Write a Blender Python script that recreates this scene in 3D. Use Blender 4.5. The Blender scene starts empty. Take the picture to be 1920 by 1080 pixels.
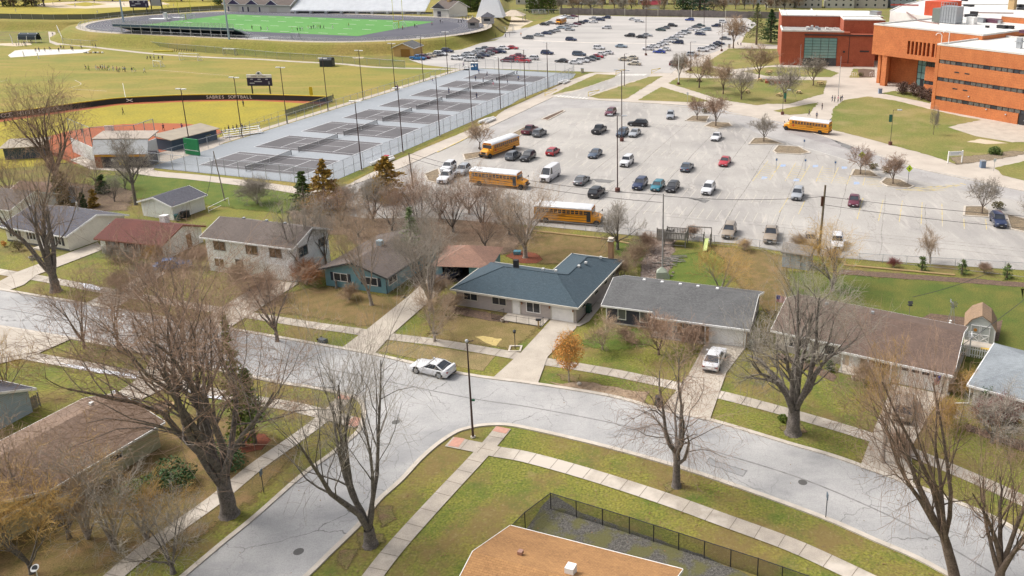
import bpy, bmesh, math, random
from mathutils import Vector, Matrix, noise
R = math.radians
SC = bpy.context.scene
COL = SC.collection
# ---------------- camera (calibrated on the tennis courts, light poles and football field) ----------------
CF, CTH, CRO, CH, CX, CY = 1580.56, 0.303273, 0.002663, 43.218, 1196.47, 366.10
FW = Vector((0, math.cos(CTH), -math.sin(CTH)))
_r = Vector((1, 0, 0)); _u = Vector((0, math.sin(CTH), math.cos(CTH)))
RT = math.cos(CRO) * _r + math.sin(CRO) * _u
UP = -math.sin(CRO) * _r + math.cos(CRO) * _u
cd = bpy.data.cameras.new('camera'); cam = bpy.data.objects.new('camera', cd); COL.objects.link(cam)
cam.matrix_world = Matrix(((RT.x, UP.x, -FW.x, 0), (RT.y, UP.y, -FW.y, 0), (RT.z, UP.z, -FW.z, CH), (0, 0, 0, 1)))
cd.sensor_fit = 'HORIZONTAL'; cd.sensor_width = 36.0; cd.lens = CF / 1920 * 36
cd.shift_x = (960 - CX) / 1920; cd.shift_y = (CY - 540) / 1920
cd.clip_start = 1; cd.clip_end = 6000
SC.camera = cam
# ---------------- sky, sun, exposure ----------------
SUNDIR = Vector((-0.62, 0.14, 0.80)).normalized()     # towards the sun: high, from the left
EL = math.asin(SUNDIR.z); AZ = math.atan2(SUNDIR.x, SUNDIR.y)
w = bpy.data.worlds.new('World'); SC.world = w; w.use_nodes = True
nt = w.node_tree
sk = nt.nodes.new('ShaderNodeTexSky'); sk.sky_type = 'NISHITA'; sk.sun_disc = False
sk.sun_elevation = EL; sk.sun_rotation = AZ; sk.air_density = 1.0; sk.dust_density = 6; sk.ozone_density = 1.0
bg = nt.nodes['Background']; hs = nt.nodes.new('ShaderNodeHueSaturation'); hs.inputs['Saturation'].default_value = .32   # thin bright overcast: a paler sky
nt.links.new(sk.outputs[0], hs.inputs['Color']); nt.links.new(hs.outputs[0], bg.inputs[0]); bg.inputs[1].default_value = 0.15
sl = bpy.data.lights.new('sun', 'SUN'); sl.energy = 1.6; sl.angle = R(14); sl.color = (1.0, 0.95, 0.88)
so = bpy.data.objects.new('sun', sl); COL.objects.link(so); so.location = (-100, 50, 150)
so.rotation_euler = (-SUNDIR).to_track_quat('-Z', 'Y').to_euler()
SC.view_settings.view_transform = 'Standard'; SC.view_settings.look = 'None'
SC.view_settings.exposure = 0.46; SC.view_settings.gamma = 1.0
SC.render.engine = 'CYCLES'
SC.cycles.max_bounces = 6; SC.cycles.diffuse_bounces = 3; SC.cycles.glossy_bounces = 2
SC.cycles.transparent_max_bounces = 16; SC.cycles.caustics_reflective = False; SC.cycles.caustics_refractive = False

def G(px, py, z=0.0):                                    # a point of the photograph -> the place on the plane z
    d = FW + RT * ((px - CX) / CF) - UP * ((py - CY) / CF)
    t = (z - CH) / d.z
    return Vector((d.x * t, d.y * t, z))
def GP(pts, z=0.0): return [G(p[0], p[1], z) for p in pts]

# ---------------- materials ----------------
def _n(nt, t, **k):
    n = nt.nodes.new(t)
    for a, b in k.items(): setattr(n, a, b)
    return n
def mat(name, c1, c2=None, scale=2.0, rough=.85, metal=0, detail=4, fine=None, fs=40, coord='Object', bump=0, blend=(.35, .65), stretch=None, alpha=None, emit=0):
    m = bpy.data.materials.new(name); m.use_nodes = True; nt = m.node_tree; L = nt.links.new
    b = nt.nodes['Principled BSDF']; b.inputs['Roughness'].default_value = rough; b.inputs['Metallic'].default_value = metal
    b.inputs['Base Color'].default_value = (*c1, 1)
    tc = _n(nt, 'ShaderNodeTexCoord'); vec = tc.outputs[coord]
    if stretch:
        mp = _n(nt, 'ShaderNodeMapping'); mp.inputs['Rotation'].default_value = (0, 0, stretch[1]); mp.inputs['Scale'].default_value = stretch[0]
        L(vec, mp.inputs[0]); vec = mp.outputs[0]
    if c2 is None: c2 = tuple(x * .82 for x in c1)
    nz = _n(nt, 'ShaderNodeTexNoise'); nz.inputs['Scale'].default_value = scale; nz.inputs['Detail'].default_value = detail; nz.inputs['Roughness'].default_value = .6
    L(vec, nz.inputs['Vector'])
    rp = _n(nt, 'ShaderNodeValToRGB'); rp.color_ramp.elements[0].position = blend[0]; rp.color_ramp.elements[1].position = blend[1]
    rp.color_ramp.elements[0].color = (*c1, 1); rp.color_ramp.elements[1].color = (*c2, 1); L(nz.outputs[0], rp.inputs[0])
    out = rp.outputs[0]
    m['_o'] = 0
    if fine:
        n2 = _n(nt, 'ShaderNodeTexNoise'); n2.inputs['Scale'].default_value = fs; n2.inputs['Detail'].default_value = 2; L(tc.outputs[coord], n2.inputs['Vector'])
        mr = _n(nt, 'ShaderNodeMapRange'); mr.inputs[1].default_value = .3; mr.inputs[2].default_value = .7; mr.inputs[3].default_value = 1 - fine; mr.inputs[4].default_value = 1 + fine
        L(n2.outputs[0], mr.inputs[0])
        mx = _n(nt, 'ShaderNodeMix', data_type='RGBA', blend_type='MULTIPLY'); mx.inputs[0].default_value = 1
        L(out, mx.inputs[6]); L(mr.outputs[0], mx.inputs[7]); out = mx.outputs[2]
    L(out, b.inputs['Base Color'])
    if bump:
        bp = _n(nt, 'ShaderNodeBump'); bp.inputs['Strength'].default_value = bump; bp.inputs['Distance'].default_value = .05
        L(nz.outputs[0], bp.inputs['Height']); L(bp.outputs[0], b.inputs['Normal'])
    if alpha is not None: b.inputs['Alpha'].default_value = alpha
    if emit: b.inputs['Emission Color'].default_value = (*c1, 1); b.inputs['Emission Strength'].default_value = emit
    del m['_o']
    return m
def base_link(m):                                        # the socket that feeds Base Color
    b = m.node_tree.nodes['Principled BSDF']; return b, b.inputs['Base Color'].links[0].from_socket
def overlay(m, color, scale, lo, hi, detail=5, amt=1.0, off=0, rough=.6, stretch=None):      # patches of a second colour with their own outline
    nt = m.node_tree; L = nt.links.new; b, src = base_link(m)
    tc = _n(nt, 'ShaderNodeTexCoord'); mp = _n(nt, 'ShaderNodeMapping'); mp.inputs['Location'].default_value = (off, off * .7, 0)
    if stretch: mp.inputs['Rotation'].default_value = (0, 0, stretch[1]); mp.inputs['Scale'].default_value = stretch[0]
    L(tc.outputs['Object'], mp.inputs[0])
    nz = _n(nt, 'ShaderNodeTexNoise'); nz.inputs['Scale'].default_value = scale; nz.inputs['Detail'].default_value = detail; nz.inputs['Roughness'].default_value = rough
    L(mp.outputs[0], nz.inputs['Vector'])
    mr = _n(nt, 'ShaderNodeMapRange'); mr.inputs[1].default_value = lo; mr.inputs[2].default_value = hi; mr.inputs[4].default_value = amt
    L(nz.outputs[0], mr.inputs[0])
    mx = _n(nt, 'ShaderNodeMix', data_type='RGBA'); L(mr.outputs[0], mx.inputs[0]); L(src, mx.inputs[6]); mx.inputs[7].default_value = (*color, 1)
    L(mx.outputs[2], b.inputs['Base Color']); return m
def cracks(m, color, scale, width, amt=.8, off=0, stretch=None):              # voronoi cell borders, warped
    nt = m.node_tree; L = nt.links.new; b, src = base_link(m)
    tc = _n(nt, 'ShaderNodeTexCoord'); mp = _n(nt, 'ShaderNodeMapping'); mp.inputs['Location'].default_value = (off, off, 0)
    if stretch: mp.inputs['Rotation'].default_value = (0, 0, stretch[1]); mp.inputs['Scale'].default_value = stretch[0]
    L(tc.outputs['Object'], mp.inputs[0])
    nz = _n(nt, 'ShaderNodeTexNoise'); nz.inputs['Scale'].default_value = .7; nz.inputs['Detail'].default_value = 4; L(mp.outputs[0], nz.inputs['Vector'])
    va = _n(nt, 'ShaderNodeVectorMath', operation='SCALE'); va.inputs['Scale'].default_value = 1.6; L(nz.outputs['Color'], va.inputs[0])
    vb = _n(nt, 'ShaderNodeVectorMath', operation='ADD'); L(mp.outputs[0], vb.inputs[0]); L(va.outputs[0], vb.inputs[1])
    vo = _n(nt, 'ShaderNodeTexVoronoi', feature='DISTANCE_TO_EDGE'); vo.inputs['Scale'].default_value = scale; L(vb.outputs[0], vo.inputs['Vector'])
    mr = _n(nt, 'ShaderNodeMapRange'); mr.inputs[1].default_value = 0; mr.inputs[2].default_value = width * scale; mr.inputs[3].default_value = amt; mr.inputs[4].default_value = 0
    L(vo.outputs['Distance'], mr.inputs[0])
    n2 = _n(nt, 'ShaderNodeTexNoise'); n2.inputs['Scale'].default_value = .12; L(mp.outputs[0], n2.inputs['Vector'])
    m2 = _n(nt, 'ShaderNodeMapRange'); m2.inputs[1].default_value = .4; m2.inputs[2].default_value = .6; L(n2.outputs[0], m2.inputs[0])
    mu = _n(nt, 'ShaderNodeMath', operation='MULTIPLY'); L(mr.outputs[0], mu.inputs[0]); L(m2.outputs[0], mu.inputs[1])
    mx = _n(nt, 'ShaderNodeMix', data_type='RGBA'); L(mu.outputs[0], mx.inputs[0]); L(src, mx.inputs[6]); mx.inputs[7].default_value = (*color, 1)
    L(mx.outputs[2], b.inputs['Base Color']); return m
def joints(m, axis, period, amt=.35, width=.04):          # dark lines every period metres along a local axis
    nt = m.node_tree; L = nt.links.new; b, src = base_link(m)
    tc = _n(nt, 'ShaderNodeTexCoord'); sp = _n(nt, 'ShaderNodeSeparateXYZ'); L(tc.outputs['Object'], sp.inputs[0])
    md = _n(nt, 'ShaderNodeMath', operation='FLOORED_MODULO'); md.inputs[1].default_value = period; L(sp.outputs[axis], md.inputs[0])
    lt = _n(nt, 'ShaderNodeMath', operation='LESS_THAN'); lt.inputs[1].default_value = width; L(md.outputs[0], lt.inputs[0])
    mu = _n(nt, 'ShaderNodeMath', operation='MULTIPLY'); mu.inputs[1].default_value = amt; L(lt.outputs[0], mu.inputs[0])
    mx = _n(nt, 'ShaderNodeMix', data_type='RGBA'); L(mu.outputs[0], mx.inputs[0]); L(src, mx.inputs[6]); mx.inputs[7].default_value = (.02, .02, .02, 1)
    L(mx.outputs[2], b.inputs['Base Color']); return m
_mc = {}
def flat(c, rough=.5, metal=0, coat=0):
    k = (tuple(round(x, 3) for x in c), rough, metal, coat)
    if k not in _mc:
        m = mat('paint_%d' % len(_mc), c, tuple(x * .9 for x in c), 3, rough, metal)
        if coat: m.node_tree.nodes['Principled BSDF'].inputs['Coat Weight'].default_value = coat
        _mc[k] = m
    return _mc[k]

GRASS = mat('lawn_grass', (.115, .14, .018), (.215, .185, .033), .11, 1, fine=.45, fs=5, blend=(.3, .7), detail=9)
overlay(GRASS, (.175, .115, .045), .17, .46, .60, off=31, amt=.8, detail=12, rough=.7); overlay(GRASS, (.055, .105, .010), .15, .52, .66, off=77, amt=.7, detail=12, rough=.7); overlay(GRASS, (.24, .19, .075), .6, .56, .66, off=91, amt=.6, detail=12, rough=.75); overlay(GRASS, (.30, .25, .11), 3.2, .56, .64, off=61, amt=.5, detail=8, rough=.7)
overlay(GRASS, (.14, .10, .05), 1.3, .63, .72, off=5, amt=.7, detail=6)
FIELD = mat('field_grass', (.245, .20, .035), (.175, .175, .025), .035, 1, fine=.15, fs=1.2, blend=(.35, .65), detail=8)
overlay(FIELD, (.30, .215, .055), .05, .48, .64, off=12, amt=.8, stretch=((1, 3, 1), R(-17))); overlay(FIELD, (.13, .165, .025), .022, .56, .68, off=50, amt=.7)
BANK = mat('bank_grass', (.17, .17, .025), (.25, .19, .05), .05, 1, fine=.2, fs=1.5, detail=8)
OUTF = mat('outfield_grass', (.33, .26, .022), (.25, .215, .022), .12, 1, fine=.2, fs=2, detail=8)
SCHG = mat('campus_grass', (.125, .15, .025), (.21, .18, .05), .07, 1, fine=.25, fs=3, detail=9, blend=(.35, .6))
overlay(SCHG, (.29, .22, .095), .1, .52, .66, off=9, amt=.7)
DRYG = mat('dry_grass_and_leaves', (.19, .125, .05), (.125, .10, .028), .8, 1, fine=.4, fs=9, detail=9); overlay(DRYG, (.26, .155, .075), .5, .5, .66, off=3, amt=.5)
BRIGHTG = mat('fresh_grass', (.07, .115, .012), (.125, .145, .02), .5, 1, fine=.3, fs=7, detail=8)
TURF = mat('green_turf', (.065, .225, .04), (.09, .26, .05), .02, .9, fine=.06, fs=1)
ASPH = mat('street_asphalt', (.32, .315, .31), (.40, .39, .38), .22, .9, fine=.12, fs=12, detail=8)
overlay(ASPH, (.235, .235, .24), .09, .52, .66, off=4, amt=.7, stretch=((1, 2.2, 1), R(-20))); cracks(ASPH, (.095, .09, .085), .13, .055, 1.0); cracks(ASPH, (.14, .13, .125), .42, .022, .6, off=9)
LOT = mat('lot_asphalt', (.325, .305, .282), (.405, .38, .35), .07, .9, fine=.10, fs=6, detail=9)
overlay(LOT, (.255, .24, .23), .055, .50, .68, off=14, amt=.8, stretch=((1.8, .6, 1), R(-17)), detail=8); overlay(LOT, (.50, .46, .42), .3, .55, .7, off=24, amt=.6, stretch=((2.5, .35, 1), R(-17)))
cracks(LOT, (.15, .135, .125), .105, .06, .6, stretch=((1.5, .5, 1), R(-17))); cracks(LOT, (.19, .175, .16), .3, .03, .5, off=8)
DRIVE = mat('road_asphalt_dark', (.30, .285, .275), (.39, .37, .355), .15, .9, fine=.1, fs=6, detail=9); cracks(DRIVE, (.13, .12, .11), .3, .03, .8)
FARLOT = mat('far_lot_asphalt', (.36, .34, .32), (.44, .41, .385), .03, .9, fine=.06, fs=3, detail=8); overlay(FARLOT, (.28, .265, .25), .04, .5, .66, off=5, amt=.6, stretch=((.4, 2.4, 1), R(-17)))
CONC = mat('concrete', (.47, .415, .345), (.385, .335, .28), .5, .9, fine=.1, fs=9, detail=8); cracks(CONC, (.25, .22, .18), .6, .012, .7, off=4)
WALK = mat('sidewalk_concrete', (.43, .375, .31), (.33, .29, .245), .7, .9, fine=.12, fs=12, detail=8); overlay(WALK, (.56, .50, .43), .11, .5, .56, off=2, amt=.8)
CAMPW = mat('campus_walk_concrete', (.49, .43, .365), (.41, .355, .30), .2, .9, fine=.06, fs=5, detail=8)
KERB = mat('kerb_concrete', (.55, .49, .42), (.43, .38, .32), .9, .9, fine=.1)
COURT_O = mat('court_light_coating', (.30, .32, .345), (.25, .27, .29), .05, .8, fine=.05, fs=2, detail=7); overlay(COURT_O, (.30, .32, .35), .06, .55, .7, off=3, amt=.6, stretch=((1, 3, 1), R(-17)))
COURT_I = mat('court_dark_coating', (.085, .08, .085), (.12, .113, .118), .1, .8, fine=.08, fs=2)
COURT_L = mat('court_line_white', (.68, .68, .70), (.58, .58, .60), .5, .8)
CLAY = mat('infield_clay', (.36, .098, .034), (.29, .085, .04), .15, 1, fine=.1, fs=3); MULCH = mat('mulch', (.095, .06, .045), (.16, .105, .07), 2.5, 1, fine=.4, fs=14)
REDM = mat('red_mulch', (.22, .06, .025), (.15, .05, .03), 3, 1, fine=.4, fs=14)
ISLE = mat('island_soil', (.16, .125, .085), (.25, .19, .12), 1.1, 1, fine=.4, fs=6, detail=8)
TRACK = mat('track_rubber', (.065, .065, .085), (.09, .09, .11), .05, .9, fine=.05, fs=1)
SAND = mat('sand', (.55, .47, .36), (.48, .38, .26), .06, 1, fine=.06, fs=2)
DIRT = mat('bare_dirt', (.33, .24, .16), (.22, .155, .10), .12, 1, fine=.25, fs=2, detail=8)
PYEL = mat('yellow_line_paint', (.55, .42, .12), (.47, .42, .33), .9, .9, blend=(.4, .6)); PWHT = mat('white_line_paint', (.66, .64, .60), (.50, .48, .45), .9, .9, blend=(.4, .6))
PBLU = mat('blue_marking_paint', (.20, .33, .55), (.42, .43, .48), 2, .9); PINKP = mat('tactile_paving', (.50, .27, .20), (.42, .22, .17), 3, .9, fine=.2)
GRAVEL = mat('gravel_bed', (.055, .052, .046), (.135, .125, .112), 6, 1, fine=.5, fs=14); overlay(GRAVEL, (.11, .105, .03), .5, .47, .58, off=6, amt=.8)
STEEL = mat('galvanised_steel', (.42, .44, .47), (.36, .38, .40), 5, .45, .5); WHITE = mat('white_paint', (.84, .83, .81), (.77, .76, .74), 2, .6, fine=.04)
BLACK = mat('black_metal', (.025, .025, .03), None, 4, .5); GLASS = mat('window_glass', (.03, .035, .045), (.05, .055, .065), 1, .12); DARKB = mat('dark_bronze_metal', (.06, .03, .028), None, 4, .5)
BARK = mat('grey_bark', (.185, .16, .14), (.105, .09, .08), 3, 1, fine=.35, fs=9); BARK2 = mat('brown_bark', (.18, .135, .105), (.11, .08, .06), 3, 1, fine=.3, fs=9); BARKL = mat('pale_bark', (.38, .33, .28), (.25, .21, .18), 3, 1, fine=.3, fs=9)
TWIGT = mat('tan_twigs', (.40, .29, .19), (.29, .21, .145), 3, 1); TWIGR = mat('reddish_twigs', (.36, .235, .16), (.26, .18, .13), 3, 1); TWIGG = mat('grey_twigs', (.36, .32, .27), (.25, .22, .18), 3, 1); TWIGO = mat('orange_budding_twigs', (.52, .33, .10), (.38, .25, .09), 3, 1)
EVER = mat('evergreen_needles', (.06, .12, .025), (.12, .16, .035), 2, .9); EVERD = mat('dark_evergreen_needles', (.035, .085, .03), (.07, .12, .035), 2, .9); RUSTE = mat('rusty_evergreen_needles', (.42, .235, .03), (.24, .17, .03), 2, .9); ARBOR = mat('arborvitae_needles', (.08, .15, .025), (.16, .20, .04), 2, .9)
ORLEAF = mat('orange_leaves', (.66, .33, .07), (.50, .21, .045), 3, .9); BUSHL = mat('dry_bush_leaves', (.15, .12, .045), (.10, .09, .03), 3, .9); REDL = mat('red_stems', (.22, .05, .045), None, 3, .9)
WOOD = mat('weathered_wood', (.27, .25, .225), (.19, .175, .155), 3, .9, fine=.2, fs=20); POLEW = mat('pole_wood', (.20, .165, .11), (.13, .10, .065), 2, .9); TANW = mat('tan_wood', (.48, .33, .16), (.40, .27, .13), 2, .8)
TYRE = mat('tyre_rubber', (.02, .02, .022), None, 4, .9); RIM = mat('wheel_rim', (.33, .34, .36), None, 3, .35, .6); LAMPG = mat('headlight_glass', (.55, .57, .60), None, 3, .15); TAILR = mat('tail_light', (.33, .015, .015), None, 3, .25); TRIM = mat('dark_plastic_trim', (.03, .03, .034), None, 3, .6)
def screen(name, c, a): return mat(name, c, tuple(x * .9 for x in c), 2, .8, alpha=a)
MESHF = screen('chain_link_mesh', (.40, .42, .44), .12); MESHT = screen('court_chain_link_mesh', (.45, .48, .52), .24); MESHG = screen('black_garden_mesh', (.02, .025, .02), .5); NETM = screen('tennis_net', (.03, .03, .035), .55); NETW = screen('goal_net', (.7, .7, .7), .16)
def siding(name, c, c2=None, period=.18):
    return joints(mat(name, c, c2 or tuple(x * .9 for x in c), 1.2, .7, fine=.04, fs=10), 2, period, .3, .03)
def shingle(name, c, c2, bright=None):
    m = mat(name, c, c2, 5, .95, fine=.22, fs=22, detail=6); overlay(m, tuple(x * 1.15 for x in c), .35, .45, .65, off=7, amt=.6, detail=8)
    nt = m.node_tree; L = nt.links.new; b, src = base_link(m)
    tc = _n(nt, 'ShaderNodeTexCoord'); bt = _n(nt, 'ShaderNodeTexBrick'); bt.inputs['Scale'].default_value = 1; bt.inputs['Brick Width'].default_value = .34; bt.inputs['Row Height'].default_value = .15
    bt.inputs['Color1'].default_value = (1, 1, 1, 1); bt.inputs['Color2'].default_value = (.78, .78, .78, 1); bt.inputs['Mortar'].default_value = (.55, .55, .55, 1); bt.inputs['Mortar Size'].default_value = .012
    L(tc.outputs['Object'], bt.inputs['Vector'])
    mx = _n(nt, 'ShaderNodeMix', data_type='RGBA', blend_type='MULTIPLY'); mx.inputs[0].default_value = .8; L(src, mx.inputs[6]); L(bt.outputs[0], mx.inputs[7]); L(mx.outputs[2], b.inputs['Base Color'])
    return m
def brickm(name, c, c2):
    m = mat(name, c, c2, .4, .9, fine=.16, fs=3.2, detail=8); return joints(m, 2, .6, .10, .08)

# ---------------- mesh building ----------------
class MB:
    def __init__(s): s.v = []; s.f = []; s.mi = []; s.cur = 0
    def add(s, vs, fs):
        o = len(s.v); s.v += [tuple(v) for v in vs]; s.f += [tuple(i + o for i in f) for f in fs]; s.mi += [s.cur] * len(fs); return s
    def box(s, x0, x1, y0, y1, z0, z1, rz=0, c=None):
        vs = [(x, y, z) for z in (z0, z1) for x, y in ((x0, y0), (x1, y0), (x1, y1), (x0, y1))]
        if rz:
            cx, cy = c or ((x0 + x1) / 2, (y0 + y1) / 2); co, si = math.cos(rz), math.sin(rz)
            vs = [(cx + (x - cx) * co - (y - cy) * si, cy + (x - cx) * si + (y - cy) * co, z) for x, y, z in vs]
        return s.add(vs, [(3, 2, 1, 0), (4, 5, 6, 7), (0, 1, 5, 4), (1, 2, 6, 5), (2, 3, 7, 6), (3, 0, 4, 7)])
    def prism(s, pts, z0, z1):
        n = len(pts); z0s = z0 if isinstance(z0, (list, tuple)) else [z0] * n; z1s = z1 if isinstance(z1, (list, tuple)) else [z1] * n
        vs = [(p[0], p[1], z) for p, z in zip(pts, z0s)] + [(p[0], p[1], z) for p, z in zip(pts, z1s)]
        return s.add(vs, [tuple(range(n - 1, -1, -1)), tuple(range(n, 2 * n))] + [(i, (i + 1) % n, (i + 1) % n + n, i + n) for i in range(n)])
    def xprism(s, prof, x0, x1):                          # profile in (y,z) extruded along x
        n = len(prof); vs = [(x0, p[0], p[1]) for p in prof] + [(x1, p[0], p[1]) for p in prof]
        return s.add(vs, [tuple(range(n)), tuple(range(2 * n - 1, n - 1, -1))] + [((i + 1) % n, i, i + n, (i + 1) % n + n) for i in range(n)])
    def yprism(s, prof, y0, y1):                          # profile in (x,z) extruded along y
        n = len(prof); vs = [(p[0], y0, p[1]) for p in prof] + [(p[0], y1, p[1]) for p in prof]
        return s.add(vs, [tuple(range(n - 1, -1, -1)), tuple(range(n, 2 * n))] + [(i, (i + 1) % n, (i + 1) % n + n, i + n) for i in range(n)])
    def tube(s, pts, rad, n=6, cap=True):
        pts = [Vector(p) for p in pts]; k = len(pts)
        rs = rad if isinstance(rad, (list, tuple)) else [rad] * k
        o = len(s.v); prev = None
        for i, p in enumerate(pts):
            d = (pts[min(i + 1, k - 1)] - pts[max(i - 1, 0)])
            if d.length < 1e-6: d = Vector((0, 0, 1))
            d.normalize()
            if prev is None: a = d.orthogonal().normalized()
            else:
                a = prev - d * prev.dot(d)
                a = a.normalized() if a.length > 1e-4 else d.orthogonal().normalized()
            prev = a; b = d.cross(a)
            for j in range(n):
                t = 2 * math.pi * j / n; q = p + (a * math.cos(t) + b * math.sin(t)) * rs[i]; s.v.append((q.x, q.y, q.z))
        nf = 0
        for i in range(k - 1):
            for j in range(n):
                s.f.append((o + i * n + j, o + i * n + (j + 1) % n, o + (i + 1) * n + (j + 1) % n, o + (i + 1) * n + j)); nf += 1
        if cap: s.f.append(tuple(o + j for j in range(n - 1, -1, -1))); s.f.append(tuple(o + (k - 1) * n + j for j in range(n))); nf += 2
        s.mi += [s.cur] * nf; return s
    def cyl(s, x, y, z0, z1, r, r2=None, n=10): return s.tube([(x, y, z0), (x, y, z1)], [r, r if r2 is None else r2], n)
    def ball(s, c, r, n=8, m=5, sz=None):
        sz = sz or (1, 1, 1); vs = [(c[0], c[1], c[2] + r * sz[2])]
        for i in range(1, m):
            p = math.pi * i / m
            for j in range(n): t = 2 * math.pi * j / n; vs.append((c[0] + r * sz[0] * math.sin(p) * math.cos(t), c[1] + r * sz[1] * math.sin(p) * math.sin(t), c[2] + r * sz[2] * math.cos(p)))
        vs.append((c[0], c[1], c[2] - r * sz[2])); fs = [(0, 1 + j, 1 + (j + 1) % n) for j in range(n)]
        for i in range(m - 2): fs += [(1 + i * n + j, 1 + (i + 1) * n + j, 1 + (i + 1) * n + (j + 1) % n, 1 + i * n + (j + 1) % n) for j in range(n)]
        e = len(vs) - 1; b = 1 + (m - 2) * n; fs += [(e, b + (j + 1) % n, b + j) for j in range(n)]
        return s.add(vs, fs)
    def loft(s, secs, cap=True):
        n = len(secs[0]); vs = [p for q in secs for p in q]; fs = []
        for i in range(len(secs) - 1):
            for j in range(n): fs.append((i * n + j, i * n + (j + 1) % n, (i + 1) * n + (j + 1) % n, (i + 1) * n + j))
        if cap: fs.append(tuple(range(n - 1, -1, -1))); fs.append(tuple((len(secs) - 1) * n + j for j in range(n)))
        return s.add(vs, fs)
    def quad(s, a, b, c, d): return s.add([a, b, c, d], [(0, 1, 2, 3)])
    def mesh(s, name, mats, smooth=None):
        me = bpy.data.meshes.new(name); me.from_pydata(s.v, [], s.f)
        for m in (mats if isinstance(mats, (list, tuple)) else [mats]): me.materials.append(m)
        if max(s.mi or [0]) > 0: me.polygons.foreach_set('material_index', s.mi)
        if smooth is not None:
            me.polygons.foreach_set('use_smooth', [True] * len(s.f)); me.set_sharp_from_angle(angle=R(smooth))
        me.update(); return me
    def build(s, name, mats, parent=None, smooth=None):
        o = bpy.data.objects.new(name, s.mesh(name, mats, smooth)); COL.objects.link(o); o.parent = parent; return o

def tag(o, label=None, cat=None, group=None, kind=None):
    if label: o['label'] = label
    if cat: o['category'] = cat
    if group: o['group'] = group
    if kind: o['kind'] = kind
    return o
def thing(name, label, cat, loc=(0, 0, 0), rz=0, group=None):
    o = bpy.data.objects.new(name, None); COL.objects.link(o); o.location = loc; o.rotation_euler = (0, 0, rz); o.empty_display_size = .5
    return tag(o, label, cat, group)
def kids(o): return [c for c in o.children]
def copy_thing(src, loc, rz, label, group=None, scale=None):
    r = src.copy(); COL.objects.link(r); r.location = loc; r.rotation_euler = (0, 0, rz); r['label'] = label
    if scale: r.scale = scale
    if group: r['group'] = group
    for ch in src.children:
        c = ch.copy(); COL.objects.link(c); c.parent = r
        for g in ch.children: d = g.copy(); COL.objects.link(d); d.parent = c
    return r
def struct(o): o['kind'] = 'structure'; return o
def dens(pts, step):
    out = []
    for i, p in enumerate(pts):
        q = pts[(i + 1) % len(pts)]; n = max(1, int((q - p).length / step)); out += [p.lerp(q, k / n) for k in range(n)]
    return out
_fm = {}; _zc = [0]
def faded(m):                                             # the same grass or soil thinning out raggedly at its border
    if m.name in _fm: return _fm[m.name]
    f = m.copy(); f.name = m.name + '_ragged'; nt = f.node_tree; L = nt.links.new; b = nt.nodes['Principled BSDF']; at = _n(nt, 'ShaderNodeAttribute', attribute_name='fade'); tc = _n(nt, 'ShaderNodeTexCoord'); nz = _n(nt, 'ShaderNodeTexNoise'); nz.inputs['Scale'].default_value = 1.3; nz.inputs['Detail'].default_value = 7; nz.inputs['Roughness'].default_value = .7; L(tc.outputs['Object'], nz.inputs['Vector'])
    ad = _n(nt, 'ShaderNodeMath', operation='ADD'); L(at.outputs['Fac'], ad.inputs[0]); L(nz.outputs[0], ad.inputs[1]); mr = _n(nt, 'ShaderNodeMapRange'); mr.inputs[1].default_value = .85; mr.inputs[2].default_value = 1.15; L(ad.outputs[0], mr.inputs[0]); L(mr.outputs[0], b.inputs['Alpha']); _fm[m.name] = f; return f
def sheet(name, px, z, m, jit=0, world=False, seed=0, fade=0):
    _zc[0] += 1; z += .00012 * (_zc[0] % 60) if fade else 0
    pts = [Vector((p[0], p[1], z)) for p in px] if world else [Vector((*G(*p[:2]).xy, z)) for p in px]
    if jit:
        pts = dens(pts, max(jit * 4, .6)); pts = [p + Vector((noise.noise(p * .9 + Vector((seed, 0, 0))), noise.noise(p * .9 + Vector((seed, 9, 4))), 0)) * jit * 2 for p in pts]
        pts = [Vector((p.x, p.y, z)) for p in pts]
    n = len(pts); ar = sum(pts[i].x * pts[(i + 1) % n].y - pts[(i + 1) % n].x * pts[i].y for i in range(n))
    if ar < 0: pts.reverse()
    if fade:
        cl = pts[-1:] + pts + pts[:1]; inn = [q.lerp(sum(pts, Vector()) / n, .02) for q in offs(cl, fade * .45)[1:-1]]; out = offs(cl, -fade * .55)[1:-1]
        o = MB().add(inn + out, [tuple(range(n))] + [(i, n + i, n + (i + 1) % n, (i + 1) % n) for i in range(n)]).build(name, faded(m)); at = o.data.attributes.new('fade', 'FLOAT', 'POINT'); at.data.foreach_set('value', [1.0] * n + [0.0] * n); return struct(o)
    return struct(MB().add(pts, [tuple(range(n))]).build(name, m))
def offs(pts, d):                                         # offset a world polyline sideways
    out = []
    for i, p in enumerate(pts):
        a = (pts[i] - pts[i - 1]).xy.normalized() if i else None; b = (pts[i + 1] - pts[i]).xy.normalized() if i < len(pts) - 1 else None
        t = ((a or b) + (b or a)).normalized(); k = 1 / max(.4, (t.dot(a or b))); out.append(Vector((p.x - t.y * d * k, p.y + t.x * d * k, p.z)))
    return out
def smooth_line(pts, k=4):                                # catmull-rom
    P = [pts[0] * 2 - pts[1]] + pts + [pts[-1] * 2 - pts[-2]]; out = []
    for i in range(1, len(P) - 2):
        for j in range(k):
            t = j / k; a, b, c, d = P[i - 1:i + 3]; out.append(.5 * ((2 * b) + (c - a) * t + (2 * a - 5 * b + 4 * c - d) * t * t + (3 * b - a - 3 * c + d) * t ** 3))
    out.append(P[-2]); return out
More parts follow.
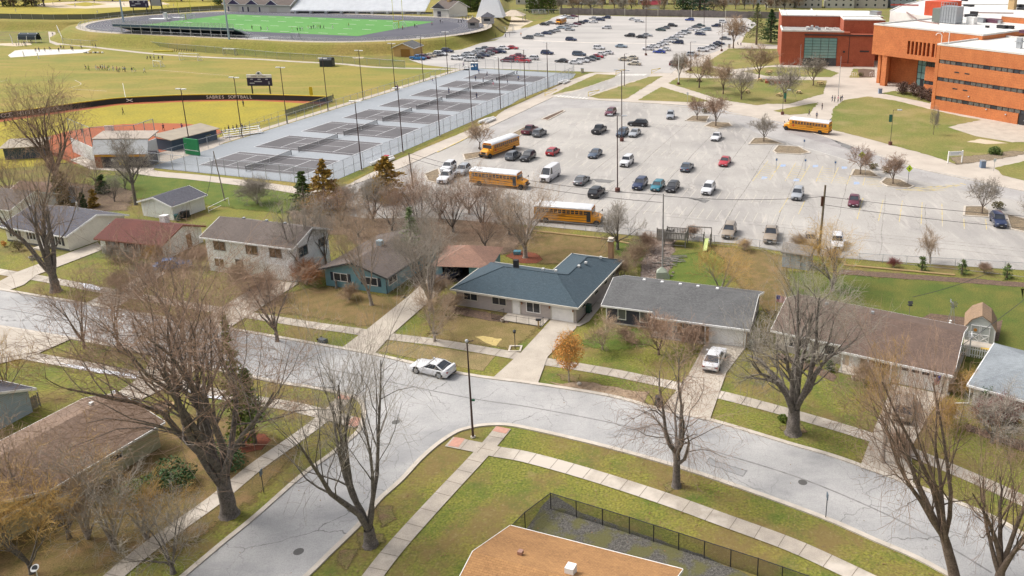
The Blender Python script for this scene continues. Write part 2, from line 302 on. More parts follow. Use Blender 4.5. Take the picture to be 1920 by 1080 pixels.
def strip(name, px, wd, z, m, sm=True, h=0, world=False, kind=True):
    pts = [Vector((p[0], p[1], 0)) for p in px] if world else GP(px)
    if sm and len(pts) > 2: pts = smooth_line(pts)
    a = offs(pts, wd / 2); b = offs(pts, -wd / 2); mb = MB(); n = len(pts)
    vs = [(*p.xy, z) for p in a] + [(*p.xy, z) for p in b]; fs = [(i + n, i + n + 1, i + 1, i) for i in range(n - 1)]
    mb.add(vs, fs)
    if h:
        for q, s in ((a, 1), (b, -1)):
            vs = [(*p.xy, z - h) for p in q] + [(*p.xy, z) for p in q]; mb.add(vs, [((i, i + n, i + n + 1, i + 1) if s < 0 else (i, i + 1, i + n + 1, i + n)) for i in range(n - 1)])
        for e in (0, n - 1): mb.add([(*a[e].xy, z - h), (*b[e].xy, z - h), (*b[e].xy, z), (*a[e].xy, z)], [(0, 1, 2, 3)])
    o = mb.build(name, m); return struct(o) if kind else o
AD = Vector((0.2908152, 0.95677924, 0)); BD = Vector((0.95677924, -0.2908152, 0)); AZA = math.atan2(AD.y, AD.x)
O_C = Vector((-73.5926, 152.2936, 0))
def CW(a, b, z=0): p = O_C + AD * a + BD * b; return Vector((p.x, p.y, z))
# =============== THE SETTING: ground, roads, walks, courts, fields ===============
sheet('ground', [(-3000, -200), (3000, -200), (3000, 3200), (-3000, 3200)], 0, GRASS, world=True)
# school sports field grass, campus lawns base
sheet('sports_field', [(-900, 60), (480, 90), (700, 112), (880, 128), (640, 215), (300, 312), (120, 300), (-60, 330), (-900, 330)], .012, FIELD)
sheet('path_verge', [(90, 372), (200, 330), (285, 325), (560, 362), (545, 400), (430, 390), (300, 372), (210, 372)], .012, BRIGHTG, jit=.4, fade=2.5)
# ---- residential street ----
RT1 = [(-160, 515), (0, 543), (100, 560), (200, 577), (330, 600), (430, 617), (590, 645), (701, 665), (863, 701), (1002, 720), (1144, 743), (1240, 769), (1335, 789), (1479, 832), (1575, 860), (1719, 913), (1805, 947), (1862, 971), (1920, 1004), (2080, 1100)]
RB1 = [(-160, 585), (0, 613), (144, 637), (240, 655), (308, 672), (400, 692), (523, 718), (578, 726), (642, 739), (672, 750), (682, 768), (676, 803), (650, 829), (616, 856), (565, 893), (480, 968), (414, 1022), (345, 1080), (250, 1160)]
RB2 = [(520, 1130), (576, 1080), (620, 1037), (676, 982), (710, 939), (752, 901), (787, 863), (821, 833), (855, 811), (880, 803), (906, 798), (948, 797), (1000, 806), (1120, 834), (1259, 872), (1383, 913), (1479, 947), (1565, 980), (1642, 1014), (1719, 1047), (1790, 1085), (1870, 1130)]
def sm(p): return [tuple(v.xy) for v in smooth_line(GP(p))]
sheet('street', sm(RT1) + sm(RB2)[::-1] + sm(RB1)[::-1], .03, ASPH, world=True)
for p in (RT1, RB1, RB2):
    strip('kerb', p, .42, .12, KERB, h=.12); 
strip('road_crack', [(0, 578), (300, 633), (600, 690), (870, 745), (1000, 765), (1200, 805), (1350, 850), (1500, 897), (1640, 955), (1760, 1015), (1860, 1075)], .16, .034, mat('tar_seam', (.17, .165, .16), (.26, .25, .245), 2, .9))
# ---- sidewalks ----
SW = [[(-120, 488), (0, 510), (67, 521), (150, 536), (195, 545), (380, 577), (572, 608), (665, 621), (727, 631), (815, 642), (895, 655), (970, 668), (1032, 680), (1096, 690), (1163, 702), (1268, 724), (1355, 742), (1470, 772), (1623, 817), (1719, 853), (1834, 901), (1920, 940), (2010, 985)],
      [(-60, 648), (48, 667), (160, 687), (270, 707), (366, 728), (414, 741), (480, 752), (544, 762), (603, 776), (650, 789), (676, 795)],
      [(650, 742), (620, 773), (565, 816), (480, 876), (404, 938), (289, 1020), (215, 1080), (150, 1140)],
      [(944, 803), (919, 833), (880, 876), (846, 912), (778, 986), (735, 1035), (700, 1080), (660, 1135)],
      [(842, 829), (897, 840), (931, 848), (987, 858), (1100, 889), (1240, 934), (1359, 977), (1479, 1021), (1575, 1064), (1680, 1115)]]
for i, p in enumerate(SW): strip('sidewalk', p, 1.5, .05 + .006 * i, WALK)
for p in ([(655, 789), (676, 795)], [(846, 829), (866, 832)], [(944, 803), (936, 812)], [(650, 742), (642, 750)]): strip('tactile_ramp', p, 1.35, .09, PINKP, sm=False)
# joints in the walks
jm = mat('walk_joint', (.16, .13, .10), None, 3, 1); mb = MB()
for i, p in enumerate(SW):
    q = smooth_line(GP(p), 8); acc = 0
    for a, b in zip(q, q[1:]):
        L = (b - a).length; acc += L
        if acc > 1.5:
            acc = 0; d = (b - a).normalized(); n = Vector((-d.y, d.x, 0)) * .75; z = Vector((0, 0, .086)); mb.quad(b - n + z, b - n + d * .04 + z, b + n + d * .04 + z, b + n + z)
struct(mb.build('sidewalk_joints', jm))
# ---- driveways ----
DW = [[(183, 455), (195, 468), (68, 517), (45, 535), (14, 546), (-20, 540), (0, 528), (32, 511)], [(285, 508), (312, 512), (245, 560), (215, 581), (160, 570), (200, 550)],
      [(500, 525), (560, 532), (430, 616), (370, 606)], [(800, 525), (840, 530), (812, 560), (735, 628), (700, 667), (640, 654), (690, 617), (770, 553)],
      [(1035, 599), (1082, 606), (1080, 616), (1027, 670), (1008, 722), (926, 708), (977, 662)], [(1325, 640), (1398, 652), (1362, 700), (1331, 788), (1240, 769), (1290, 705)],
      [(1674, 722), (1775, 742), (1745, 775), (1708, 841), (1712, 911), (1612, 878), (1642, 798)], [(10, 612), (140, 634), (72, 664), (40, 674), (-30, 690), (-60, 640)],
      [(285, 668), (355, 684), (370, 692), (340, 715), (262, 752), (215, 741), (268, 706)]]
for i, p in enumerate(DW): sheet('driveway', p, .062 + .002 * i + .03, CONC)
sheet('garage_apron', [(1089, 603), (1150, 528), (1164, 530), (1104, 604), (1086, 613), (1074, 612)], .088, WALK)
sheet('side_path', [(1799, 662), (1809, 666), (1779, 744), (1768, 740)], .06, WALK)
sheet('gravel_drive', [(195, 452), (270, 440), (262, 455), (200, 470)], .03, GRAVEL)
# ---- yards: patches of their own colour ----
sheet('front_yard', [(612, 540), (720, 556), (790, 548), (700, 612), (600, 600), (440, 576), (460, 560)], .014, DRYG, jit=.5, fade=2.2)
sheet('front_yard', [(830, 590), (930, 600), (1010, 612), (1000, 625), (960, 655), (800, 632)], .016, mat('tired_grass', (.165, .13, .04), (.225, .16, .065), .6, 1, fine=.35, fs=8, detail=9), jit=.2, fade=2.2)
sheet('front_yard', [(740, 640), (930, 668), (905, 696), (705, 658)], .016, mat('tired_grass', (.185, .15, .06), (.26, .19, .09), .6, 1, fine=.35, fs=8, detail=9), jit=.1, fade=.5)
sheet('back_yard', [(1000, 436), (1215, 452), (1200, 480), (1120, 500), (1060, 498), (960, 490), (950, 450)], .014, DRYG, jit=.6, fade=2.6)
sheet('back_yard', [(1150, 455), (1215, 452), (1225, 490), (1165, 490)], .02, BRIGHTG, jit=.4, fade=2.6)
sheet('back_yard', [(1230, 540), (1260, 480), (1330, 470), (1400, 520), (1300, 560)], .014, BRIGHTG, jit=.8, fade=2.6)
sheet('back_yard', [(1330, 458), (1470, 480), (1470, 540), (1440, 600), (1400, 540)], .018, DRYG, jit=.8, fade=2.6)
sheet('back_yard', [(1480, 510), (1940, 535), (1960, 720), (1850, 690), (1480, 560)], .014, mat('green_back_lawn', (.065, .10, .012), (.13, .125, .022), .25, 1, fine=.35, fs=7, detail=9), jit=.4, fade=2.6)
sheet('front_yard', [(1140, 612), (1210, 622), (1230, 645), (1150, 660), (1090, 645)], .018, BRIGHTG, jit=.3, fade=2.2)
sheet('brown_verge', [(1030, 716), (1110, 718), (1220, 738), (1210, 755), (1100, 733)], .02, DIRT, jit=.3, fade=.4)
sheet('leaf_litter', [(300, 770), (480, 800), (560, 850), (470, 940), (330, 1040), (0, 1100), (-60, 900), (60, 950)], .014, DRYG, jit=.9, fade=2.5, seed=3)
sheet('flower_bed', [(852, 575), (935, 590), (958, 598), (955, 606), (905, 600), (845, 585)], .024, MULCH, jit=.15, fade=0.5)
sheet('flower_bed', [(1090, 603), (1142, 528), (1130, 532), (1086, 600)], .024, MULCH)
sheet('tree_bed', [(948, 480), (972, 470), (1005, 475), (1018, 486), (1008, 494), (975, 494)], .03, REDM, jit=.15, fade=0.5)
sheet('tree_bed', [(447, 825), (470, 812), (495, 816), (512, 826), (490, 845), (455, 850)], .03, REDM, jit=.2, fade=0.5)
sheet('straw_patch', [(893, 632), (905, 629), (940, 637), (931, 650), (915, 645)], .03, mat('straw', (.55, .42, .16), (.42, .32, .13), 3, 1, fine=.2), jit=.12, fade=0.5)
sheet('flower_bed', [(1727, 597), (1745, 588), (1815, 596), (1806, 630), (1760, 618)], .03, MULCH)
sheet('flower_bed', [(1865, 605), (1880, 600), (1872, 640), (1858, 640)], .03, MULCH)
sheet('flower_bed', [(1458, 660), (1570, 704), (1564, 716), (1452, 668)], .026, MULCH, jit=.1, fade=0.5)
sheet('flower_bed', [(1574, 505), (1920, 530), (1940, 540), (1570, 514)], .028, MULCH, jit=.1, fade=0.5)
sheet('flower_bed', [(1768, 740), (1796, 665), (1799, 665), (1774, 742)], .05, MULCH)
sheet('flower_bed', [(1812, 795), (1930, 830), (1930, 850), (1812, 808)], .03, MULCH, jit=.15, fade=0.5)
sheet('shrub_bed', [(1215, 448), (1262, 450), (1262, 490), (1235, 540), (1205, 530), (1205, 480)], .026, mat('rubble_soil', (.13, .085, .06), (.27, .22, .19), 2.5, 1, fine=.5, fs=12), jit=.5, fade=1.2)
sheet('wooded_yard', [(545, 395), (650, 385), (760, 385), (1000, 430), (960, 470), (900, 480), (780, 545), (735, 500), (640, 440), (560, 440)], .022, mat('leaf_floor', (.13, .09, .06), (.22, .15, .10), .8, 1, fine=.4, fs=6, detail=9), jit=.8, fade=2.5)
sheet('wooded_yard', [(0, 350), (90, 340), (190, 350), (255, 360), (240, 392), (130, 400), (0, 385)], .022, mat('leaf_floor', (.15, .10, .07), (.22, .16, .10), .8, 1, fine=.4, fs=6, detail=9), jit=.8, fade=2.5)
sheet('gravel_yard', [(1035, 925), (1080, 957), (1300, 1035), (1480, 1110), (1300, 1110), (1180, 1060), (985, 992)], .02, GRAVEL, jit=.1)
LITTER = mat('leaf_and_root_litter', (.17, .11, .06), (.13, .125, .03), 1.6, 1, fine=.4, fs=8, detail=9)
for p in ([(668, 1005), (715, 1000), (722, 1018), (700, 1032), (672, 1030)], [(715, 950), (735, 948), (738, 975), (722, 990), (712, 972)], [(640, 1035), (668, 1030), (650, 1062), (632, 1058)], [(1460, 800), (1480, 818), (1512, 812), (1502, 794)], [(1050, 702), (1085, 704), (1085, 716), (1052, 712)], [(1245, 908), (1280, 905), (1286, 916), (1252, 920)]):
    sheet('bare_soil', p, .032, LITTER, jit=.35, fade=0.9, seed=p[0][0])
# ---- near parking lot and campus drive ----
lot = [(560, 395), (640, 352), (700, 335), (752, 315), (852, 270), (915, 240), (1037, 182), (1101, 187), (1171, 191), (1238, 195), (1337, 201), (1367, 210), (1410, 219), (1478, 232), (1549, 256), (1633, 284), (1717, 315), (1830, 337), (1886, 351), (1960, 366), (2100, 390), (2100, 540), (1920, 507), (1610, 487), (1500, 477), (1380, 457), (1220, 445), (1020, 425), (800, 408), (690, 410)]
# whole campus paved base, then lawns on top
sheet('campus_paving', [(560, 362), (640, 352), (700, 322), (727, 307), (810, 272), (912, 230), (973, 187), (1034, 163), (1104, 138), (1116, 136), (1151, 136), (1259, 137), (1285, 117), (1361, 90), (1396, 66), (1500, 60), (2300, 80), (2300, 430), (1960, 366), (1886, 351), (1500, 400), (1000, 400), (640, 395)], .03, CAMPW)
sheet('parking_lot', lot, .045, LOT)
sheet('campus_drive', [(1250, 196), (1337, 201), (1367, 210), (1410, 219), (1478, 232), (1549, 256), (1633, 284), (1717, 315), (1830, 337), (1886, 351), (1960, 366), (1960, 386), (1830, 362), (1700, 335), (1600, 303), (1500, 275), (1420, 250), (1360, 222)], .052, DRIVE)
sheet('campus_drive', [(915, 240), (1037, 182), (1101, 187), (1180, 192), (1150, 203), (1060, 203), (960, 240), (880, 282)], .052, DRIVE)
sheet('far_parking_lot', [(870, 130), (900, 128), (1046, 133), (1151, 136), (1259, 137), (1285, 117), (1361, 90), (1396, 66), (1420, 45), (1400, 34), (1192, 31), (1052, 28), (1031, 35), (967, 58), (929, 76), (865, 87), (800, 100), (767, 112), (797, 122)], .034, FARLOT)
sheet('campus_drive', [(1040, 181), (1101, 187), (1106, 179), (1150, 163), (1218, 143), (1222, 136), (1162, 136), (1152, 146), (1085, 170)], .05, LOT)
sheet('worn_track', [(865, 87), (905, 78), (960, 68), (1000, 50), (960, 58), (918, 66), (868, 80)], .04, DRIVE)
sheet('campus_drive', [(1545, 255), (1640, 286), (1640, 296), (1520, 262), (1470, 246), (1490, 240)], .055, mat('worn_wheel_asphalt', (.24, .22, .22), (.32, .30, .29), .3, .9, fine=.2))
for p in ([(1034, 178), (1060, 165), (1119, 139), (1156, 141), (1150, 146), (1085, 168)], [(1106, 181), (1150, 166), (1218, 144), (1242, 143), (1173, 186), (1122, 185)], [(1195, 188), (1240, 163), (1330, 190), (1300, 192)],
          [(1253, 156), (1270, 146), (1440, 149), (1551, 151), (1543, 176), (1480, 195), (1440, 195), (1419, 198), (1352, 187)], [(1284, 136), (1298, 125), (1332, 125), (1374, 140), (1340, 143)], [(1317, 122), (1367, 91), (1467, 92), (1467, 121), (1378, 130)],
          [(1390, 134), (1440, 126), (1540, 127), (1573, 137), (1558, 145), (1440, 143)], [(1400, 60), (1470, 60), (1466, 85), (1390, 80)], [(1450, 208), (1535, 192), (1518, 213), (1480, 216)],
          [(1563, 202), (1582, 188), (1627, 181), (1680, 189), (1748, 206), (1800, 218), (1841, 225), (1800, 233), (1778, 239), (1830, 255), (1897, 267), (1960, 266), (1960, 279), (1920, 284), (1796, 309), (1745, 292), (1633, 262), (1554, 242)],
          [(1864, 315), (1940, 298), (1960, 350), (1920, 339), (1880, 329)], [(1652, 175), (1677, 171), (1744, 175), (1744, 194)], [(1592, 146), (1600, 129), (1635, 130), (1634, 146)]):
    sheet('campus_lawn', p, .06, SCHG, jit=.25, seed=p[0][0])
sheet('grass_strip', [(640, 345), (700, 318), (752, 292), (885, 234), (1029, 168), (1062, 152), (1104, 138), (1034, 163), (973, 187), (912, 230), (810, 272), (727, 307), (652, 346)], .045, BANK, jit=.2)
sheet('shrub_bed', [(1608, 131), (1618, 129), (1640, 131), (1640, 145), (1612, 146)], .07, MULCH)
sheet('shrub_bed', [(1795, 309), (1780, 296), (1850, 290), (1900, 283), (1920, 285), (1920, 290), (1850, 302)], .07, ISLE, jit=.2, fade=1.2)
# kerbed islands
ISL = [[(1015, 224), (1055, 207), (1059, 209), (1027, 226)], [(868, 290), (905, 285), (907, 294), (872, 301)], [(796, 327), (822, 317), (828, 335), (821, 344), (802, 340)], [(1285, 227), (1298, 218), (1330, 218), (1324, 230)], [(1321, 237), (1335, 229), (1367, 231), (1373, 237), (1345, 242)],
       [(1404, 271), (1414, 260), (1436, 259), (1470, 271)], [(1450, 284), (1459, 273), (1498, 276), (1519, 287), (1501, 290), (1456, 288)], [(1595, 330), (1602, 318), (1633, 321), (1650, 333)], [(1651, 343), (1661, 334), (1689, 338), (1713, 350), (1703, 354), (1664, 350)],
       [(1807, 405), (1809, 388), (1844, 388), (1855, 397), (1855, 408)], [(1886, 402), (1930, 413), (1940, 440), (1895, 430)], [(960, 251), (985, 238), (990, 243), (968, 260)]]
for p in ISL:
    sheet('planting_island', p, .10, ISLE if p[0][0] not in (1015,) else MULCH)
    q = GP(p); strip('island_kerb', [tuple(v.xy) for v in q + [q[0]]], .32, .17, KERB, sm=False, h=.13, world=True)
for p, wd, m in (([(1240, 196), (1410, 219), (1549, 257), (1717, 316), (1886, 352), (1960, 367)], .3, KERB), ([(915, 240), (1037, 182), (1101, 187), (1337, 201)], .3, KERB), ([(652, 350), (752, 315), (852, 270), (915, 240)], .35, KERB)):
    strip('kerb', p, wd, .14, m, h=.1, sm=False)
strip('yellow_kerb', [(820, 286), (852, 271), (880, 257)], .36, .15, PYEL, h=.12, sm=False)
# ---- painted markings ----
for a in [((1656, 375), (1647, 415)), ((1692, 377), (1686, 416)), ((1729, 380), (1727, 422)), ((1766, 382), (1767, 425)), ((1807, 410), (1808, 430)), ((1848, 412), (1850, 431)), ((1478, 371), (1461, 399)), ((1509, 377), (1497, 402)), ((1618, 372), (1607, 412)),
          ((1440, 302), (1411, 340)), ((1464, 306), (1443, 338)), ((1492, 306), (1472, 340)), ((1519, 309), (1500, 341)), ((1543, 312), (1530, 341)), ((1572, 314), (1558, 345)), ((1599, 318), (1588, 346)), ((1622, 333), (1618, 348))]:
    strip('parking_line', a, .13, .058, PYEL, sm=False)
def hatch(q, n, wd=.14, m=PYEL):                         # quad a,b / d,c : lines from edge ab to edge dc
    a, b, c, d = GP(q); mb = MB()
    for i in range(n):
        t = (i + .5) / n; p = a.lerp(b, t); r = d.lerp(c, t); e = (r - p).normalized(); s = Vector((-e.y, e.x, 0)) * wd / 2; z = Vector((0, 0, .06)); mb.quad(p - s + z, r - s + z, r + s + z, p + s + z)
    return struct(mb.build('road_marking', m))
hatch([(1464, 312), (1443, 338), (1415, 334), (1440, 306)], 8); hatch([(1519, 314), (1500, 341), (1476, 335), (1492, 310)], 7); hatch([(1572, 316), (1558, 345), (1532, 341), (1543, 314)], 7)
hatch([(1599, 336), (1588, 347), (1562, 343), (1572, 330)], 4); hatch([(1650, 335), (1655, 352), (1622, 350), (1626, 334)], 6)
hatch([(1673, 357), (1700, 352), (1812, 344), (1760, 362)], 2, .2); hatch([(1740, 360), (1815, 346), (1806, 343), (1680, 357)], 9, .25)
hatch([(1163, 139), (1215, 139), (1208, 142), (1157, 142)], 10, .7, PWHT); hatch([(1036, 181), (1100, 187), (1106, 184), (1044, 178)], 10, .7, PWHT)
for p in [(1432, 334), (1467, 311), (1528, 312), (1582, 315), (1605, 344), (1492, 338)]:
    c = G(*p); sheet('blue_stall_symbol', [(c.x - .6, c.y - .9), (c.x + .5, c.y - .6), (c.x + .8, c.y + .8), (c.x - .2, c.y + .9)], .058, PBLU, world=True)
strip('lane_line', [(1478, 268), (1560, 292), (1640, 318), (1720, 340)], .13, .06, PWHT)
mb = MB()                                                # faded stall lines across the near lot, along the rows
for r0, r1, n in (((955, 268), (1330, 300), 26), ((925, 300), (1320, 335), 26), ((985, 345), (1460, 385), 30), ((1060, 390), (1500, 425), 26), ((1120, 232), (1400, 250), 20), ((990, 235), (1110, 232), 8)):
    a, b = GP((r0, r1))
    for i in range(n):
        p = a.lerp(b, i / n); s = BD * .05; z = Vector((0, 0, .056)); mb.quad(p - s + z, p + s + z, p + s + AD * 5 + z, p - s + AD * 5 + z)
struct(mb.build('faded_stall_lines', mat('faded_line_paint', (.52, .47, .38), (.42, .39, .36), .7, .9)))
mb = MB()
for r0, r1, n in (((800, 108), (935, 88), 12), ((950, 115), (1140, 110), 20), ((1060, 60), (1140, 36), 12), ((1230, 92), (1320, 60), 16), ((1170, 118), (1260, 95), 14)):
    a, b = GP((r0, r1))
    for i in range(n):
        p = a.lerp(b, i / n); s = AD * .07; z = Vector((0, 0, .05)); mb.quad(p - s + z, p + s + z, p + s + BD * 5 + z, p - s + BD * 5 + z)
struct(mb.build('faded_stall_lines', PWHT))
strip('lane_line', [(1000, 76), (1100, 80), (1250, 82), (1360, 84)], 1.6, .05, mat('pale_concrete_gutter', (.66, .60, .53), None, .3), sm=False)
# ---- tennis courts ----
def cpoly(name, pts, z, m): return sheet(name, [tuple(CW(*p).xy) for p in pts], z, m, world=True)
cpoly('court_slab', [(-3.2, -19.9), (-3.4, 19.6), (118, 19.9), (125.5, 18), (126, -20)], .04, COURT_O)
for i in range(8):
    a0 = i * 15.073 + .914; a1 = a0 + 10.97; h = 11.885
    cpoly('tennis_court', [(a0, -h), (a0, h), (a1, h), (a1, -h)], .048, COURT_I)
    mb = MB(); z = .056
    def ln(p, q, w=.11):
        A, B = CW(*p), CW(*q); d = (B - A).normalized(); s = Vector((-d.y, d.x, 0)) * w / 2; Z = Vector((0, 0, z)); mb.quad(A - s + Z, B - s + Z, B + s + Z, A + s + Z)
    for aa in (a0, a1, a0 + 1.37, a1 - 1.37): ln((aa, -h), (aa, h), .10)
    for b_ in (-h, h): ln((a0, b_), (a1, b_), .16)
    z = .06
    for b_ in (-6.4, 6.4): ln((a0 + 1.37, b_), (a1 - 1.37, b_), .13)
    ln(((a0 + a1) / 2, -6.4), ((a0 + a1) / 2, 6.4), .12); struct(mb.build('court_lines', COURT_L))
# west walk between the courts and the softball fence, south path
strip('path', [tuple(CW(a, -21.5).xy) for a in (-6, 30, 70, 124)], 2.0, .03, CAMPW, world=True)
strip('path', [(180, 305), (285, 325), (360, 332), (470, 345), (560, 358), (620, 372)], 3.0, .052, CAMPW)
sheet('path', [(130, 300), (180, 285), (292, 290), (290, 312), (285, 330), (240, 322), (170, 318)], .05, CAMPW)
cpoly('grass_strip', [(-3.4, -19.9), (-6.2, -20), (-6.4, 19.6), (-3.6, 19.6)], .034, BANK)
# ---- softball field ----
sheet('warning_track', [(-140, 245), (0, 222), (125, 205), (225, 191), (350, 186), (475, 184), (620, 188), (600, 200), (475, 192), (350, 194), (225, 200), (125, 214), (0, 232), (-140, 260)], .03, CLAY)
sheet('outfield', [(-140, 250), (0, 229), (125, 211), (225, 197), (350, 191), (475, 189), (606, 196), (540, 220), (440, 250), (400, 262), (200, 300), (-140, 330)], .035, OUTF)
sheet('infield', [(52, 275), (62, 265), (90, 256), (125, 247), (175, 238), (230, 233), (287, 231), (350, 232), (400, 239), (420, 248), (385, 263), (320, 275), (292, 305), (140, 308), (100, 292)], .04, CLAY)
sheet('dugout_walk', [(292, 288), (400, 262), (430, 252), (445, 256), (400, 278), (300, 308)], .05, CAMPW)
# ---- soccer field lines, paths, discus pads ----
for p in ([(230, 156), (236, 186)], [(130, 165), (152, 158), (140, 150)], [(0, 153), (15, 150)], [(136, 167), (200, 171)], [(280, 130), (430, 142)]): strip('field_line', p, .12, .03, PWHT)
strip('path', [(-60, 50), (0, 54), (60, 57), (93, 59)], 2.6, .03, CONC)
sheet('path', [(90, 58), (103, 58), (108, 80), (118, 84), (106, 85), (93, 80)], .035, CONC)
strip('path', [(105, 81), (170, 88), (230, 95), (300, 102), (400, 108), (480, 111), (560, 116), (640, 120), (700, 126), (800, 129), (880, 131)], 2.4, .04, CONC)
sheet('throwing_pad', [(15, 104), (28, 95), (45, 93), (150, 93), (172, 92), (160, 99), (75, 104), (20, 108)], .045, mat('pale_gravel', (.62, .59, .56), (.54, .51, .47), .3, 1))
sheet('throwing_pad', [(-10, 85), (30, 87), (60, 84), (56, 80), (-10, 82)], .045, SAND)
sheet('bare_soil', [(660, 107), (683, 107), (680, 110), (662, 110)], .05, SAND)
# ---- stadium terrace (4 m up, sloping skirt), track, turf ----
TZ = 4.0
edge0 = [(-400, 25), (-200, 35), (0, 38), (102, 39), (168, 40), (172, 55), (235, 60), (300, 66), (460, 74), (502, 72), (560, 76), (637, 77), (706, 73), (839, 63), (880, 60), (925, 52), (940, 30), (946, 8)]
FC = (G(345, 38, TZ) + G(748, 53, TZ)) / 2                # field centre
def FW_(u, v, z=0): return FC + BD * u + AD * v + Vector((0, 0, z))
E0 = GP([(-400, 25), (-200, 35), (0, 38), (102, 39), (150, 40)], TZ) + [FW_(-42.2 + 53.5 * math.cos(t), 53.5 * math.sin(t)) for t in [math.pi * (1.02 + .48 * i / 8) for i in range(9)]] + [FW_(42.2 + 53.5 * math.cos(t), 53.5 * math.sin(t)) for t in [math.pi * (-.5 + .36 * i / 7) for i in range(8)]] + GP([(893, 54), (910, 50), (922, 38), (930, 22), (934, 8), (936, -4)], TZ); foot = offs(E0, -7.5); mb = MB(); n = len(E0)
top = E0 + [ Vector((E0[-1].x, 1300, TZ)), Vector((-1200, 1300, TZ)), Vector((-1200, E0[0].y, TZ))]
struct(MB().add(top, [tuple(range(len(top)))]).build('terrace', FIELD))
rr = []
for k in range(6):
    t = k / 5; ez = TZ * (1 - t * t * (3 - 2 * t)) - .02 * (k > 4); rr.append([Vector((*p.lerp(q, t).xy, ez)) for p, q in zip(E0, foot)])
for A, B in zip(rr, rr[1:]): mb.add(A + B, [(i + n, i + n + 1, i + 1, i) for i in range(n - 1)])
struct(mb.build('grass_bank', BANK, smooth=80))
def oval(r, s=42.2, n=24): 
    pts = []
    for k in range(n + 1): t = -math.pi / 2 + math.pi * k / n; pts.append((s + r * math.cos(t), r * math.sin(t)))
    for k in range(n + 1): t = math.pi / 2 + math.pi * k / n; pts.append((-s + r * math.cos(t), r * math.sin(t)))
    return [tuple(FW_(*p).xy) for p in pts]
def fsheet(name, pts, z, m): return sheet(name, pts, TZ + z, m, world=True)
fsheet('stadium_apron', oval(51), .02, CONC); fsheet('running_track', oval(47.5), .04, TRACK)
mbl = MB()
for r in range(9):
    q = [Vector((*p, TZ + .055)) for p in oval(37.5 + r * 1.1)]; q.append(q[0]); A, B = offs(q, .03), offs(q, -.03); n = len(q); mbl.add(A + B, [(i + n, i + n + 1, i + 1, i) for i in range(n - 1)])
struct(mbl.build('track_lines', PWHT))
def frect(u0, u1, v0, v1): return [tuple(FW_(*p).xy) for p in ((u0, v0), (u1, v0), (u1, v1), (u0, v1))]
fsheet('football_turf', frect(-56, 56, -29, 29), .065, TURF)
mb = MB()
for u in range(-50, 55, 10):
    for v in (-24.4, -8, 8, 24): a = FW_(u * .914, v - .3, .08) ; mb.quad(a - BD * 2.2, a + BD * 2.2, a + BD * 2.2 + AD * .5, a - BD * 2.2 + AD * .5)
struct(mb.build('field_lines', PWHT))
sheet('stadium_gate_plaza', [(848, 46), (885, 33), (945, 30), (965, 55), (925, 62), (880, 58)], TZ + .03, SAND, world=False) if 0 else fsheet('stadium_gate_plaza', [tuple(G(*p, TZ).xy) for p in ((846, 45), (868, 36), (890, 33), (926, 27), (918, 40), (908, 49), (888, 53))], .03, SAND)
# baseball diamond beyond
def tz(px): return [tuple(G(*p, TZ).xy) for p in px]
fsheet('baseball_outfield', tz([(-300, 28), (0, 29), (100, 31), (250, 25), (420, 12), (420, 2), (250, -2), (-300, 8)]), .02, OUTF)
fsheet('baseball_infield', tz([(60, 11), (110, 15), (160, 16), (240, 13), (320, 8), (300, 3), (150, 2), (80, 6)]), .03, SAND)
fsheet('baseball_grass', tz([(120, 9), (160, 12), (200, 8), (160, 4)]), .04, OUTF)

# dark seams across the near lot, along and across the rows; snow remnants
SEAM = mat('lot_seam', (.19, .175, .16), (.32, .30, .28), 1.2, 1, blend=(.4, .6)); rg = random.Random(21)
for i, (p, L_, al) in enumerate([((1010, 400), 62, 1), ((1090, 405), 70, 1), ((900, 330), 40, 1), ((1175, 420), 74, 1), ((1270, 432), 66, 1), ((1345, 440), 60, 1), ((1440, 452), 52, 1), ((1560, 465), 40, 1), ((1650, 480), 30, 1), ((1740, 470), 22, 1), ((980, 262), 60, 0), ((905, 312), 75, 0), ((960, 372), 80, 0), ((1240, 405), 60, 0), ((1380, 375), 55, 0), ((1180, 440), 70, 0), ((1500, 440), 45, 0), ((1100, 225), 40, 0)]):
    A = G(*p); d = (AD if al else BD); s = Vector((-d.y, d.x, 0)); strip('lot_seam', [tuple((A + d * L_ * k / 10 + s * rg.uniform(-.14, .14)).xy) for k in range(11)], rg.uniform(.08, .2), .0495 + .0002 * i, SEAM, world=True)
SNOW = mat('old_snow', (.74, .75, .79), (.60, .62, .67), 1.5, .8)
for p in ([(148, 531), (170, 534), (192, 541), (188, 546), (160, 541)], [(240, 511), (262, 508), (282, 514), (275, 520), (252, 517)], [(105, 681), (180, 692), (262, 706), (255, 711), (150, 694)], [(205, 736), (215, 733), (218, 738)], [(345, 733), (395, 744), (420, 745), (412, 750), (360, 742)]): sheet('snow_patch', p, .098, SNOW, jit=.12)
STAIN = mat('dark_stain', (.19, .185, .18), None, 1, 1)
for p in ([(1110, 335), (1150, 338), (1140, 344), (1118, 342)], [(1290, 372), (1330, 376), (1322, 380)], [(1560, 262), (1600, 275), (1590, 280)]): sheet('dark_stain', p, .058, STAIN, jit=.3, fade=1.0)

# manholes and repairs in the street
for px in ((1505, 905), (742, 792), (660, 955), (560, 1035)): c = G(*px); sheet('manhole_cover', [(c.x + .38 * math.cos(i * .524), c.y + .38 * math.sin(i * .524)) for i in range(12)], .04, flat((.10, .095, .09), .6), world=True)
PATCH = mat('asphalt_patch', (.26, .26, .26), (.32, .315, .31), 1, 1, fine=.15)
for p in ([(1330, 860), (1400, 885), (1392, 893), (1322, 868)], [(200, 600), (260, 611), (254, 617), (194, 606)]): sheet('asphalt_patch', p, .0375, PATCH, jit=.1, fade=.5)

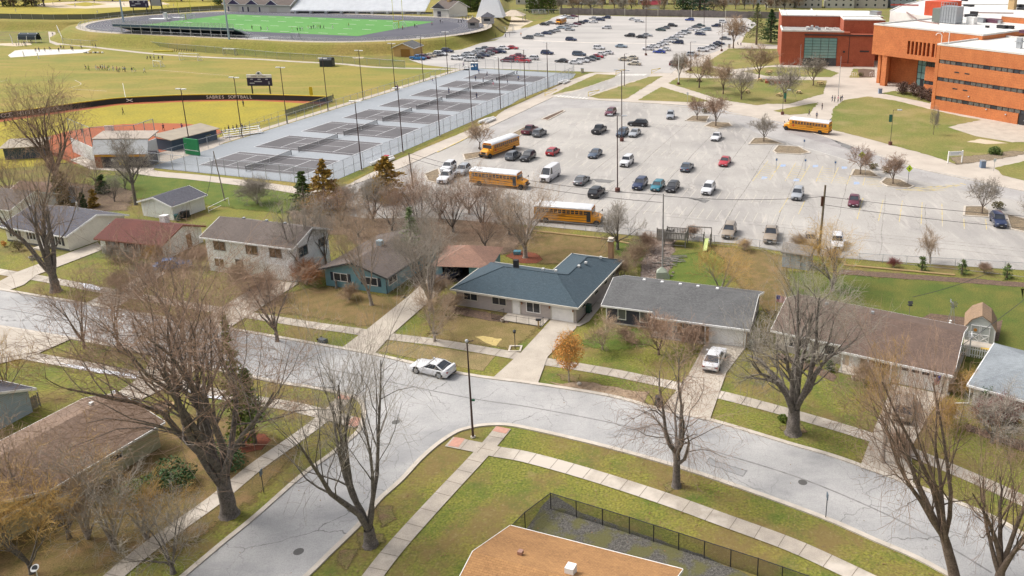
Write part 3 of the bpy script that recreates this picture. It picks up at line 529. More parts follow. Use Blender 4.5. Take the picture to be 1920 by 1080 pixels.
sheet('stadium_gate_plaza', [(905, 62), (925, 52), (945, 38), (960, 30), (1000, 40), (975, 55), (930, 74)], .031, SAND)
sheet('grass_strip', [(975, 52), (1000, 40), (1035, 34), (1030, 38), (990, 52)], .036, BANK)
# =============== HOUSES ===============
S_CREAM = siding('cream_siding', (.76, .72, .62)); S_WHITE = siding('white_siding', (.88, .875, .865)); S_BLUE = siding('blue_siding', (.19, .37, .43)); S_GREY = siding('greige_siding', (.50, .445, .42)); S_DARK = siding('charcoal_siding', (.06, .062, .09))
S_TAN = siding('tan_siding', (.64, .57, .48)); S_YEL = siding('pale_yellow_siding', (.52, .50, .33)); BRK_T = brickm('tan_brick', (.56, .36, .19), (.44, .27, .15)); S_LBLUE = siding('light_blue_siding', (.38, .46, .54))
SH_DG = shingle('dark_grey_shingles', (.085, .085, .105), (.12, .118, .138)); SH_RED = shingle('red_brown_shingles', (.15, .05, .038), (.105, .04, .034)); SH_BR = shingle('grey_brown_shingles', (.15, .12, .105), (.11, .09, .08)); SH_BL = shingle('slate_blue_shingles', (.045, .072, .092), (.068, .098, .12))
SH_GY = shingle('grey_shingles', (.14, .14, .14), (.095, .095, .097)); SH_TB = shingle('brown_shingles', (.165, .11, .085), (.11, .075, .06)); SH_LG = shingle('pale_blue_grey_shingles', (.25, .275, .295), (.20, .22, .24)); SH_OR = shingle('orange_tan_shingles', (.42, .225, .09), (.32, .165, .07)); SH_LB = shingle('light_brown_shingles', (.23, .155, .11), (.17, .115, .085))
CREAMT = flat((.60, .57, .50), .6); BRICKC = brickm('chimney_brick', (.42, .24, .12), (.30, .17, .10))
class House:
    def __init__(s, name, label, A, ang=None, B=None, W=None, D=8, eave=2.4, cat='house', group=None):
        A = G(*A) if len(A) == 2 else Vector(A)
        if B is not None: B = G(*B); ang = math.atan2(B.y - A.y, B.x - A.x); W = W or (B - A).length
        s.t = thing(name, label, cat, A, ang, group); s.W, s.D, s.e = W, D, eave
    def walls(s, m, x0=0, x1=None, y0=0, y1=None, h=None, name='wall'):
        x1 = s.W if x1 is None else x1; y1 = s.D if y1 is None else y1
        return MB().box(x0, x1, y0, y1, -.05, h or s.e).build(name, m, s.t)
    def gable(s, wm, rm, rise=1.6, along='x', over=.45, trim=WHITE, x0=0, x1=None, y0=0, y1=None, th=.14, ridge=None):
        x1 = s.W if x1 is None else x1; y1 = s.D if y1 is None else y1; e = s.e; mb = MB(); tr = MB()
        if along == 'x':
            ym = (y0 + y1) / 2 if ridge is None else ridge
            prof = [(y0, -.05), (y1, -.05), (y1, e), (ym, e + rise), (y0, e)]; w = MB().xprism(prof, x0, x1).build('wall', wm, s.t)
            kf = rise / (ym - y0); kb = rise / (y1 - ym)
            pr = [(y0 - over, e - kf * over + .02), (ym, e + rise + .02), (y1 + over, e - kb * over + .02), (y1 + over, e - kb * over + .02 + th), (ym, e + rise + .02 + th), (y0 - over, e - kf * over + .02 + th)]
            mb.xprism(pr, x0 - over, x1 + over)
            ze = e - kf * over; tr.box(x0 - over, x1 + over, y0 - over - .09, y0 - over - .003, ze - .07, ze + .13); ze = e - kb * over; tr.box(x0 - over, x1 + over, y1 + over + .003, y1 + over + .09, ze - .07, ze + .13)
            for xx in (x0 - over - .05, x1 + over + .004):
                tr.xprism([(y0 - over, e - kf * over - .08), (ym, e + rise - .08), (y1 + over, e - kb * over - .08), (y1 + over, e - kb * over + .17), (ym, e + rise + .17), (y0 - over, e - kf * over + .17)], xx, xx + .046)
        else:
            xm = (x0 + x1) / 2; MB().yprism([(x0, -.05), (x1, -.05), (x1, e), (xm, e + rise), (x0, e)], y0, y1).build('wall', wm, s.t); k = rise / (xm - x0); ze = e - k * over
            mb.yprism([(x0 - over, ze + .02), (xm, e + rise + .02), (x1 + over, ze + .02), (x1 + over, ze + .02 + th), (xm, e + rise + .02 + th), (x0 - over, ze + .02 + th)], y0 - over, y1 + over)
            for yy in (y0 - over - .05, y1 + over + .004): tr.yprism([(x0 - over, ze - .08), (xm, e + rise - .08), (x1 + over, ze - .08), (x1 + over, ze + .17), (xm, e + rise + .17), (x0 - over, ze + .17)], yy, yy + .046)
            for xx in (x0 - over - .09, x1 + over + .003): tr.box(xx, xx + .087, y0 - over, y1 + over, ze - .07, ze + .13)
        r = mb.build('roof', rm, s.t); tr.build('gutter', trim, r); return r
    def _T(s, face, u, out, z):
        if face == 'F': return (u, -out, z)
        if face == 'B': return (s.W - u, s.D + out, z)
        if face == 'R': return (s.W + out, u, z)
        if face == 'L': return (-out, s.D - u, z)
        return (u, face - out, z)                           # a front plane at y = face
    def slab(s, mb, face, u0, u1, z0, z1, o0, o1):
        c = [s._T(face, u, o, z) for z in (z0, z1) for u, o in ((u0, o0), (u1, o0), (u1, o1), (u0, o1))]
        xs, ys = [p[0] for p in c], [p[1] for p in c]; return mb.box(min(xs), max(xs), min(ys), max(ys), z0, z1)
    def win(s, face, u, z, w, h, n=2, trim=WHITE, shut=None, glass=None, label=None):
        mb = MB(); t = .09
        for a, b, c, d in ((u - w / 2 - t, u + w / 2 + t, z - t, z), (u - w / 2 - t, u + w / 2 + t, z + h, z + h + t), (u - w / 2 - t, u - w / 2, z, z + h), (u + w / 2, u + w / 2 + t, z, z + h)): s.slab(mb, face, a, b, c, d, .0, .07)
        for i in range(1, n): x = u - w / 2 + w * i / n; s.slab(mb, face, x - .035, x + .035, z, z + h, .0, .06)
        f = mb.build('window', trim, s.t); s.slab(MB(), face, u - w / 2, u + w / 2, z, z + h, .002, .03).build('pane', glass or GLASS, f)
        if shut:
            for sg in (-1, 1):
                x = u + sg * (w / 2 + t + .23); s.slab(MB(), face, x - .2, x + .2, z - t, z + h + t, .0, .05).build('shutter', shut, s.t)
        return f
    def door(s, face, u, w=.95, h=2.05, m=WHITE, trim=WHITE, z=.1, name='door'):
        mb = MB(); t = .09
        for a, b, c, d in ((u - w / 2 - t, u + w / 2 + t, z + h, z + h + t), (u - w / 2 - t, u - w / 2, z, z + h), (u + w / 2, u + w / 2 + t, z, z + h)): s.slab(mb, face, a, b, c, d, 0, .08)
        mb.build('door_frame', trim, s.t); d = s.slab(MB(), face, u - w / 2, u + w / 2, z, z + h, .002, .045).build(name, m, s.t)
        s.slab(MB(), face, u + w / 2 - .14, u + w / 2 - .09, z + 1, z + 1.08, .046, .1).build('handle', STEEL, d); return d
    def garage(s, face, u, w, h=2.1, m=WHITE, trim=WHITE, win=False):
        mb = MB()
        for k in range(4): s.slab(mb, face, u - w / 2, u + w / 2, .04 + k * h / 4, .04 + (k + 1) * h / 4 - .03, .003, .04)
        s.slab(mb, face, u - w / 2, u + w / 2, .04, .04 + h, .001, .025)
        d = mb.build('garage_door', m, s.t)
        mb = MB()
        for a, b, c, e in ((u - w / 2 - .12, u + w / 2 + .12, h + .04, h + .15), (u - w / 2 - .12, u - w / 2, .04, h + .04), (u + w / 2, u + w / 2 + .12, .04, h + .04)): s.slab(mb, face, a, b, c, e, 0, .07)
        mb.build('door_frame', trim, s.t)
        if win:
            for k in range(4): x = u - w / 2 + w * (k + .5) / 4; s.slab(MB(), face, x - w * .085, x + w * .085, h * .78, h * .93, .041, .055).build('window', GLASS, d)
    def post(s, x, y, h, m=WHITE, r=.07): return MB().box(x - r, x + r, y - r, y + r, 0, h).build('porch_post', m, s.t)
    def bit(s, name, mb, m): return mb.build(name, m, s.t)
def roof_vents(h, spots, m=STEEL):
    for x, y, z in spots: h.bit('roof_vent', MB().box(x - .16, x + .16, y - .16, y + .16, z, z + .22), m)

# pale ranch house with the dark grey roof
h = House('house', 'cream ranch house with dark grey shingle roof and black shutters beside the asphalt drive', (15, 452), B=(131, 471), D=9.2)
h.gable(S_CREAM, SH_DG, 1.5); BS = flat((.05, .05, .06), .6)
h.win('F', 1.9, .95, 1.2, 1.1, 2, shut=BS); h.win('F', 5.4, .95, 1.2, 1.1, 2, shut=BS); h.door('F', 7.6); h.win('F', 10.1, .8, 1.7, 1.4, 3, shut=BS); h.win('R', 6.9, 1.0, .8, 1.0, 1, glass=flat((.07, .13, .28), .2))
h.bit('step', MB().box(6.8, 8.6, -1.3, -.02, 0, .3), KERB); h.bit('chimney', MB().cyl(7.2, 6.0, 3.4, 4.9, .12), CREAMT); h.bit('skirting', MB().box(-.02, h.W + .02, -.03, -.006, 0, .28), flat((.12, .12, .12), .8))
# red roofed house
h = House('house', 'white ranch house with weathered red brown shingle roof', (192, 475), B=(308, 488), D=7.4)
h.gable(S_WHITE, SH_RED, 1.4, trim=flat((.24, .09, .06), .7)); BW = flat((.20, .12, .08), .7)
for u in (2.1, 5.2, 8.9): h.win('F', u, .9, 1.3 if u < 8 else 1.7, 1.2, 2, trim=BW, shut=BW)
h.door('F', 7.1, m=flat((.13, .07, .04), .5)); h.door('R', 4.8, m=flat((.26, .13, .05), .5)); h.bit('chimney', MB().box(6.6, 7.5, 4.1, 5.0, 3.6, 4.75), WHITE)
# two storey white house
h = House('house', 'two storey white house with grey brown shingle roof among bare trees', (394, 507), B=(557, 530), D=7.0, eave=4.9)
h.gable(S_WHITE, SH_BR, 1.35)
BG = flat((.16, .10, .055), .15)
for u in (2.2, 7.3, 11.0): h.win('F', u, 3.2, 1.7, 1.15, 2, trim=WOOD, glass=BG)
h.door('F', 5.0, h=2.0, m=flat((.05, .035, .03)), trim=WOOD); h.garage('F', 11.2, 3.6, m=WHITE); h.win('F', 1.8, .8, 1.5, 1.1, 2, glass=BG); h.win('R', 1.8, 3.1, 1.6, 1.2, 2, trim=WOOD); h.win('R', 5.6, 3.1, 1.2, 1.0, 1, trim=WOOD)
roof_vents(h, [(3, 4.0, 6.25), (6.5, 4.2, 6.2), (9.5, 4.1, 6.2)])
# blue house, gable towards the street
h = House('house', 'blue ranch house with low grey gable facing the street and a stone bird statue outside', (612, 535), B=(726, 551), D=12)
h.gable(S_BLUE, SH_BR, 1.35, along='y', over=.55, trim=flat((.04, .05, .055), .6)); NV = flat((.02, .035, .06), .6)
h.win('F', 2.3, .95, 1.9, .95, 2, shut=NV); h.win('F', 6.7, .95, 1.8, .95, 2, shut=NV); h.win('R', 1.4, .95, 1.7, 1.0, 2); h.win('R', 6.5, .95, 1.3, 1.0, 2)
h.bit('downpipe', MB().cyl(h.W + .05, -.05, 0, 2.4, .05), BLACK); h.bit('chimney', MB().box(4.0, 4.7, 5.6, 6.3, 3.3, 4.5), flat((.35, .45, .5)))
t = thing('bird_statue', 'pale stone bird statue with raised wings in front of the blue house', 'statue', G(663, 546)); MB().cyl(0, 0, 0, .5, .25, .18).build('pedestal', KERB, t)
MB().tube([(0, 0, .5), (0, 0, .9), (.05, 0, 1.25)], [.14, .17, .07]).add([(0, 0, .8), (-.5, .05, 1.6), (-.25, .05, 1.0)], [(0, 1, 2), (2, 1, 0)]).add([(.05, 0, .8), (.55, .05, 1.55), (.3, .05, .95)], [(0, 1, 2), (2, 1, 0)]).build('bird', KERB, t)
t = thing('stone_figure', 'small pale stone garden figure left of the bird statue', 'statue', G(631, 540)); MB().tube([(0, 0, 0), (0, 0, .4), (0, 0, .9)], [.22, .14, .16]).ball((0, 0, 1.05), .13).build('figure', WOOD, t)
# its garage with the brown hip roof
h = House('garage', 'blue garage with brown hip roof and open dark doorway behind bare branches', (818, 528), ang=R(-4), W=6.9, D=6.6, cat='garage')
mb = MB()
for b in ((0, 6.9, 6.45, 6.6), (0, .15, 0, 6.45), (6.75, 6.9, 0, 6.45), (.15, .9, 0, .15), (4.4, 6.75, 0, .15)): mb.box(*b, 0, 2.4)
mb.box(.9, 4.4, 0, .15, 2.15, 2.4); mb.build('wall', S_BLUE, h.t); MB().box(.15, 6.75, .15, 6.45, 0, .06).build('floor', flat((.08, .08, .085), .9), h.t)
o = .45; r = 1.5; hp = [(-o, -o, 2.3), (6.9 + o, -o, 2.3), (6.9 + o, 6.6 + o, 2.3), (-o, 6.6 + o, 2.3), (3.3, 3.3, 2.4 + r), (3.6, 3.3, 2.4 + r)]
MB().add(hp, [(0, 1, 5, 4), (1, 2, 5), (2, 3, 4, 5), (3, 0, 4), (3, 2, 1, 0)]).build('roof', shingle('rust_brown_shingles', (.30, .17, .12), (.22, .13, .10)), h.t)
# main house: slate blue L-shaped hip roof
W, D, Lw, Ww, o, e, k = 15.6, 8.5, 14.6, 6.4, .45, 2.4, .36
h = House('house', 'greige ranch house with slate blue L-shaped hip roof and white garage door', (857, 572), B=(1082, 607), W=W, D=D); ang = h.t.rotation_euler.z
MB().prism([(0, 0), (W, 0), (W, Lw), (W - Ww, Lw), (W - Ww, D), (0, D)], -.05, e).build('wall', S_GREY, h.t)
def rp(x, y, d): return (x, y, e - k * o + k * d)
A0, B0, C0, D0 = -o, W + o, D + o, Lw + o; dm = (C0 + o) / 2; dw = (Ww + 2 * o) / 2; xi = W - Ww - o
P = [rp(A0, A0, 0), rp(B0, A0, 0), rp(B0, D0, 0), rp(xi, D0, 0), rp(xi, C0, 0), rp(A0, C0, 0), rp(A0 + dm, A0 + dm, dm), rp(B0 - dm, A0 + dm, dm), rp(B0 - dw, C0 - dw, dw), rp(B0 - dw, D0 - dw, dw)]
Q = [(a, b, c - .16) for a, b, c in P[:6]]
r = MB().add(P + Q, [(0, 1, 7, 6), (0, 6, 5), (5, 6, 7, 8, 4), (1, 2, 9, 8, 7), (2, 3, 9), (3, 4, 8, 9)] + [(15, 14, 13, 12, 11, 10)] + [(i + 10, (i + 1) % 6 + 10, (i + 1) % 6, i) for i in range(6)]).build('roof', SH_BL, h.t)
mb = MB()
for i in range(6):
    a, b = Vector(P[i]), Vector(P[(i + 1) % 6]); d = (b - a).normalized(); n = Vector((d.y, -d.x, 0)); z = a.z
    mb.prism([(a + n * .004 - d * .0).xy, (b + n * .004).xy, (b + n * .10 + d * .09).xy, (a + n * .10 - d * .09).xy], z - .19, z + .03)
mb.build('gutter', CREAMT, r)
mb = MB()
for i, j in ((0, 6), (1, 7), (6, 7), (7, 8), (8, 9), (2, 9), (3, 9)): mb.tube([Vector(P[i]) + Vector((0, 0, .01)), Vector(P[j]) + Vector((0, 0, .01))], .06, 5)
mb.build('ridge_cap', SH_BL, r)
h.win('F', 1.95, 1.0, 1.75, .95, 2, CREAMT); h.win('F', 5.75, .95, 1.75, 1.0, 2, CREAMT); h.door('F', 8.0, .95, 2.0, trim=CREAMT); h.win('F', 10.2, .65, 1.65, 1.3, 2); h.garage('F', 13.9, 2.7, 2.05, trim=CREAMT)
for u in (2.3, 6.3, 9.5, 12.2): h.win('R', u, 1.1, 1.0, .95, 1, CREAMT)
for u in (8.75, 12.3, 15.25): h.bit('wall_lantern', MB().box(u - .07, u + .07, -.16, -.01, 1.45, 1.72), flat((.25, .11, .05), .4))
h.bit('porch_slab', MB().box(6.9, 12.2, -2.1, -.03, 0, .1), KERB)
h.bit('chimney', MB().box(5.2, 5.75, 5.0, 5.5, 3.0, 4.6), BLACK); roof_vents(h, [(9.2, 5.1, 3.85), (11.0, 4.8, 4.0), (12.6, 8.2, 3.5), (13.0, 9.5, 3.5), (13.9, 12.4, 3.25), (4.6, 5.2, 3.3)], flat((.6, .6, .58)))
c = MB().box(14.0, 14.6, 14.75, 15.35, 0, 4.7).build('chimney', BRICKC, h.t); MB().box(13.9, 14.7, 14.65, 15.45, 4.71, 4.8).box(14.1, 14.5, 14.85, 15.25, 4.81, 5.05).box(13.95, 14.65, 14.7, 15.4, 5.06, 5.13).build('chimney_cap', KERB, c)
M5 = Matrix.Translation(h.t.location) @ Matrix.Rotation(ang, 4, 'Z')
def loc5(x, y, z=0): return M5 @ Vector((x, y, z))
t = thing('railing', 'black metal railing round the front porch of the slate roofed house', 'railing', loc5(5.9, -2.2), ang)
for pl in ([(0, 0), (6.2, 0)], [(6.2, 0), (6.2, .9)], [(0, 0), (.9, 1.3)]):
    (x0, y0), (x1, y1) = pl; mb = MB(); n = int(math.hypot(x1 - x0, y1 - y0) / .13)
    for zz in (.12, .9): mb.tube([(x0, y0, zz), (x1, y1, zz)], .022, 4)
    for i in range(n + 1): q = i / n; x, y = x0 + (x1 - x0) * q, y0 + (y1 - y0) * q; mb.tube([(x, y, 0 if i % 12 == 0 else .12), (x, y, 1.0 if i % 12 == 0 else .9)], .03 if i % 12 == 0 else .012, 4)
    mb.build('rail_panel', BLACK, t)
t = thing('mailbox', 'black mailbox on a wooden post beside the driveway of the slate roofed house', 'mailbox', G(1010, 616)); MB().box(-.08, .08, -.08, .08, 0, 1.0).build('post', TANW, t); MB().xprism([(-.12, 1.0), (.12, 1.0), (.12, 1.15), (.07, 1.23), (-.07, 1.23), (-.12, 1.15)], -.3, .3).build('box', BLACK, t)
def bin_(px, label, m, rz=0, tip=False):
    t = thing('wheelie_bin', label, 'bin', G(*px, .08), rz)
    if tip: t.rotation_euler = (R(88), 0, rz)
    MB().prism([(-.26, -.3), (.26, -.3), (.26, .3), (-.26, .3)], .08, 1.0).build('bin_body', m, t); MB().xprism([(-.36, 1.0), (.34, 1.0), (.34, 1.05), (-.30, 1.1)], -.3, .3).build('lid', m, t)
    for x in (-.27, .27): MB().tube([(x - .03, .28, .12), (x + .03, .28, .12)], .12, 10).build('wheel', TYRE, t)
DGREEN = flat((.02, .07, .05), .5); bin_((1104, 586), 'dark green wheelie bin beside the right wall of the slate roofed house', DGREEN, ang); bin_((333, 414), 'teal wheelie bin against the small white garage', flat((.03, .12, .13), .5), 0)
bin_((344, 409), 'black wheelie bin with yellow lid nearer the teal bin, by the white garage', flat((.04, .04, .04)), 0); bin_((352, 407), 'black wheelie bin farther along the white garage wall', flat((.04, .04, .045)), 0)
bin_((1235, 762), 'black wheelie bin standing at the kerb beside the driveway', flat((.03, .03, .035), .5), R(20)); bin_((1409, 655), 'dark green wheelie bin at the corner of the porch house', flat((.03, .06, .05), .5), R(-20)); bin_((598, 638), 'grey wheelie bin lying on its side by the kerb', flat((.10, .12, .14), .5), R(60), True)
t = thing('garden_lamp', 'black garden lamp post in a small square bed on the front lawn', 'lamp', G(966, 654, .03))
MB().tube([(0, 0, 0), (0, 0, 1.9)], .045).build('post', BLACK, t); MB().box(-.13, .13, -.13, .13, 1.9, 2.15).tube([(0, 0, 2.15), (0, 0, 2.3)], [.2, .03], 8).build('lantern', BLACK, t); mb = MB()
for q in ((-.7, .7, -.7, -.5), (-.7, .7, .5, .7), (-.7, -.5, -.5, .5), (.5, .7, -.5, .5)): mb.box(*q, 0, .08)
mb.build('edging', KERB, t)
# charcoal and brick porch house
h = House('house', 'ranch house with charcoal wall, tan brick porch and grey shingle roof', (1137, 605), ang=R(-16.5), W=16.4, D=8.2)
h.gable(S_DARK, SH_GY, 1.4); DG_ = flat((.15, .15, .16), .2)
h.win('F', 1.9, .75, .85, 1.35, 1, glass=DG_); h.win('F', 4.5, .75, .85, 1.35, 1, glass=DG_); h.bit('corner_trim', MB().box(-.03, .1, -.03, .1, 0, 2.4), WHITE); h.bit('base_trim', MB().box(0, 5.8, -.05, -.01, 0, .18), CREAMT)
MB().box(6.0, 16.36, -.12, -.005, 0, 2.35).build('brick_wall', BRK_T, h.t); MB().box(12.0, 16.36, -1.5, -.13, 0, 2.25).build('garage_wall', BRK_T, h.t)
pr = [(-1.9, 2.26), (-.2, 2.62), (-.2, 2.76), (-1.9, 2.4)]; r = MB().xprism(pr, 5.8, 16.9).build('porch_roof', SH_GY, h.t); MB().box(5.8, 16.9, -2.0, -1.905, 2.22, 2.44).build('gutter', WHITE, r)
for x in (6.0, 8.4, 10.6, 12.0, 16.4): h.post(x, -1.75, 2.28)
h.door(-.12, 7.9, m=flat((.35, .42, .46))); h.win(-.12, 10.1, .7, 1.9, 1.2, 3, glass=DG_); h.garage(-1.5, 14.3, 3.6, m=WHITE)
h.bit('porch_slab', MB().box(5.9, 11.9, -2.1, -.13, 0, .1), WOOD); roof_vents(h, [(x, 4.6, 3.75) for x in (3.2, 5.4, 7.6, 9.7, 12)], WHITE)
# brown ranch with white trim and the flag
h = House('house', 'tan ranch house with wide brown shingle roof, white porch posts and an american flag', tuple(Vector((14.9, 82.3, 0))), ang=R(-26.8), W=17.9, D=9.6); h7 = h
h.gable(S_TAN, SH_TB, 1.5); h.win('F', 2.4, .8, 1.7, 1.05, 2, shut=WHITE); h.win('F', 5.9, .8, 1.0, 1.05, 1, shut=WHITE); h.bit('brick_base', MB().box(0, 7.6, -.1, -.005, 0, .7), flat((.42, .38, .34), .9))
MB().box(12.6, 17.86, -1.4, -.01, 0, 2.2).build('garage_wall', S_TAN, h.t); MB().box(7.6, 12.6, -.12, -.006, 0, 2.3).build('porch_wall', flat((.58, .46, .33), .9), h.t)
r = MB().xprism([(-1.85, 2.26), (-.2, 2.62), (-.2, 2.78), (-1.85, 2.42)], 7.2, 18.35).build('porch_roof', SH_TB, h.t); MB().box(7.2, 18.35, -1.95, -1.855, 2.2, 2.44).build('gutter', WHITE, r)
for x in (7.6, 10.2, 12.5, 17.9): h.post(x, -1.7, 2.25)
h.win(-.12, 11.0, .7, 1.9, 1.15, 3, glass=BG); h.door(-.12, 8.6); h.garage(-1.4, 15.3, 4.0, win=True); h.bit('porch_slab', MB().box(7.3, 12.5, -1.9, -.13, 0, .1), KERB)
h.bit('downpipe', MB().box(17.92, 18.0, -1.3, -1.2, 0, 2.3), WHITE); roof_vents(h, [(4, 5.2, 4.05), (9, 5.2, 4.05)])
M7 = Matrix.Translation(h.t.location) @ Matrix.Rotation(R(-26.8), 4, 'Z')
fl = mat('flag_cloth', (.62, .60, .60), None, 1, .9); nt = fl.node_tree; b_, src = base_link(fl); tc = _n(nt, 'ShaderNodeTexCoord'); sp = _n(nt, 'ShaderNodeSeparateXYZ'); nt.links.new(tc.outputs['Object'], sp.inputs[0])
md = _n(nt, 'ShaderNodeMath', operation='FLOORED_MODULO'); md.inputs[1].default_value = .13; nt.links.new(sp.outputs[2], md.inputs[0]); lt = _n(nt, 'ShaderNodeMath', operation='LESS_THAN'); lt.inputs[1].default_value = .065; nt.links.new(md.outputs[0], lt.inputs[0])
mx = _n(nt, 'ShaderNodeMix', data_type='RGBA'); nt.links.new(lt.outputs[0], mx.inputs[0]); mx.inputs[6].default_value = (.65, .62, .62, 1); mx.inputs[7].default_value = (.55, .03, .05, 1); nt.links.new(mx.outputs[2], b_.inputs['Base Color'])
def flag(loc, rz, label, pole):
    t = thing('flag', label, 'flag', loc, rz); MB().tube(pole, .025, 5).build('pole', WHITE, t); mb = MB(); vs = []; fs = []
    for i in range(9):
        for j in range(2): vs.append((.05 + i * .14, .06 * math.sin(i * 1.1), -.42 + j * .85))
    fs = [(i * 2, i * 2 + 2, i * 2 + 3, i * 2 + 1) for i in range(8)]; c = MB().add(vs, fs).build('cloth', fl, t); MB().box(.05, .5, -.02, .085, .0, .43).build('canton', flat((.03, .04, .22), .8), t)
flag(M7 @ Vector((17.2, -1.9, 1.75)), R(-140), 'small american flag hanging from the garage front of the brown ranch', [(0, 0, .45), (0, 0, -.5)])
flag(G(1455, 560, 1.6), R(-20), 'small american flag flying between the porch house and the brown ranch', [(0, 0, .5), (0, 0, -1.6)])
# right-hand pale hip roof house
W, D, o, e, k = 15, 9.4, .5, 2.4, .34
h = House('house', 'white house with pale blue grey hip roof at the frame edge past the picket fence', tuple(G(1815, 719, 2.35)[:2]) + (0,), ang=R(-35), W=W, D=D); h.t.location += Matrix.Rotation(R(-35), 3, 'Z') @ Vector((.5, .5, 0))
h.walls(S_WHITE); P = [(-o, -o, 0), (W + o, -o, 0), (W + o, D + o, 0), (-o, D + o, 0), (D / 2, D / 2, D / 2 + o), (W - D / 2, D / 2, D / 2 + o)]; P = [(a, b, e - k * o + k * c) for a, b, c in P]; Q = [(a, b, c - .15) for a, b, c in P[:4]]
r = MB().add(P + Q, [(0, 1, 5, 4), (1, 2, 5), (2, 3, 4, 5), (3, 0, 4), (9, 8, 7, 6)] + [(i + 6, (i + 1) % 4 + 6, (i + 1) % 4, i) for i in range(4)]).build('roof', SH_LG, h.t)
MB().box(-o, W + o, -o - .1, -o - .004, e - .35, e - .15).box(-o - .1, -o - .004, -o - .1, D + o, e - .35, e - .15).build('gutter', WHITE, r)
h.win('F', 3.1, .8, 2.0, 1.0, 3, glass=BG); h.win('F', 8, .8, 1.6, 1.0, 2); h.bit('brick_band', MB().box(4.4, 14.9, -.1, -.004, .9, 2.2), flat((.40, .32, .27), .9))
h.bit('downpipe', MB().tube([(-.35, -.5, 2.1), (-.3, -.3, 1.9), (-.25, -.2, .2), (-1.4, -.9, .1)], .06, 6), WHITE)
# big brown roof house on the near-left corner
d = Vector((-.375, -.927, 0)); NE = G(308, 791, 2.4); NE.z = 0; a = math.atan2(d.y, d.x); nW = G(154, 748, 2.4)
h = House('house', 'large pale yellow house with brown shingle roof behind tangled twigs on the near corner', tuple(NE + d * .45 + Vector((-.927, .375, 0)) * .45 * 1), ang=a + math.pi, W=24, D=9.3)
h.t.location = NE + d * 24.4 + Vector((d.y, -d.x, 0)) * .45; h.t.rotation_euler.z = a + math.pi
h.gable(S_YEL, SH_LB, 1.55, over=.45); roof_vents(h, [(22.2, 5.2, 4.05)], WHITE); h.win('F', 15, 1.0, 1.6, 1.0, 2); h.win('F', 9, 1.0, 1.6, 1.0, 2); h.win('F', 20, 1.2, 1.0, .9, 1)
h.bit('chimney', MB().cyl(13, 4.9, 4.0, 4.7, .18), BLACK)
# its lower wing
h = House('house_wing', 'pale yellow house wing at the lower frame edge among dense twigs', tuple(G(88, 985)) , ang=a + math.pi / 2, W=13, D=7.5, cat='house'); h.t.location = G(88, 972) ; h.gable(S_YEL, SH_LB, 1.5); h.win('F', 3, 1, 1.4, 1, 2)
h.t.rotation_euler.z = R(158)
# small grey roof house with blue wall at the left edge
c = G(67, 727, 2.4); h = House('house', 'small house with dark grey roof and blue wall beside a slatted timber fence', (c.x - 9.5, c.y - 5.8, 0), ang=R(-18), W=9.0, D=7.0); h.t.location = Vector((c.x, c.y, 0)) + Matrix.Rotation(R(-18), 3, 'Z') @ Vector((-9.45, -7.45, 0)); h.gable(S_LBLUE, SH_DG, 1.5); h.win('R', 3.5, 1, 1, .9, 1)
# orange roof house at the bottom
c = G(957, 986, 2.35); an = math.atan2(G(1280, 1068, 2.35).y - c.y, G(1280, 1068, 2.35).x - c.x)
W = (G(1280, 1068, 2.35) - c).length - .9; D = 9.3; h = House('house', 'house with orange tan shingle roof cut off by the bottom of the picture', (0, 0, 0), ang=an, W=W, D=D)
h.t.location = Vector((c.x, c.y, 0)) + Matrix.Rotation(an, 3, 'Z') @ Vector((.45, -D - .45, 0)); h.gable(S_TAN, SH_OR, 1.65); roof_vents(h, [(2.4, 5.9, 3.85)], flat((.35, .2, .15))); h.bit('roof_vent', MB().box(6.0, 6.6, 5.0, 5.6, 3.9, 4.5), WHITE)
# small white garage with the dark roof
h = House('garage', 'small white garage with dark grey gable roof on the back lawn', (265, 405), B=(327, 415), W=6.6, D=6.0, cat='garage'); h.t.location -= Vector((-.2, -.2, 0)); h.gable(S_WHITE, SH_DG, 1.0, along='y', over=.4)
# sheds on the far left
h = House('shed', 'grey shed with rusty brown roof and blue white doors behind the arborvitaes', (25, 388), ang=R(-14), W=7.5, D=5, eave=2.5, cat='shed'); h.gable(S_LBLUE, shingle('rusty_shingles', (.24, .15, .12), (.18, .12, .10)), 1.1); h.win('F', 5.5, .7, 1.6, 1.4, 1, glass=flat((.4, .35, .45), .8)); h.door('F', 2.0, 1.6)
h = House('shed', 'low building with grey brown roof at the left frame edge behind the cream ranch', (-70, 412), ang=R(-14), W=10, D=8, eave=2.6, cat='shed'); h.gable(S_WHITE, SH_BR, 1.5)
# blue garden shed by the lot fence
h = House('garden_shed', 'weathered light blue garden shed with grey roof by the parking lot fence', (1466, 500), B=(1512, 507), W=3.6, D=2.6, eave=2.2, cat='shed'); h.gable(siding('faded_blue_boards', (.33, .42, .50), (.45, .46, .47), .25), mat('mossy_roof', (.24, .22, .20), (.17, .15, .13), 4, 1, fine=.3), .7, over=.2, trim=WOOD); h.door('F', 1.8, 1.3, 1.8, m=siding('faded_blue_boards', (.33, .42, .50), (.45, .46, .47), .25), trim=WOOD)
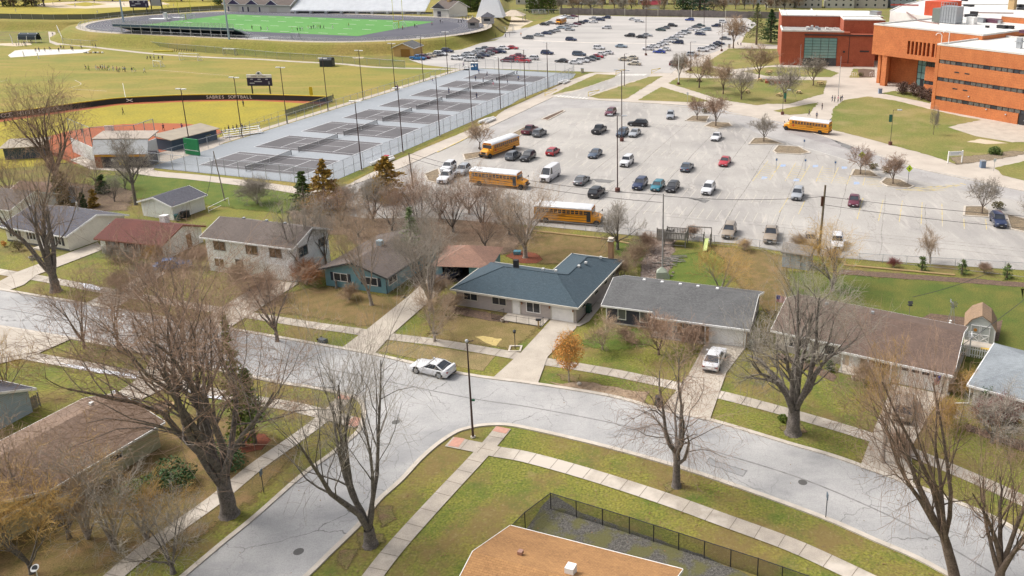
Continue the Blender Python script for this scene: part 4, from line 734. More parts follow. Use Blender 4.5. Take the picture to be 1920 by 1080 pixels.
# gambrel barn shed
h = House('barn_shed', 'small barn shaped garden shed with gambrel roof and white crossed doors', (1807, 637), B=(1856, 645), W=3.1, D=3.6, eave=1.7, cat='shed')
W = h.W; pf = [(0, 0), (W, 0), (W, 1.7), (W * .82, 2.6), (W / 2, 3.15), (W * .18, 2.6), (0, 1.7)]; MB().yprism(pf, 0, 3.6).build('wall', flat((.50, .51, .47), .8), h.t)
ro = [(-.15, 1.6), (W * .17, 2.66), (W / 2, 3.25), (W * .83, 2.66), (W + .15, 1.6), (W + .05, 1.56), (W * .8, 2.58), (W / 2, 3.16), (W * .2, 2.58), (-.05, 1.56)]; MB().yprism(ro, -.12, 3.75).build('roof', shingle('tan_shingles', (.33, .22, .14), (.25, .17, .11)), h.t)
mb = MB()
for p, q in zip(pf[2:], pf[3:]): mb.tube([(p[0], -.04, p[1]), (q[0], -.04, q[1])], .07, 4)
mb.tube([(.04, -.04, 0), (.04, -.04, 1.7)], .06, 4).tube([(W - .04, -.04, 0), (W - .04, -.04, 1.7)], .06, 4); mb.build('trim', WHITE, h.t)
for x0 in (W / 2 - 1.0, W / 2 + .02):
    d = MB().box(x0, x0 + .98, -.05, -.01, .1, 2.0).build('door', flat((.47, .49, .46), .8), h.t); mb = MB(); x1 = x0 + .98
    for p, q in (((x0, .12), (x1, .12)), ((x0, 1.98), (x1, 1.98)), ((x0, .95), (x1, .95)), ((x0 + .05, .1), (x0 + .05, 2)), ((x1 - .05, .1), (x1 - .05, 2)), ((x0, .12), (x1, .95)), ((x0, .95), (x1, .12))): mb.tube([(p[0], -.08, p[1]), (q[0], -.08, q[1])], .05, 4)
    mb.build('cross_trim', WHITE, d)
MB().tube([(W / 2 - .5, -.09, 1.45), (W / 2 - .5, -.12, 1.45)], .2, 10).build('wreath', flat((.45, .2, .04), .9), h.t)
tag(MB().box(0, 3.0, -1.6, -.1, 0, .1).build('shed_ramp', KERB, None), 'grey concrete pad in front of the barn shaped shed', 'ramp'); bpy.data.objects['shed_ramp'].matrix_world = h.t.matrix_basis.copy(); bpy.data.objects['shed_ramp'].matrix_world = Matrix.Translation(h.t.location) @ Matrix.Rotation(h.t.rotation_euler.z, 4, 'Z')
# ---------------- fences ----------------
def line_pts(px): return [p for p in (GP(px) if len(px[0]) == 2 and not isinstance(px[0], Vector) else px)]
def fence(name, label, pts, h=1.2, gap=2.5, post=.035, pm=STEEL, mm=MESHF, rails=(1,), group=None, cap=None, z=0, pr=None):
    o = pts[0].copy(); o.z = z; t = thing(name, label, 'fence', o, 0, group); L = [p - pts[0] for p in pts]; mb, rb, pb = MB(), MB(), MB(); k = 0
    for a, b in zip(L, L[1:]):
        n = max(1, round((b - a).length / gap))
        mb.quad((a.x, a.y, .03), (b.x, b.y, .03), (b.x, b.y, h), (a.x, a.y, h))
        for r in rails: rb.tube([(a.x, a.y, h * r), (b.x, b.y, h * r)], pr or post * .8, 5)
        for i in range(n + (b is L[-1])):
            p = a.lerp(b, i / n); k += 1
            (MB().tube([(p.x, p.y, 0), (p.x, p.y, h + .04)], post, 6).build('post', pm, t)) if k <= 90 else pb.tube([(p.x, p.y, 0), (p.x, p.y, h + .04)], post, 6)
    if pb.v: tag(pb.build('post', pm, t), kind='stuff')
    if mm: mb.build('mesh_panel', mm, t)
    rb.build('rail', cap or pm, t); return t
fence('garden_fence', 'black mesh garden fence round the gravel yard at the bottom', GP([(948, 1030), (985, 992), (1033, 955), (1180, 1001), (1420, 1080), (1560, 1130)]), 1.5, 2.1, .04, BLACK, MESHG)
fence('lot_fence', 'grey chain link fence between the back yards and the near parking lot', GP([(560, 385), (690, 398), (1020, 426), (1220, 447), (1380, 459), (1610, 490), (1930, 509), (2050, 516)]), 1.2, 3.2, .03, STEEL, MESHF)
def picket(name, label, A, B, h=1.1, m=WHITE, w=.09, gap=.19, cat='fence'):
    A, B = G(*A), G(*B); t = thing(name, label, cat, A, math.atan2(B.y - A.y, B.x - A.x)); L = (B - A).length; mb = MB(); n = int(L / gap)
    for i in range(n): x = i * gap; mb.yprism([(x, .05), (x + w, .05), (x + w, h - .08), (x + w / 2, h), (x, h - .08)], -.03, -.005)
    mb.build('pickets', m, t); MB().box(0, L, 0, .05, .25, .34).box(0, L, 0, .05, h * .72, h * .72 + .09).build('rail', m, t)
    for x in (-.06, L): MB().box(x, x + .1, -.03, .08, 0, h + .1).build('post', m, t)
picket('picket_fence', 'white picket fence between the brown ranch and the pale hip roof house', (1812, 668), (1866, 678), 1.25, gap=.24, w=.12)
t = thing('garden_arbor', 'white garden arbor gate with slatted top beside the brown ranch', 'arbor', G(1792, 664), R(-22))
for x in (0, 1.3):
    for y in (0, .8): MB().box(x - .06, x + .06, y - .06, y + .06, 0, 2.3).build('post', WHITE, t)
mb = MB().box(-.2, 1.5, -.05, .02, 2.2, 2.32).box(-.2, 1.5, .78, .85, 2.2, 2.32)
for i in range(6): mb.box(-.1 + i * .28, -.03 + i * .28, -.3, 1.1, 2.33, 2.44)
mb.build('slatted_top', WHITE, t); mb = MB()
for i in range(6): mb.box(.12 + i * .19, .22 + i * .19, -.03, 0, .1, 1.2)
mb.box(.1, 1.2, .001, .04, .3, .4).box(.1, 1.2, .001, .04, .95, 1.05).build('gate', WHITE, t)
picket('timber_fence', 'short weathered timber fence beside the small blue walled house', (36, 782), (75, 762), 1.4, WOOD, .14, .17)
picket('timber_fence', 'dark timber fence panel behind the playhouse', (1232, 451), (1262, 454), 1.9, WOOD, .14, .16)
t = thing('clothes_frame', 'white metal pole frame lying against the utility pole on the back lawn', 'frame', G(392, 400)); e = G(430, 385) - G(392, 400)
MB().tube([(0, 0, 1.0), (e.x, e.y, 1.3)], .05, 5).tube([(0, 0, .1), (0, 0, 1.0)], .04, 5).tube([(e.x, e.y, 0), (e.x, e.y, 1.3)], .05, 5).tube([(0, 0, .4), (e.x * .6, e.y * .6, .5)], .04, 5).build('frame', WHITE, t)
# playhouse deck, swing frame with slide
c = G(1246, 462); t = thing('playhouse_deck', 'grey timber raised play deck with slatted sides by the lot fence', 'play deck', c, R(-12)); W, D = 3.0, 2.2
for x in (0, W):
    for y in (0, D): MB().box(x - .07, x + .07, y - .07, y + .07, 0, 2.35).build('post', WOOD, t)
MB().box(-.1, W + .1, -.1, D + .1, 1.15, 1.27).build('deck', WOOD, t)
def slats(a, b, z0, z1, mb, st=.22):
    n = int(math.hypot(b[0] - a[0], b[1] - a[1]) / st)
    for i in range(n): x = a[0] + (b[0] - a[0]) * (i + .5) / n; y = a[1] + (b[1] - a[1]) * (i + .5) / n; mb.box(x - .08, x + .08, y - .08, y + .08, z0, z1) if 0 else mb.tube([(x, y, z0), (x, y, z1)], .085, 4)
    mb.tube([(a[0], a[1], z1), (b[0], b[1], z1)], .07, 4)
for a, b in (((0, 0), (W, 0)), ((0, D), (W, D)), ((0, 0), (0, D)), ((W, 0), (W, D))): m_ = MB(); slats(a, b, 1.28, 2.2, m_); m_.build('side_panel', WOOD, t)
MB().tube([(0, 0, .3), (W, 0, .3)], .07, 4).build('rail', WOOD, t)
c = G(1290, 452); t = thing('swing_frame', 'grey timber swing frame with beam beside the play deck', 'swing set', c, R(-10)); MB().tube([(0, 0, 2.3), (3.4, 0, 2.3)], .09, 5).build('beam', WOOD, t)
for x in (0, 3.4):
    for y in (-.8, .8): MB().tube([(x, y, 0), (x, 0, 2.3)], .06, 5).build('leg', WOOD, t)
for x in (1.1, 2.2): MB().tube([(x - .2, 0, 2.25), (x - .2, 0, .6), (x + .2, 0, .6), (x + .2, 0, 2.25)], .02, 4).build('swing', TRIM, t)
c = G(1325, 462); t = thing('slide', 'pale yellow green plastic slide on a small wooden tower', 'slide', c, R(-12))
for x in (-.5, .5):
    for y in (0, .9): MB().box(x - .06, x + .06, y - .06, y + .06, 0, 1.9).build('post', WOOD, t)
MB().box(-.55, .55, -.05, .95, 1.1, 1.2).build('platform', WOOD, t)
MB().loft([[(-.28, y, z + .12), (-.25, y, z), (.25, y, z), (.28, y, z + .12), (.22, y, z + .05), (-.22, y, z + .05)] for y, z in ((0, 1.2), (-.6, .95), (-1.2, .6), (-1.8, .28), (-2.3, .15))]).build('chute', flat((.50, .58, .22), .4), t)
t = thing('canvas_cover', 'pale green tent shaped cover standing behind the porch house', 'cover', G(1243, 520)); MB().add([(-.9, -.6, 0), (.9, -.6, 0), (.9, .6, 0), (-.9, .6, 0), (-.9, -.5, .8), (.5, -.5, .9), (.4, .4, 1.0), (-.8, .5, .9), (-.2, 0, 1.5)], [(0, 1, 5, 4), (1, 2, 6, 5), (2, 3, 7, 6), (3, 0, 4, 7), (4, 5, 8), (5, 6, 8), (6, 7, 8), (7, 4, 8), (3, 2, 1, 0)]).build('cover', flat((.36, .40, .32), .8), t)
# little garden windmill, bird feeder, planter, statue
t = thing('garden_windmill', 'small galvanised garden windmill in the mulch bed behind the brown ranch', 'windmill', G(1783, 606)); mb = MB()
for x, y in ((-.3, -.3), (.3, -.3), (.3, .3), (-.3, .3)): mb.tube([(x, y, 0), (x * .15, y * .15, 2.4)], .025, 4)
mb.build('tower', STEEL, t); mb = MB()
for i in range(8): q = i * math.pi / 4; mb.add([(0, -.2, 2.45), (.45 * math.cos(q), -.2, 2.45 + .45 * math.sin(q)), (.45 * math.cos(q + .4), -.24, 2.45 + .45 * math.sin(q + .4))], [(0, 1, 2), (2, 1, 0)])
mb.build('fan', STEEL, t); MB().box(-.02, .02, 0, .7, 2.42, 2.48).box(-.015, .015, .6, 1.0, 2.25, 2.65).build('tail_vane', STEEL, t)
t = thing('bird_feeder', 'bird feeder on a thin pole on the green back lawn', 'bird feeder', G(1704, 596)); MB().tube([(0, 0, 0), (0, 0, 1.6)], .03, 5).build('pole', WOOD, t); MB().box(-.25, .25, -.2, .2, 1.6, 1.68).xprism([(-.25, 1.9), (.25, 1.9), (0, 2.15)], -.25, .25).build('feeder', TRIM, t)
t = thing('garden_ornament', 'small white ornament in the mulch bed by the windmill', 'ornament', G(1781, 611, .03)); MB().tube([(0, 0, 0), (0, 0, .3), (0, 0, .5), (0, 0, .7)], [.18, .22, .1, .14], 8).build('ornament', WHITE, t)
t = thing('garden_bench', 'yellow bench cushion on a seat behind the white picket fence', 'bench', G(1838, 662), R(-15)); MB().box(0, 1.3, 0, .4, .4, .5).build('seat', flat((.65, .42, .08)), t)
for x in (.1, 1.1): MB().box(x, x + .1, .05, .35, 0, .4).build('leg', WOOD, t)
t = thing('fire_pit', 'round stone edged planting bed beside the brown roofed corner house', 'planter', G(303, 765)); MB().tube([(1.0 * math.cos(i * .4), 1.0 * math.sin(i * .4), .12) for i in range(17)], .12, 5).build('edging', TANW, t); MB().cyl(0, 0, 0, .1, .95, n=14).build('soil', MULCH, t)
t = thing('wheelbarrow_tub', 'blue plastic tub by the mulch circle under the bare tree', 'tub', G(970, 477)); MB().prism([(-.5, -.35), (.5, -.35), (.5, .35), (-.5, .35)], .1, .55).build('tub', flat((.08, .28, .38), .4), t)
t = thing('yellow_mower', 'small yellow ride-on mower by the brown roofed garage', 'mower', G(919, 484)); MB().xprism([(-.4, .3), (.4, .3), (.4, .6), (.1, .85), (-.4, .7)], -.3, .3).build('body', flat((.6, .35, .02), .4), t)
for x in (-.35, .35):
    for y in (-.35, .4): MB().tube([(x - .06, y, .22), (x + .06, y, .22)], .22, 8).build('wheel', TYRE, t)
# rubble and logs
random.seed(5); mb = MB()
for i in range(70):
    p = G(random.uniform(1208, 1262), random.uniform(468, 520)); r = random.uniform(.08, .22); mb.ball((p.x, p.y, r * .5), r, 5, 4, (1, random.uniform(.6, 1), .6))
tag(mb.build('rubble', mat('stone_rubble', (.36, .30, .27), (.20, .16, .14), 2, 1)), 'heap of loose stones beside the play deck', 'rubble', kind='stuff')
mb = MB()
for i in range(14):
    p = G(random.uniform(1240, 1275), random.uniform(478, 500)); q = random.uniform(-.6, .6); l = random.uniform(.6, 1.6); mb.tube([(p.x - l * math.cos(q), p.y - l * math.sin(q), .12), (p.x + l * math.cos(q), p.y + l * math.sin(q), .18)], .07, 5)
tag(mb.build('log_pile', WOOD), 'scattered grey boards and logs below the play deck', 'logs', kind='stuff')
# landscape timbers
for n_, (a, b) in enumerate((((1000, 434), (1150, 450)), ((1582, 498), (1790, 517)), ((1150, 452), (1180, 458)))):
    A, B = G(*a), G(*b); t = tag(MB().tube([(0, 0, .12), (B.x - A.x, B.y - A.y, .12)], .13, 5).build('landscape_timber', TANW), ['long pale timber along the foot of the lot fence behind the slate roofed house', 'long pale timber edging the bed behind the green back lawn', 'short timber end by the rubble heap'][n_], 'timber'); t.location = A
# ---------------- poles, lamps, wires ----------------
def pole(px, topy, label, r=.15, h=None, m=POLEW, lean=0, arm=False, z=0):
    B = G(*px); t = thing('utility_pole', label, 'utility pole', B); hh = h; MB().tube([(0, 0, 0), (lean, 0, hh)], [r, r * .7], 8).build('pole', m, t)
    if arm: MB().box(-.9 + lean, .9 + lean, -.06, .06, hh - .9, hh - .75).build('crossarm', m, t); MB().cyl(lean + .3, 0, hh - 2.2, hh - 1.3, .25).build('transformer', STEEL, t)
    return Vector((B.x + lean, B.y, hh))
P1 = pole((1242, 515), 0, 'slim grey utility pole behind the charcoal porch house', .12, 11.2, mat('grey_pole', (.36, .34, .33), None, 2)); P2 = pole((1535, 478), 0, 'brown utility pole with green streaked shaft by the blue shed', .19, 10.2, lean=.25, arm=False)
P3 = pole((775, 353), 0, 'dark wooden utility pole at the lot corner by the rusty evergreens', .14, 6.4, m=BARK2, lean=-.3); P4 = pole((422, 377), 0, 'leaning wooden utility pole on the lawn south of the courts', .11, 8.6, m=mat('pale_pole_wood', (.33, .29, .25), None, 2), lean=-.7)
MB().box(-.2, .2, -.12, .12, 7.2, 8.6).build('meter_box', flat((.12, .05, .03), .8), bpy.data.objects['utility_pole.001'])
def wire(label, a, b, sag=1.0, n=12):
    pts = [a.lerp(b, i / n) - Vector((0, 0, sag * 4 * (i / n) * (1 - i / n))) for i in range(n + 1)]; o = MB().tube([p - a for p in pts], .034, 3).build('overhead_wire', TRIM); o.location = a; tag(o, label, 'cable')
far = Vector((74, 96, 9.5)); p2 = Vector((P2.x, P2.y, 8.6)); p2b = Vector((P2.x, P2.y, 7.4))
wire('overhead cable between the grey pole and the green streaked pole', P1 - Vector((0, 0, .3)), p2, .5); wire('overhead cable running off over the lot from the green streaked pole', p2, far, .8); wire('lower cable parallel over the lot from the green streaked pole', p2b, far - Vector((0, 0, 1.6)), 1.0)
wire('cable between the dark lot corner pole and the grey pole', P3, P1 - Vector((0, 0, .2)), 1.2); wire('lower cable between the lot corner pole and the grey pole', P3 - Vector((0, 0, .8)), P1 - Vector((0, 0, 1.2)), 1.2)
wire('service cable dropping to the brown ranch roof', G(1711, 557, 3.0), G(1863, 508, 4.0), .3); wire('service cable from the leaning pole to the garage roof', P4 - Vector((0, 0, .6)), G(385, 372, 3), .6); wire('service cable along the pale house eave', G(1800, 650, 4.0), G(1960, 530, 6), .2)
t = thing('street_lamp', 'tall dark street light pole with small lamp at the street corner', 'street lamp', G(887, 820)); MB().tube([(0, 0, 0), (0, 0, 9.4)], [.11, .06], 8).build('pole', DARKB, t); MB().tube([(0, 0, 9.3), (.12, .1, 9.45), (.5, .3, 9.42)], .05, 5).build('arm', DARKB, t); MB().ball((-.02, 0, 9.55), .16).build('lamp', LAMPG, t); MB().box(-.05, .35, .1, .13, 3.6, 3.8).build('street_sign', flat((.02, .2, .1)), t); MB().cyl(0, 0, 0, .12, .22).build('base', KERB, t)
for px, l, hh in (((1548, 972), 'thin street sign post on the verge across from the driveways', 2.3), ((495, 925), 'dark sign post on the verge of the side street', 2.2)):
    t = thing('sign_post', l, 'sign', G(*px)); MB().tube([(0, 0, 0), (0, 0, hh)], .035, 5).build('post', TRIM, t); MB().box(-.03, .03, -.2, .2, hh - .5, hh).build('sign_panel', flat((.10, .14, .18), .5), t)
t = thing('satellite_dish', 'small white dish on a pole at the bottom left', 'dish', G(72, 1088)); MB().tube([(0, 0, 0), (0, 0, 1.0)], .04, 5).build('post', WHITE, t); MB().tube([(0, 0, 1.0), (0, -.05, 1.08)], [.12, .28], 14).build('bowl', WHITE, t); MB().tube([(0, -.06, 1.085), (0, -.07, 1.095)], .2, 12).build('bowl_rim', BLACK, t)

for i, (px, lb, m, s) in enumerate([((1283, 640), 'terracotta pot beside the brick porch steps', flat((.4, .16, .08), .8), .3), ((1600, 712), 'small grey pot on the brown ranch porch', KERB, .25), ((60, 487), 'grey tub beside the cream ranch steps', STEEL, .35), ((1782, 735), 'stack of cut firewood beside the brown ranch garage', TANW, .5), ((942, 604), 'low stone by the slate roofed house flower bed', KERB, .22)]):
    t = thing('plant_pot' if i != 3 else 'firewood_stack', lb, 'pot' if i != 3 else 'firewood', G(*px))
    if i == 3:
        for k in range(9): MB().tube([(-.5, (k % 3) * .22, .12 + (k // 3) * .2), (.5, (k % 3) * .22, .12 + (k // 3) * .2)], .1, 6).build('log', m, t)
    else: MB().tube([(0, 0, 0), (0, 0, s * 1.3)], [s * .7, s], 9).build('pot', m, t); MB().ball((0, 0, s * 1.35), s * .85, 7, 5, (1, 1, .5)).build('soil', MULCH, t)
mb = MB(); rg = random.Random(77); SP = sm(RT1) + sm(RB2)[::-1] + sm(RB1)[::-1]
def inside(x, y, P): return sum(1 for (x0, y0), (x1, y1) in zip(P, P[1:] + P[:1]) if (y0 > y) != (y1 > y) and x < (x1 - x0) * (y - y0) / (y1 - y0) + x0) % 2 == 1
for i in range(5200):                                    # dead leaves and twigs strewn over the lawns under the trees
    cx, cy, sp = rg.choice(((430, 965, 9), (695, 1022, 6), (1487, 812, 8), (1268, 912, 6), (1680, 880, 7), (345, 640, 7), (620, 590, 9), (200, 960, 12), (815, 640, 6), (1120, 735, 4), (105, 540, 6), (1790, 1060, 7), (560, 600, 8)))
    p = G(cx, cy) + Vector((rg.gauss(0, sp * .6), rg.gauss(0, sp * .6), .05)); a = rg.uniform(0, 6.28); L_ = rg.uniform(.04, .11)
    if inside(p.x, p.y, SP) and rg.random() < .96: continue
    u = Vector((math.cos(a), math.sin(a), rg.uniform(0, .3))) * L_; v = Vector((-math.sin(a), math.cos(a), 0)) * L_ * .5
    mb.quad(p - u, p + v, p + u, p - v)
tag(mb.build('leaves', mat('dead_leaves', (.26, .15, .07), (.15, .09, .045), 4, 1)), 'dead leaves strewn over lawns and kerb strips under the trees', 'leaves', kind='stuff')
# =============== VEHICLES ===============
def sec(x, w0, w1, z0, z1, zs, ws):                       # rounded car section: 10 points
    return [(x, -w0, z0), (x, -w1, zs), (x, -ws, z1 - .06), (x, -ws * .86, z1), (x, 0, z1 + .02), (x, ws * .86, z1), (x, ws, z1 - .06), (x, w1, zs), (x, w0, z0), (x, 0, z0)]
CT = {  # L, W, belt, roof, hood x, windscreen base/top x, rear glass top/base x, bonnet z, boot z, wheel x front/rear, wheel r
 'sedan': dict(L=4.75, W=1.82, H=1.45, belt=.92, wb=.80, wt=.10, rt=-1.05, rb=-1.75, hz=.84, tz=.92, wf=1.42, wr=-1.40, r=.33),
 'coupe': dict(L=4.65, W=1.90, H=1.40, belt=.95, wb=.60, wt=-.15, rt=-.95, rb=-1.85, hz=.88, tz=1.04, wf=1.40, wr=-1.36, r=.37),
 'hatch': dict(L=4.2, W=1.78, H=1.48, belt=.92, wb=.95, wt=.30, rt=-1.45, rb=-1.98, hz=.88, tz=.95, wf=1.28, wr=-1.28, r=.32),
 'suv': dict(L=4.65, W=1.86, H=1.68, belt=1.05, wb=.85, wt=.22, rt=-1.75, rb=-2.18, hz=1.0, tz=1.05, wf=1.38, wr=-1.38, r=.36),
 'minivan': dict(L=5.1, W=1.98, H=1.76, belt=1.05, wb=1.35, wt=.50, rt=-2.1, rb=-2.45, hz=1.0, tz=1.05, wf=1.55, wr=-1.5, r=.35),
 'jeep': dict(L=4.4, W=1.86, H=1.84, belt=1.16, wb=.62, wt=.42, rt=-1.9, rb=-2.05, hz=1.10, tz=1.15, wf=1.35, wr=-1.45, r=.42),
 'pickup': dict(L=5.7, W=1.98, H=1.85, belt=1.15, wb=1.05, wt=.45, rt=-.75, rb=-.95, hz=1.10, tz=1.12, wf=1.80, wr=-1.75, r=.41),
 'van': dict(L=5.9, W=2.05, H=2.45, belt=1.3, wb=2.15, wt=1.35, rt=-2.85, rb=-2.93, hz=1.2, tz=1.3, wf=1.95, wr=-1.8, r=.37)}
def make_car(kind, detail=True):
    c = CT[kind]; L, W, H = c['L'] / 2, c['W'] / 2, c['H']; t = bpy.data.objects.new('parked_car', None); COL.objects.link(t); P = flat((.5, .5, .5), .3, 0, .5)
    be, hz, tz = c['belt'], c['hz'], c['tz']; b = .24
    st = [(L, .80, b + .12, hz - .30, .0), (L - .08, .9, b, hz - .18, .0), (L - .45, 1, b, hz - .06, 0), (c['wb'] + .25, 1, b, hz + .01, 0), (c['wb'], 1, b, be, 0), (c['rb'], 1, b, be, 0)]
    if kind in ('sedan', 'coupe'): st += [(c['rb'] - .1, 1, b, tz, 0), (-L + .12, .93, b, tz - .02, 0), (-L, .84, b + .15, tz - .12, 0)]
    elif kind == 'pickup': st += [(-L + .03, 1, b + .1, tz, 0), (-L, .97, b + .2, tz - .03, 0)]
    else: st += [(max(-L + .08, c['rb'] - .05), .97, b, tz, 0), (-L, .9, b + .12, tz - .15, 0)]
    body = MB().loft([sec(x, W * f * .93, W * f, z0, z1, (z0 + z1) / 2, W * f * .94) for x, f, z0, z1, _ in st]).build('body', P, t, 38)
    wn = W * .90; rn = W * .74; rf = H - .05
    gl = [(c['wb'], wn, be + .01), (c['wt'], rn, rf), (c['rt'], rn, rf), (c['rb'], wn, be + .01)]
    vs = [(gl[0][0], -wn, be - .04), (gl[3][0], -wn, be - .04), (gl[3][0], wn, be - .04), (gl[0][0], wn, be - .04), (gl[1][0], -rn, rf), (gl[2][0], -rn, rf), (gl[2][0], rn, rf), (gl[1][0], rn, rf)]
    MB().add(vs, [(3, 2, 1, 0), (4, 5, 6, 7), (0, 1, 5, 4), (1, 2, 6, 5), (2, 3, 7, 6), (3, 0, 4, 7)]).build('windows', GLASS, t)
    rx0, rx1 = c['wt'] + .04, c['rt'] - .04
    mb = MB().loft([[(x, -rn - .015, rf - .03), (x, -rn * .8, rf + (.05 if i in (1, 2) else .03)), (x, 0, rf + (.075 if i in (1, 2) else .04)), (x, rn * .8, rf + (.05 if i in (1, 2) else .03)), (x, rn + .015, rf - .03)] for i, x in enumerate((rx0, rx0 - .25, rx1 + .25, rx1))])
    nb = {'sedan': 1, 'coupe': 0, 'hatch': 1, 'suv': 2, 'minivan': 2, 'jeep': 2, 'pickup': 1, 'van': 2}[kind]
    def pil(xb, xt, wd):
        for s in (-1, 1): mb.add([(xb - wd, s * (wn + .012), be), (xb + wd, s * (wn + .012), be), (xt + wd * .7, s * (rn + .014), rf), (xt - wd * .7, s * (rn + .014), rf), (xb - wd, s * (wn - .05), be), (xb + wd, s * (wn - .05), be), (xt + wd * .7, s * (rn - .05), rf), (xt - wd * .7, s * (rn - .05), rf)], [(0, 1, 2, 3), (7, 6, 5, 4), (0, 4, 5, 1), (1, 5, 6, 2), (2, 6, 7, 3), (3, 7, 4, 0)])
    pil(c['wb'] - .03, c['wt'], .05); pil(c['rb'] + .06, c['rt'] + .04, .10 if kind != 'suv' else .08)
    for i in range(nb): f = (i + 1) / (nb + 1); pil(c['wb'] + (c['rb'] - c['wb']) * (f * .9 + .05), c['wt'] + (c['rt'] - c['wt']) * f, .045)
    if kind == 'van':                                     # panelled sides
        for s in (-1, 1): mb.add([(c['wt'] - .6, s * (wn + .014), be), (c['rb'], s * (wn + .014), be), (c['rt'], s * (rn + .016), rf), (c['wt'] - .6, s * (rn + .016), rf), (c['wt'] - .6, s * (wn - .04), be), (c['rb'], s * (wn - .04), be), (c['rt'], s * (rn - .04), rf), (c['wt'] - .6, s * (rn - .04), rf)], [(0, 1, 2, 3), (7, 6, 5, 4), (0, 4, 5, 1), (1, 5, 6, 2), (2, 6, 7, 3), (3, 7, 4, 0)])
    mb.build('roof', P, t, 35)
    if kind == 'pickup': MB().box(-L + .12, c['rb'] - .15, -W * .8, W * .8, be - .02, be + .016).build('cargo_bed', TRIM, t)
    for x in (c['wf'], c['wr']):
        for s in (-1, 1):
            r = c['r']; y = s * (W - .10)
            wh = MB().tube([(x, y - s * .10, r), (x, y + s * .105, r)], r, 14).build('wheel', TYRE, t, 40); MB().tube([(x, y + s * .106, r), (x, y + s * .125, r)], [r * .68, r * .6], 12).build('rim', RIM, wh)
            if detail: MB().tube([(x, y + s * .03, r + .02), (x, y + s * .085, r + .02)], r + .07, 14).build('wheel_arch', TRIM, t)
    for s in (-1, 1):
        MB().box(L - .26, L - .02, s * W * .62 - .17, s * W * .62 + .17, hz - .33, hz - .19).build('headlight', LAMPG, t)
        MB().box(-L + (.0 if kind in ('sedan', 'coupe') else .03), -L + .18, s * W * .72 - .15, s * W * .72 + .15, tz - .30, tz - .14).build('tail_light', TAILR, t)
        if detail: MB().box(c['wb'] - .15, c['wb'] - .02, s * (W + .09) - .09, s * (W + .09) + .09, be - .02, be + .13).build('wing_mirror', P, t)
    MB().box(L - .10, L + .01, -W * .42, W * .42, b + .15, hz - .28).build('grille', TRIM, t); MB().box(L - .06, L + .025, -W * .75, W * .75, b - .02, b + .12).box(-L - .02, -L + .1, -W * .8, W * .8, b - .02, b + .16).build('bumper_trim', TRIM, t)
    MB().box(-L - .035, -L + .1, -.17, .17, tz - .42, tz - .30).box(L - .05, L + .03, -.15, .15, b + .13, b + .23).build('licence_plate', WHITE, t)
    if kind == 'coupe': MB().box(-L + .05, -L + .3, -W * .8, W * .8, tz + .06, tz + .10).box(-L + .1, -L + .2, -W * .6, -W * .55, tz - .02, tz + .06).box(-L + .1, -L + .2, W * .55, W * .6, tz - .02, tz + .06).build('spoiler', P, t)
    return t
CARC = {'white': (.68, .68, .70), 'silver': (.42, .44, .47), 'grey': (.16, .17, .19), 'black': (.018, .018, .024), 'navy': (.02, .035, .10), 'blue': (.02, .06, .34), 'red': (.42, .012, .025), 'maroon': (.14, .012, .035), 'teal': (.03, .20, .27), 'cream': (.52, .46, .36), 'dark green': (.03, .07, .07), 'light blue': (.28, .36, .44), 'tan': (.36, .29, .22), 'bright blue': (.02, .16, .42), 'slate': (.07, .10, .15)}
PROTO = {}
KN = {'sedan': 'sedan', 'coupe': 'coupe', 'hatch': 'hatchback', 'suv': 'suv', 'minivan': 'minivan', 'jeep': 'boxy off-roader', 'pickup': 'pickup truck', 'van': 'cargo van'}
def car(kind, color, px, rz, label, group, z=.05, loc=None):
    L = loc or G(*px, z)
    if kind not in PROTO: t = PROTO[kind] = make_car(kind); t.location = L; t.rotation_euler = (0, 0, rz); tag(t, label, 'car', group)
    else: t = copy_thing(PROTO[kind], L, rz, label, group)
    t['category'] = {'pickup': 'pickup truck', 'van': 'van', 'minivan': 'minivan', 'suv': 'suv'}.get(kind, 'car')
    P = flat(CARC[color], .28, .0 if color in ('white', 'cream', 'red') else .25, .6)
    for c in t.children:
        if c.name.split('.')[0] in ('body', 'roof', 'wing_mirror', 'spoiler'):
            c.material_slots[0].link = 'OBJECT'; c.material_slots[0].material = P
    return t
FT = AZA + math.pi; BK = AZA                               # facing the camera / facing away, along the stall lines
NEAR = 'cars parked in the near parking lot'
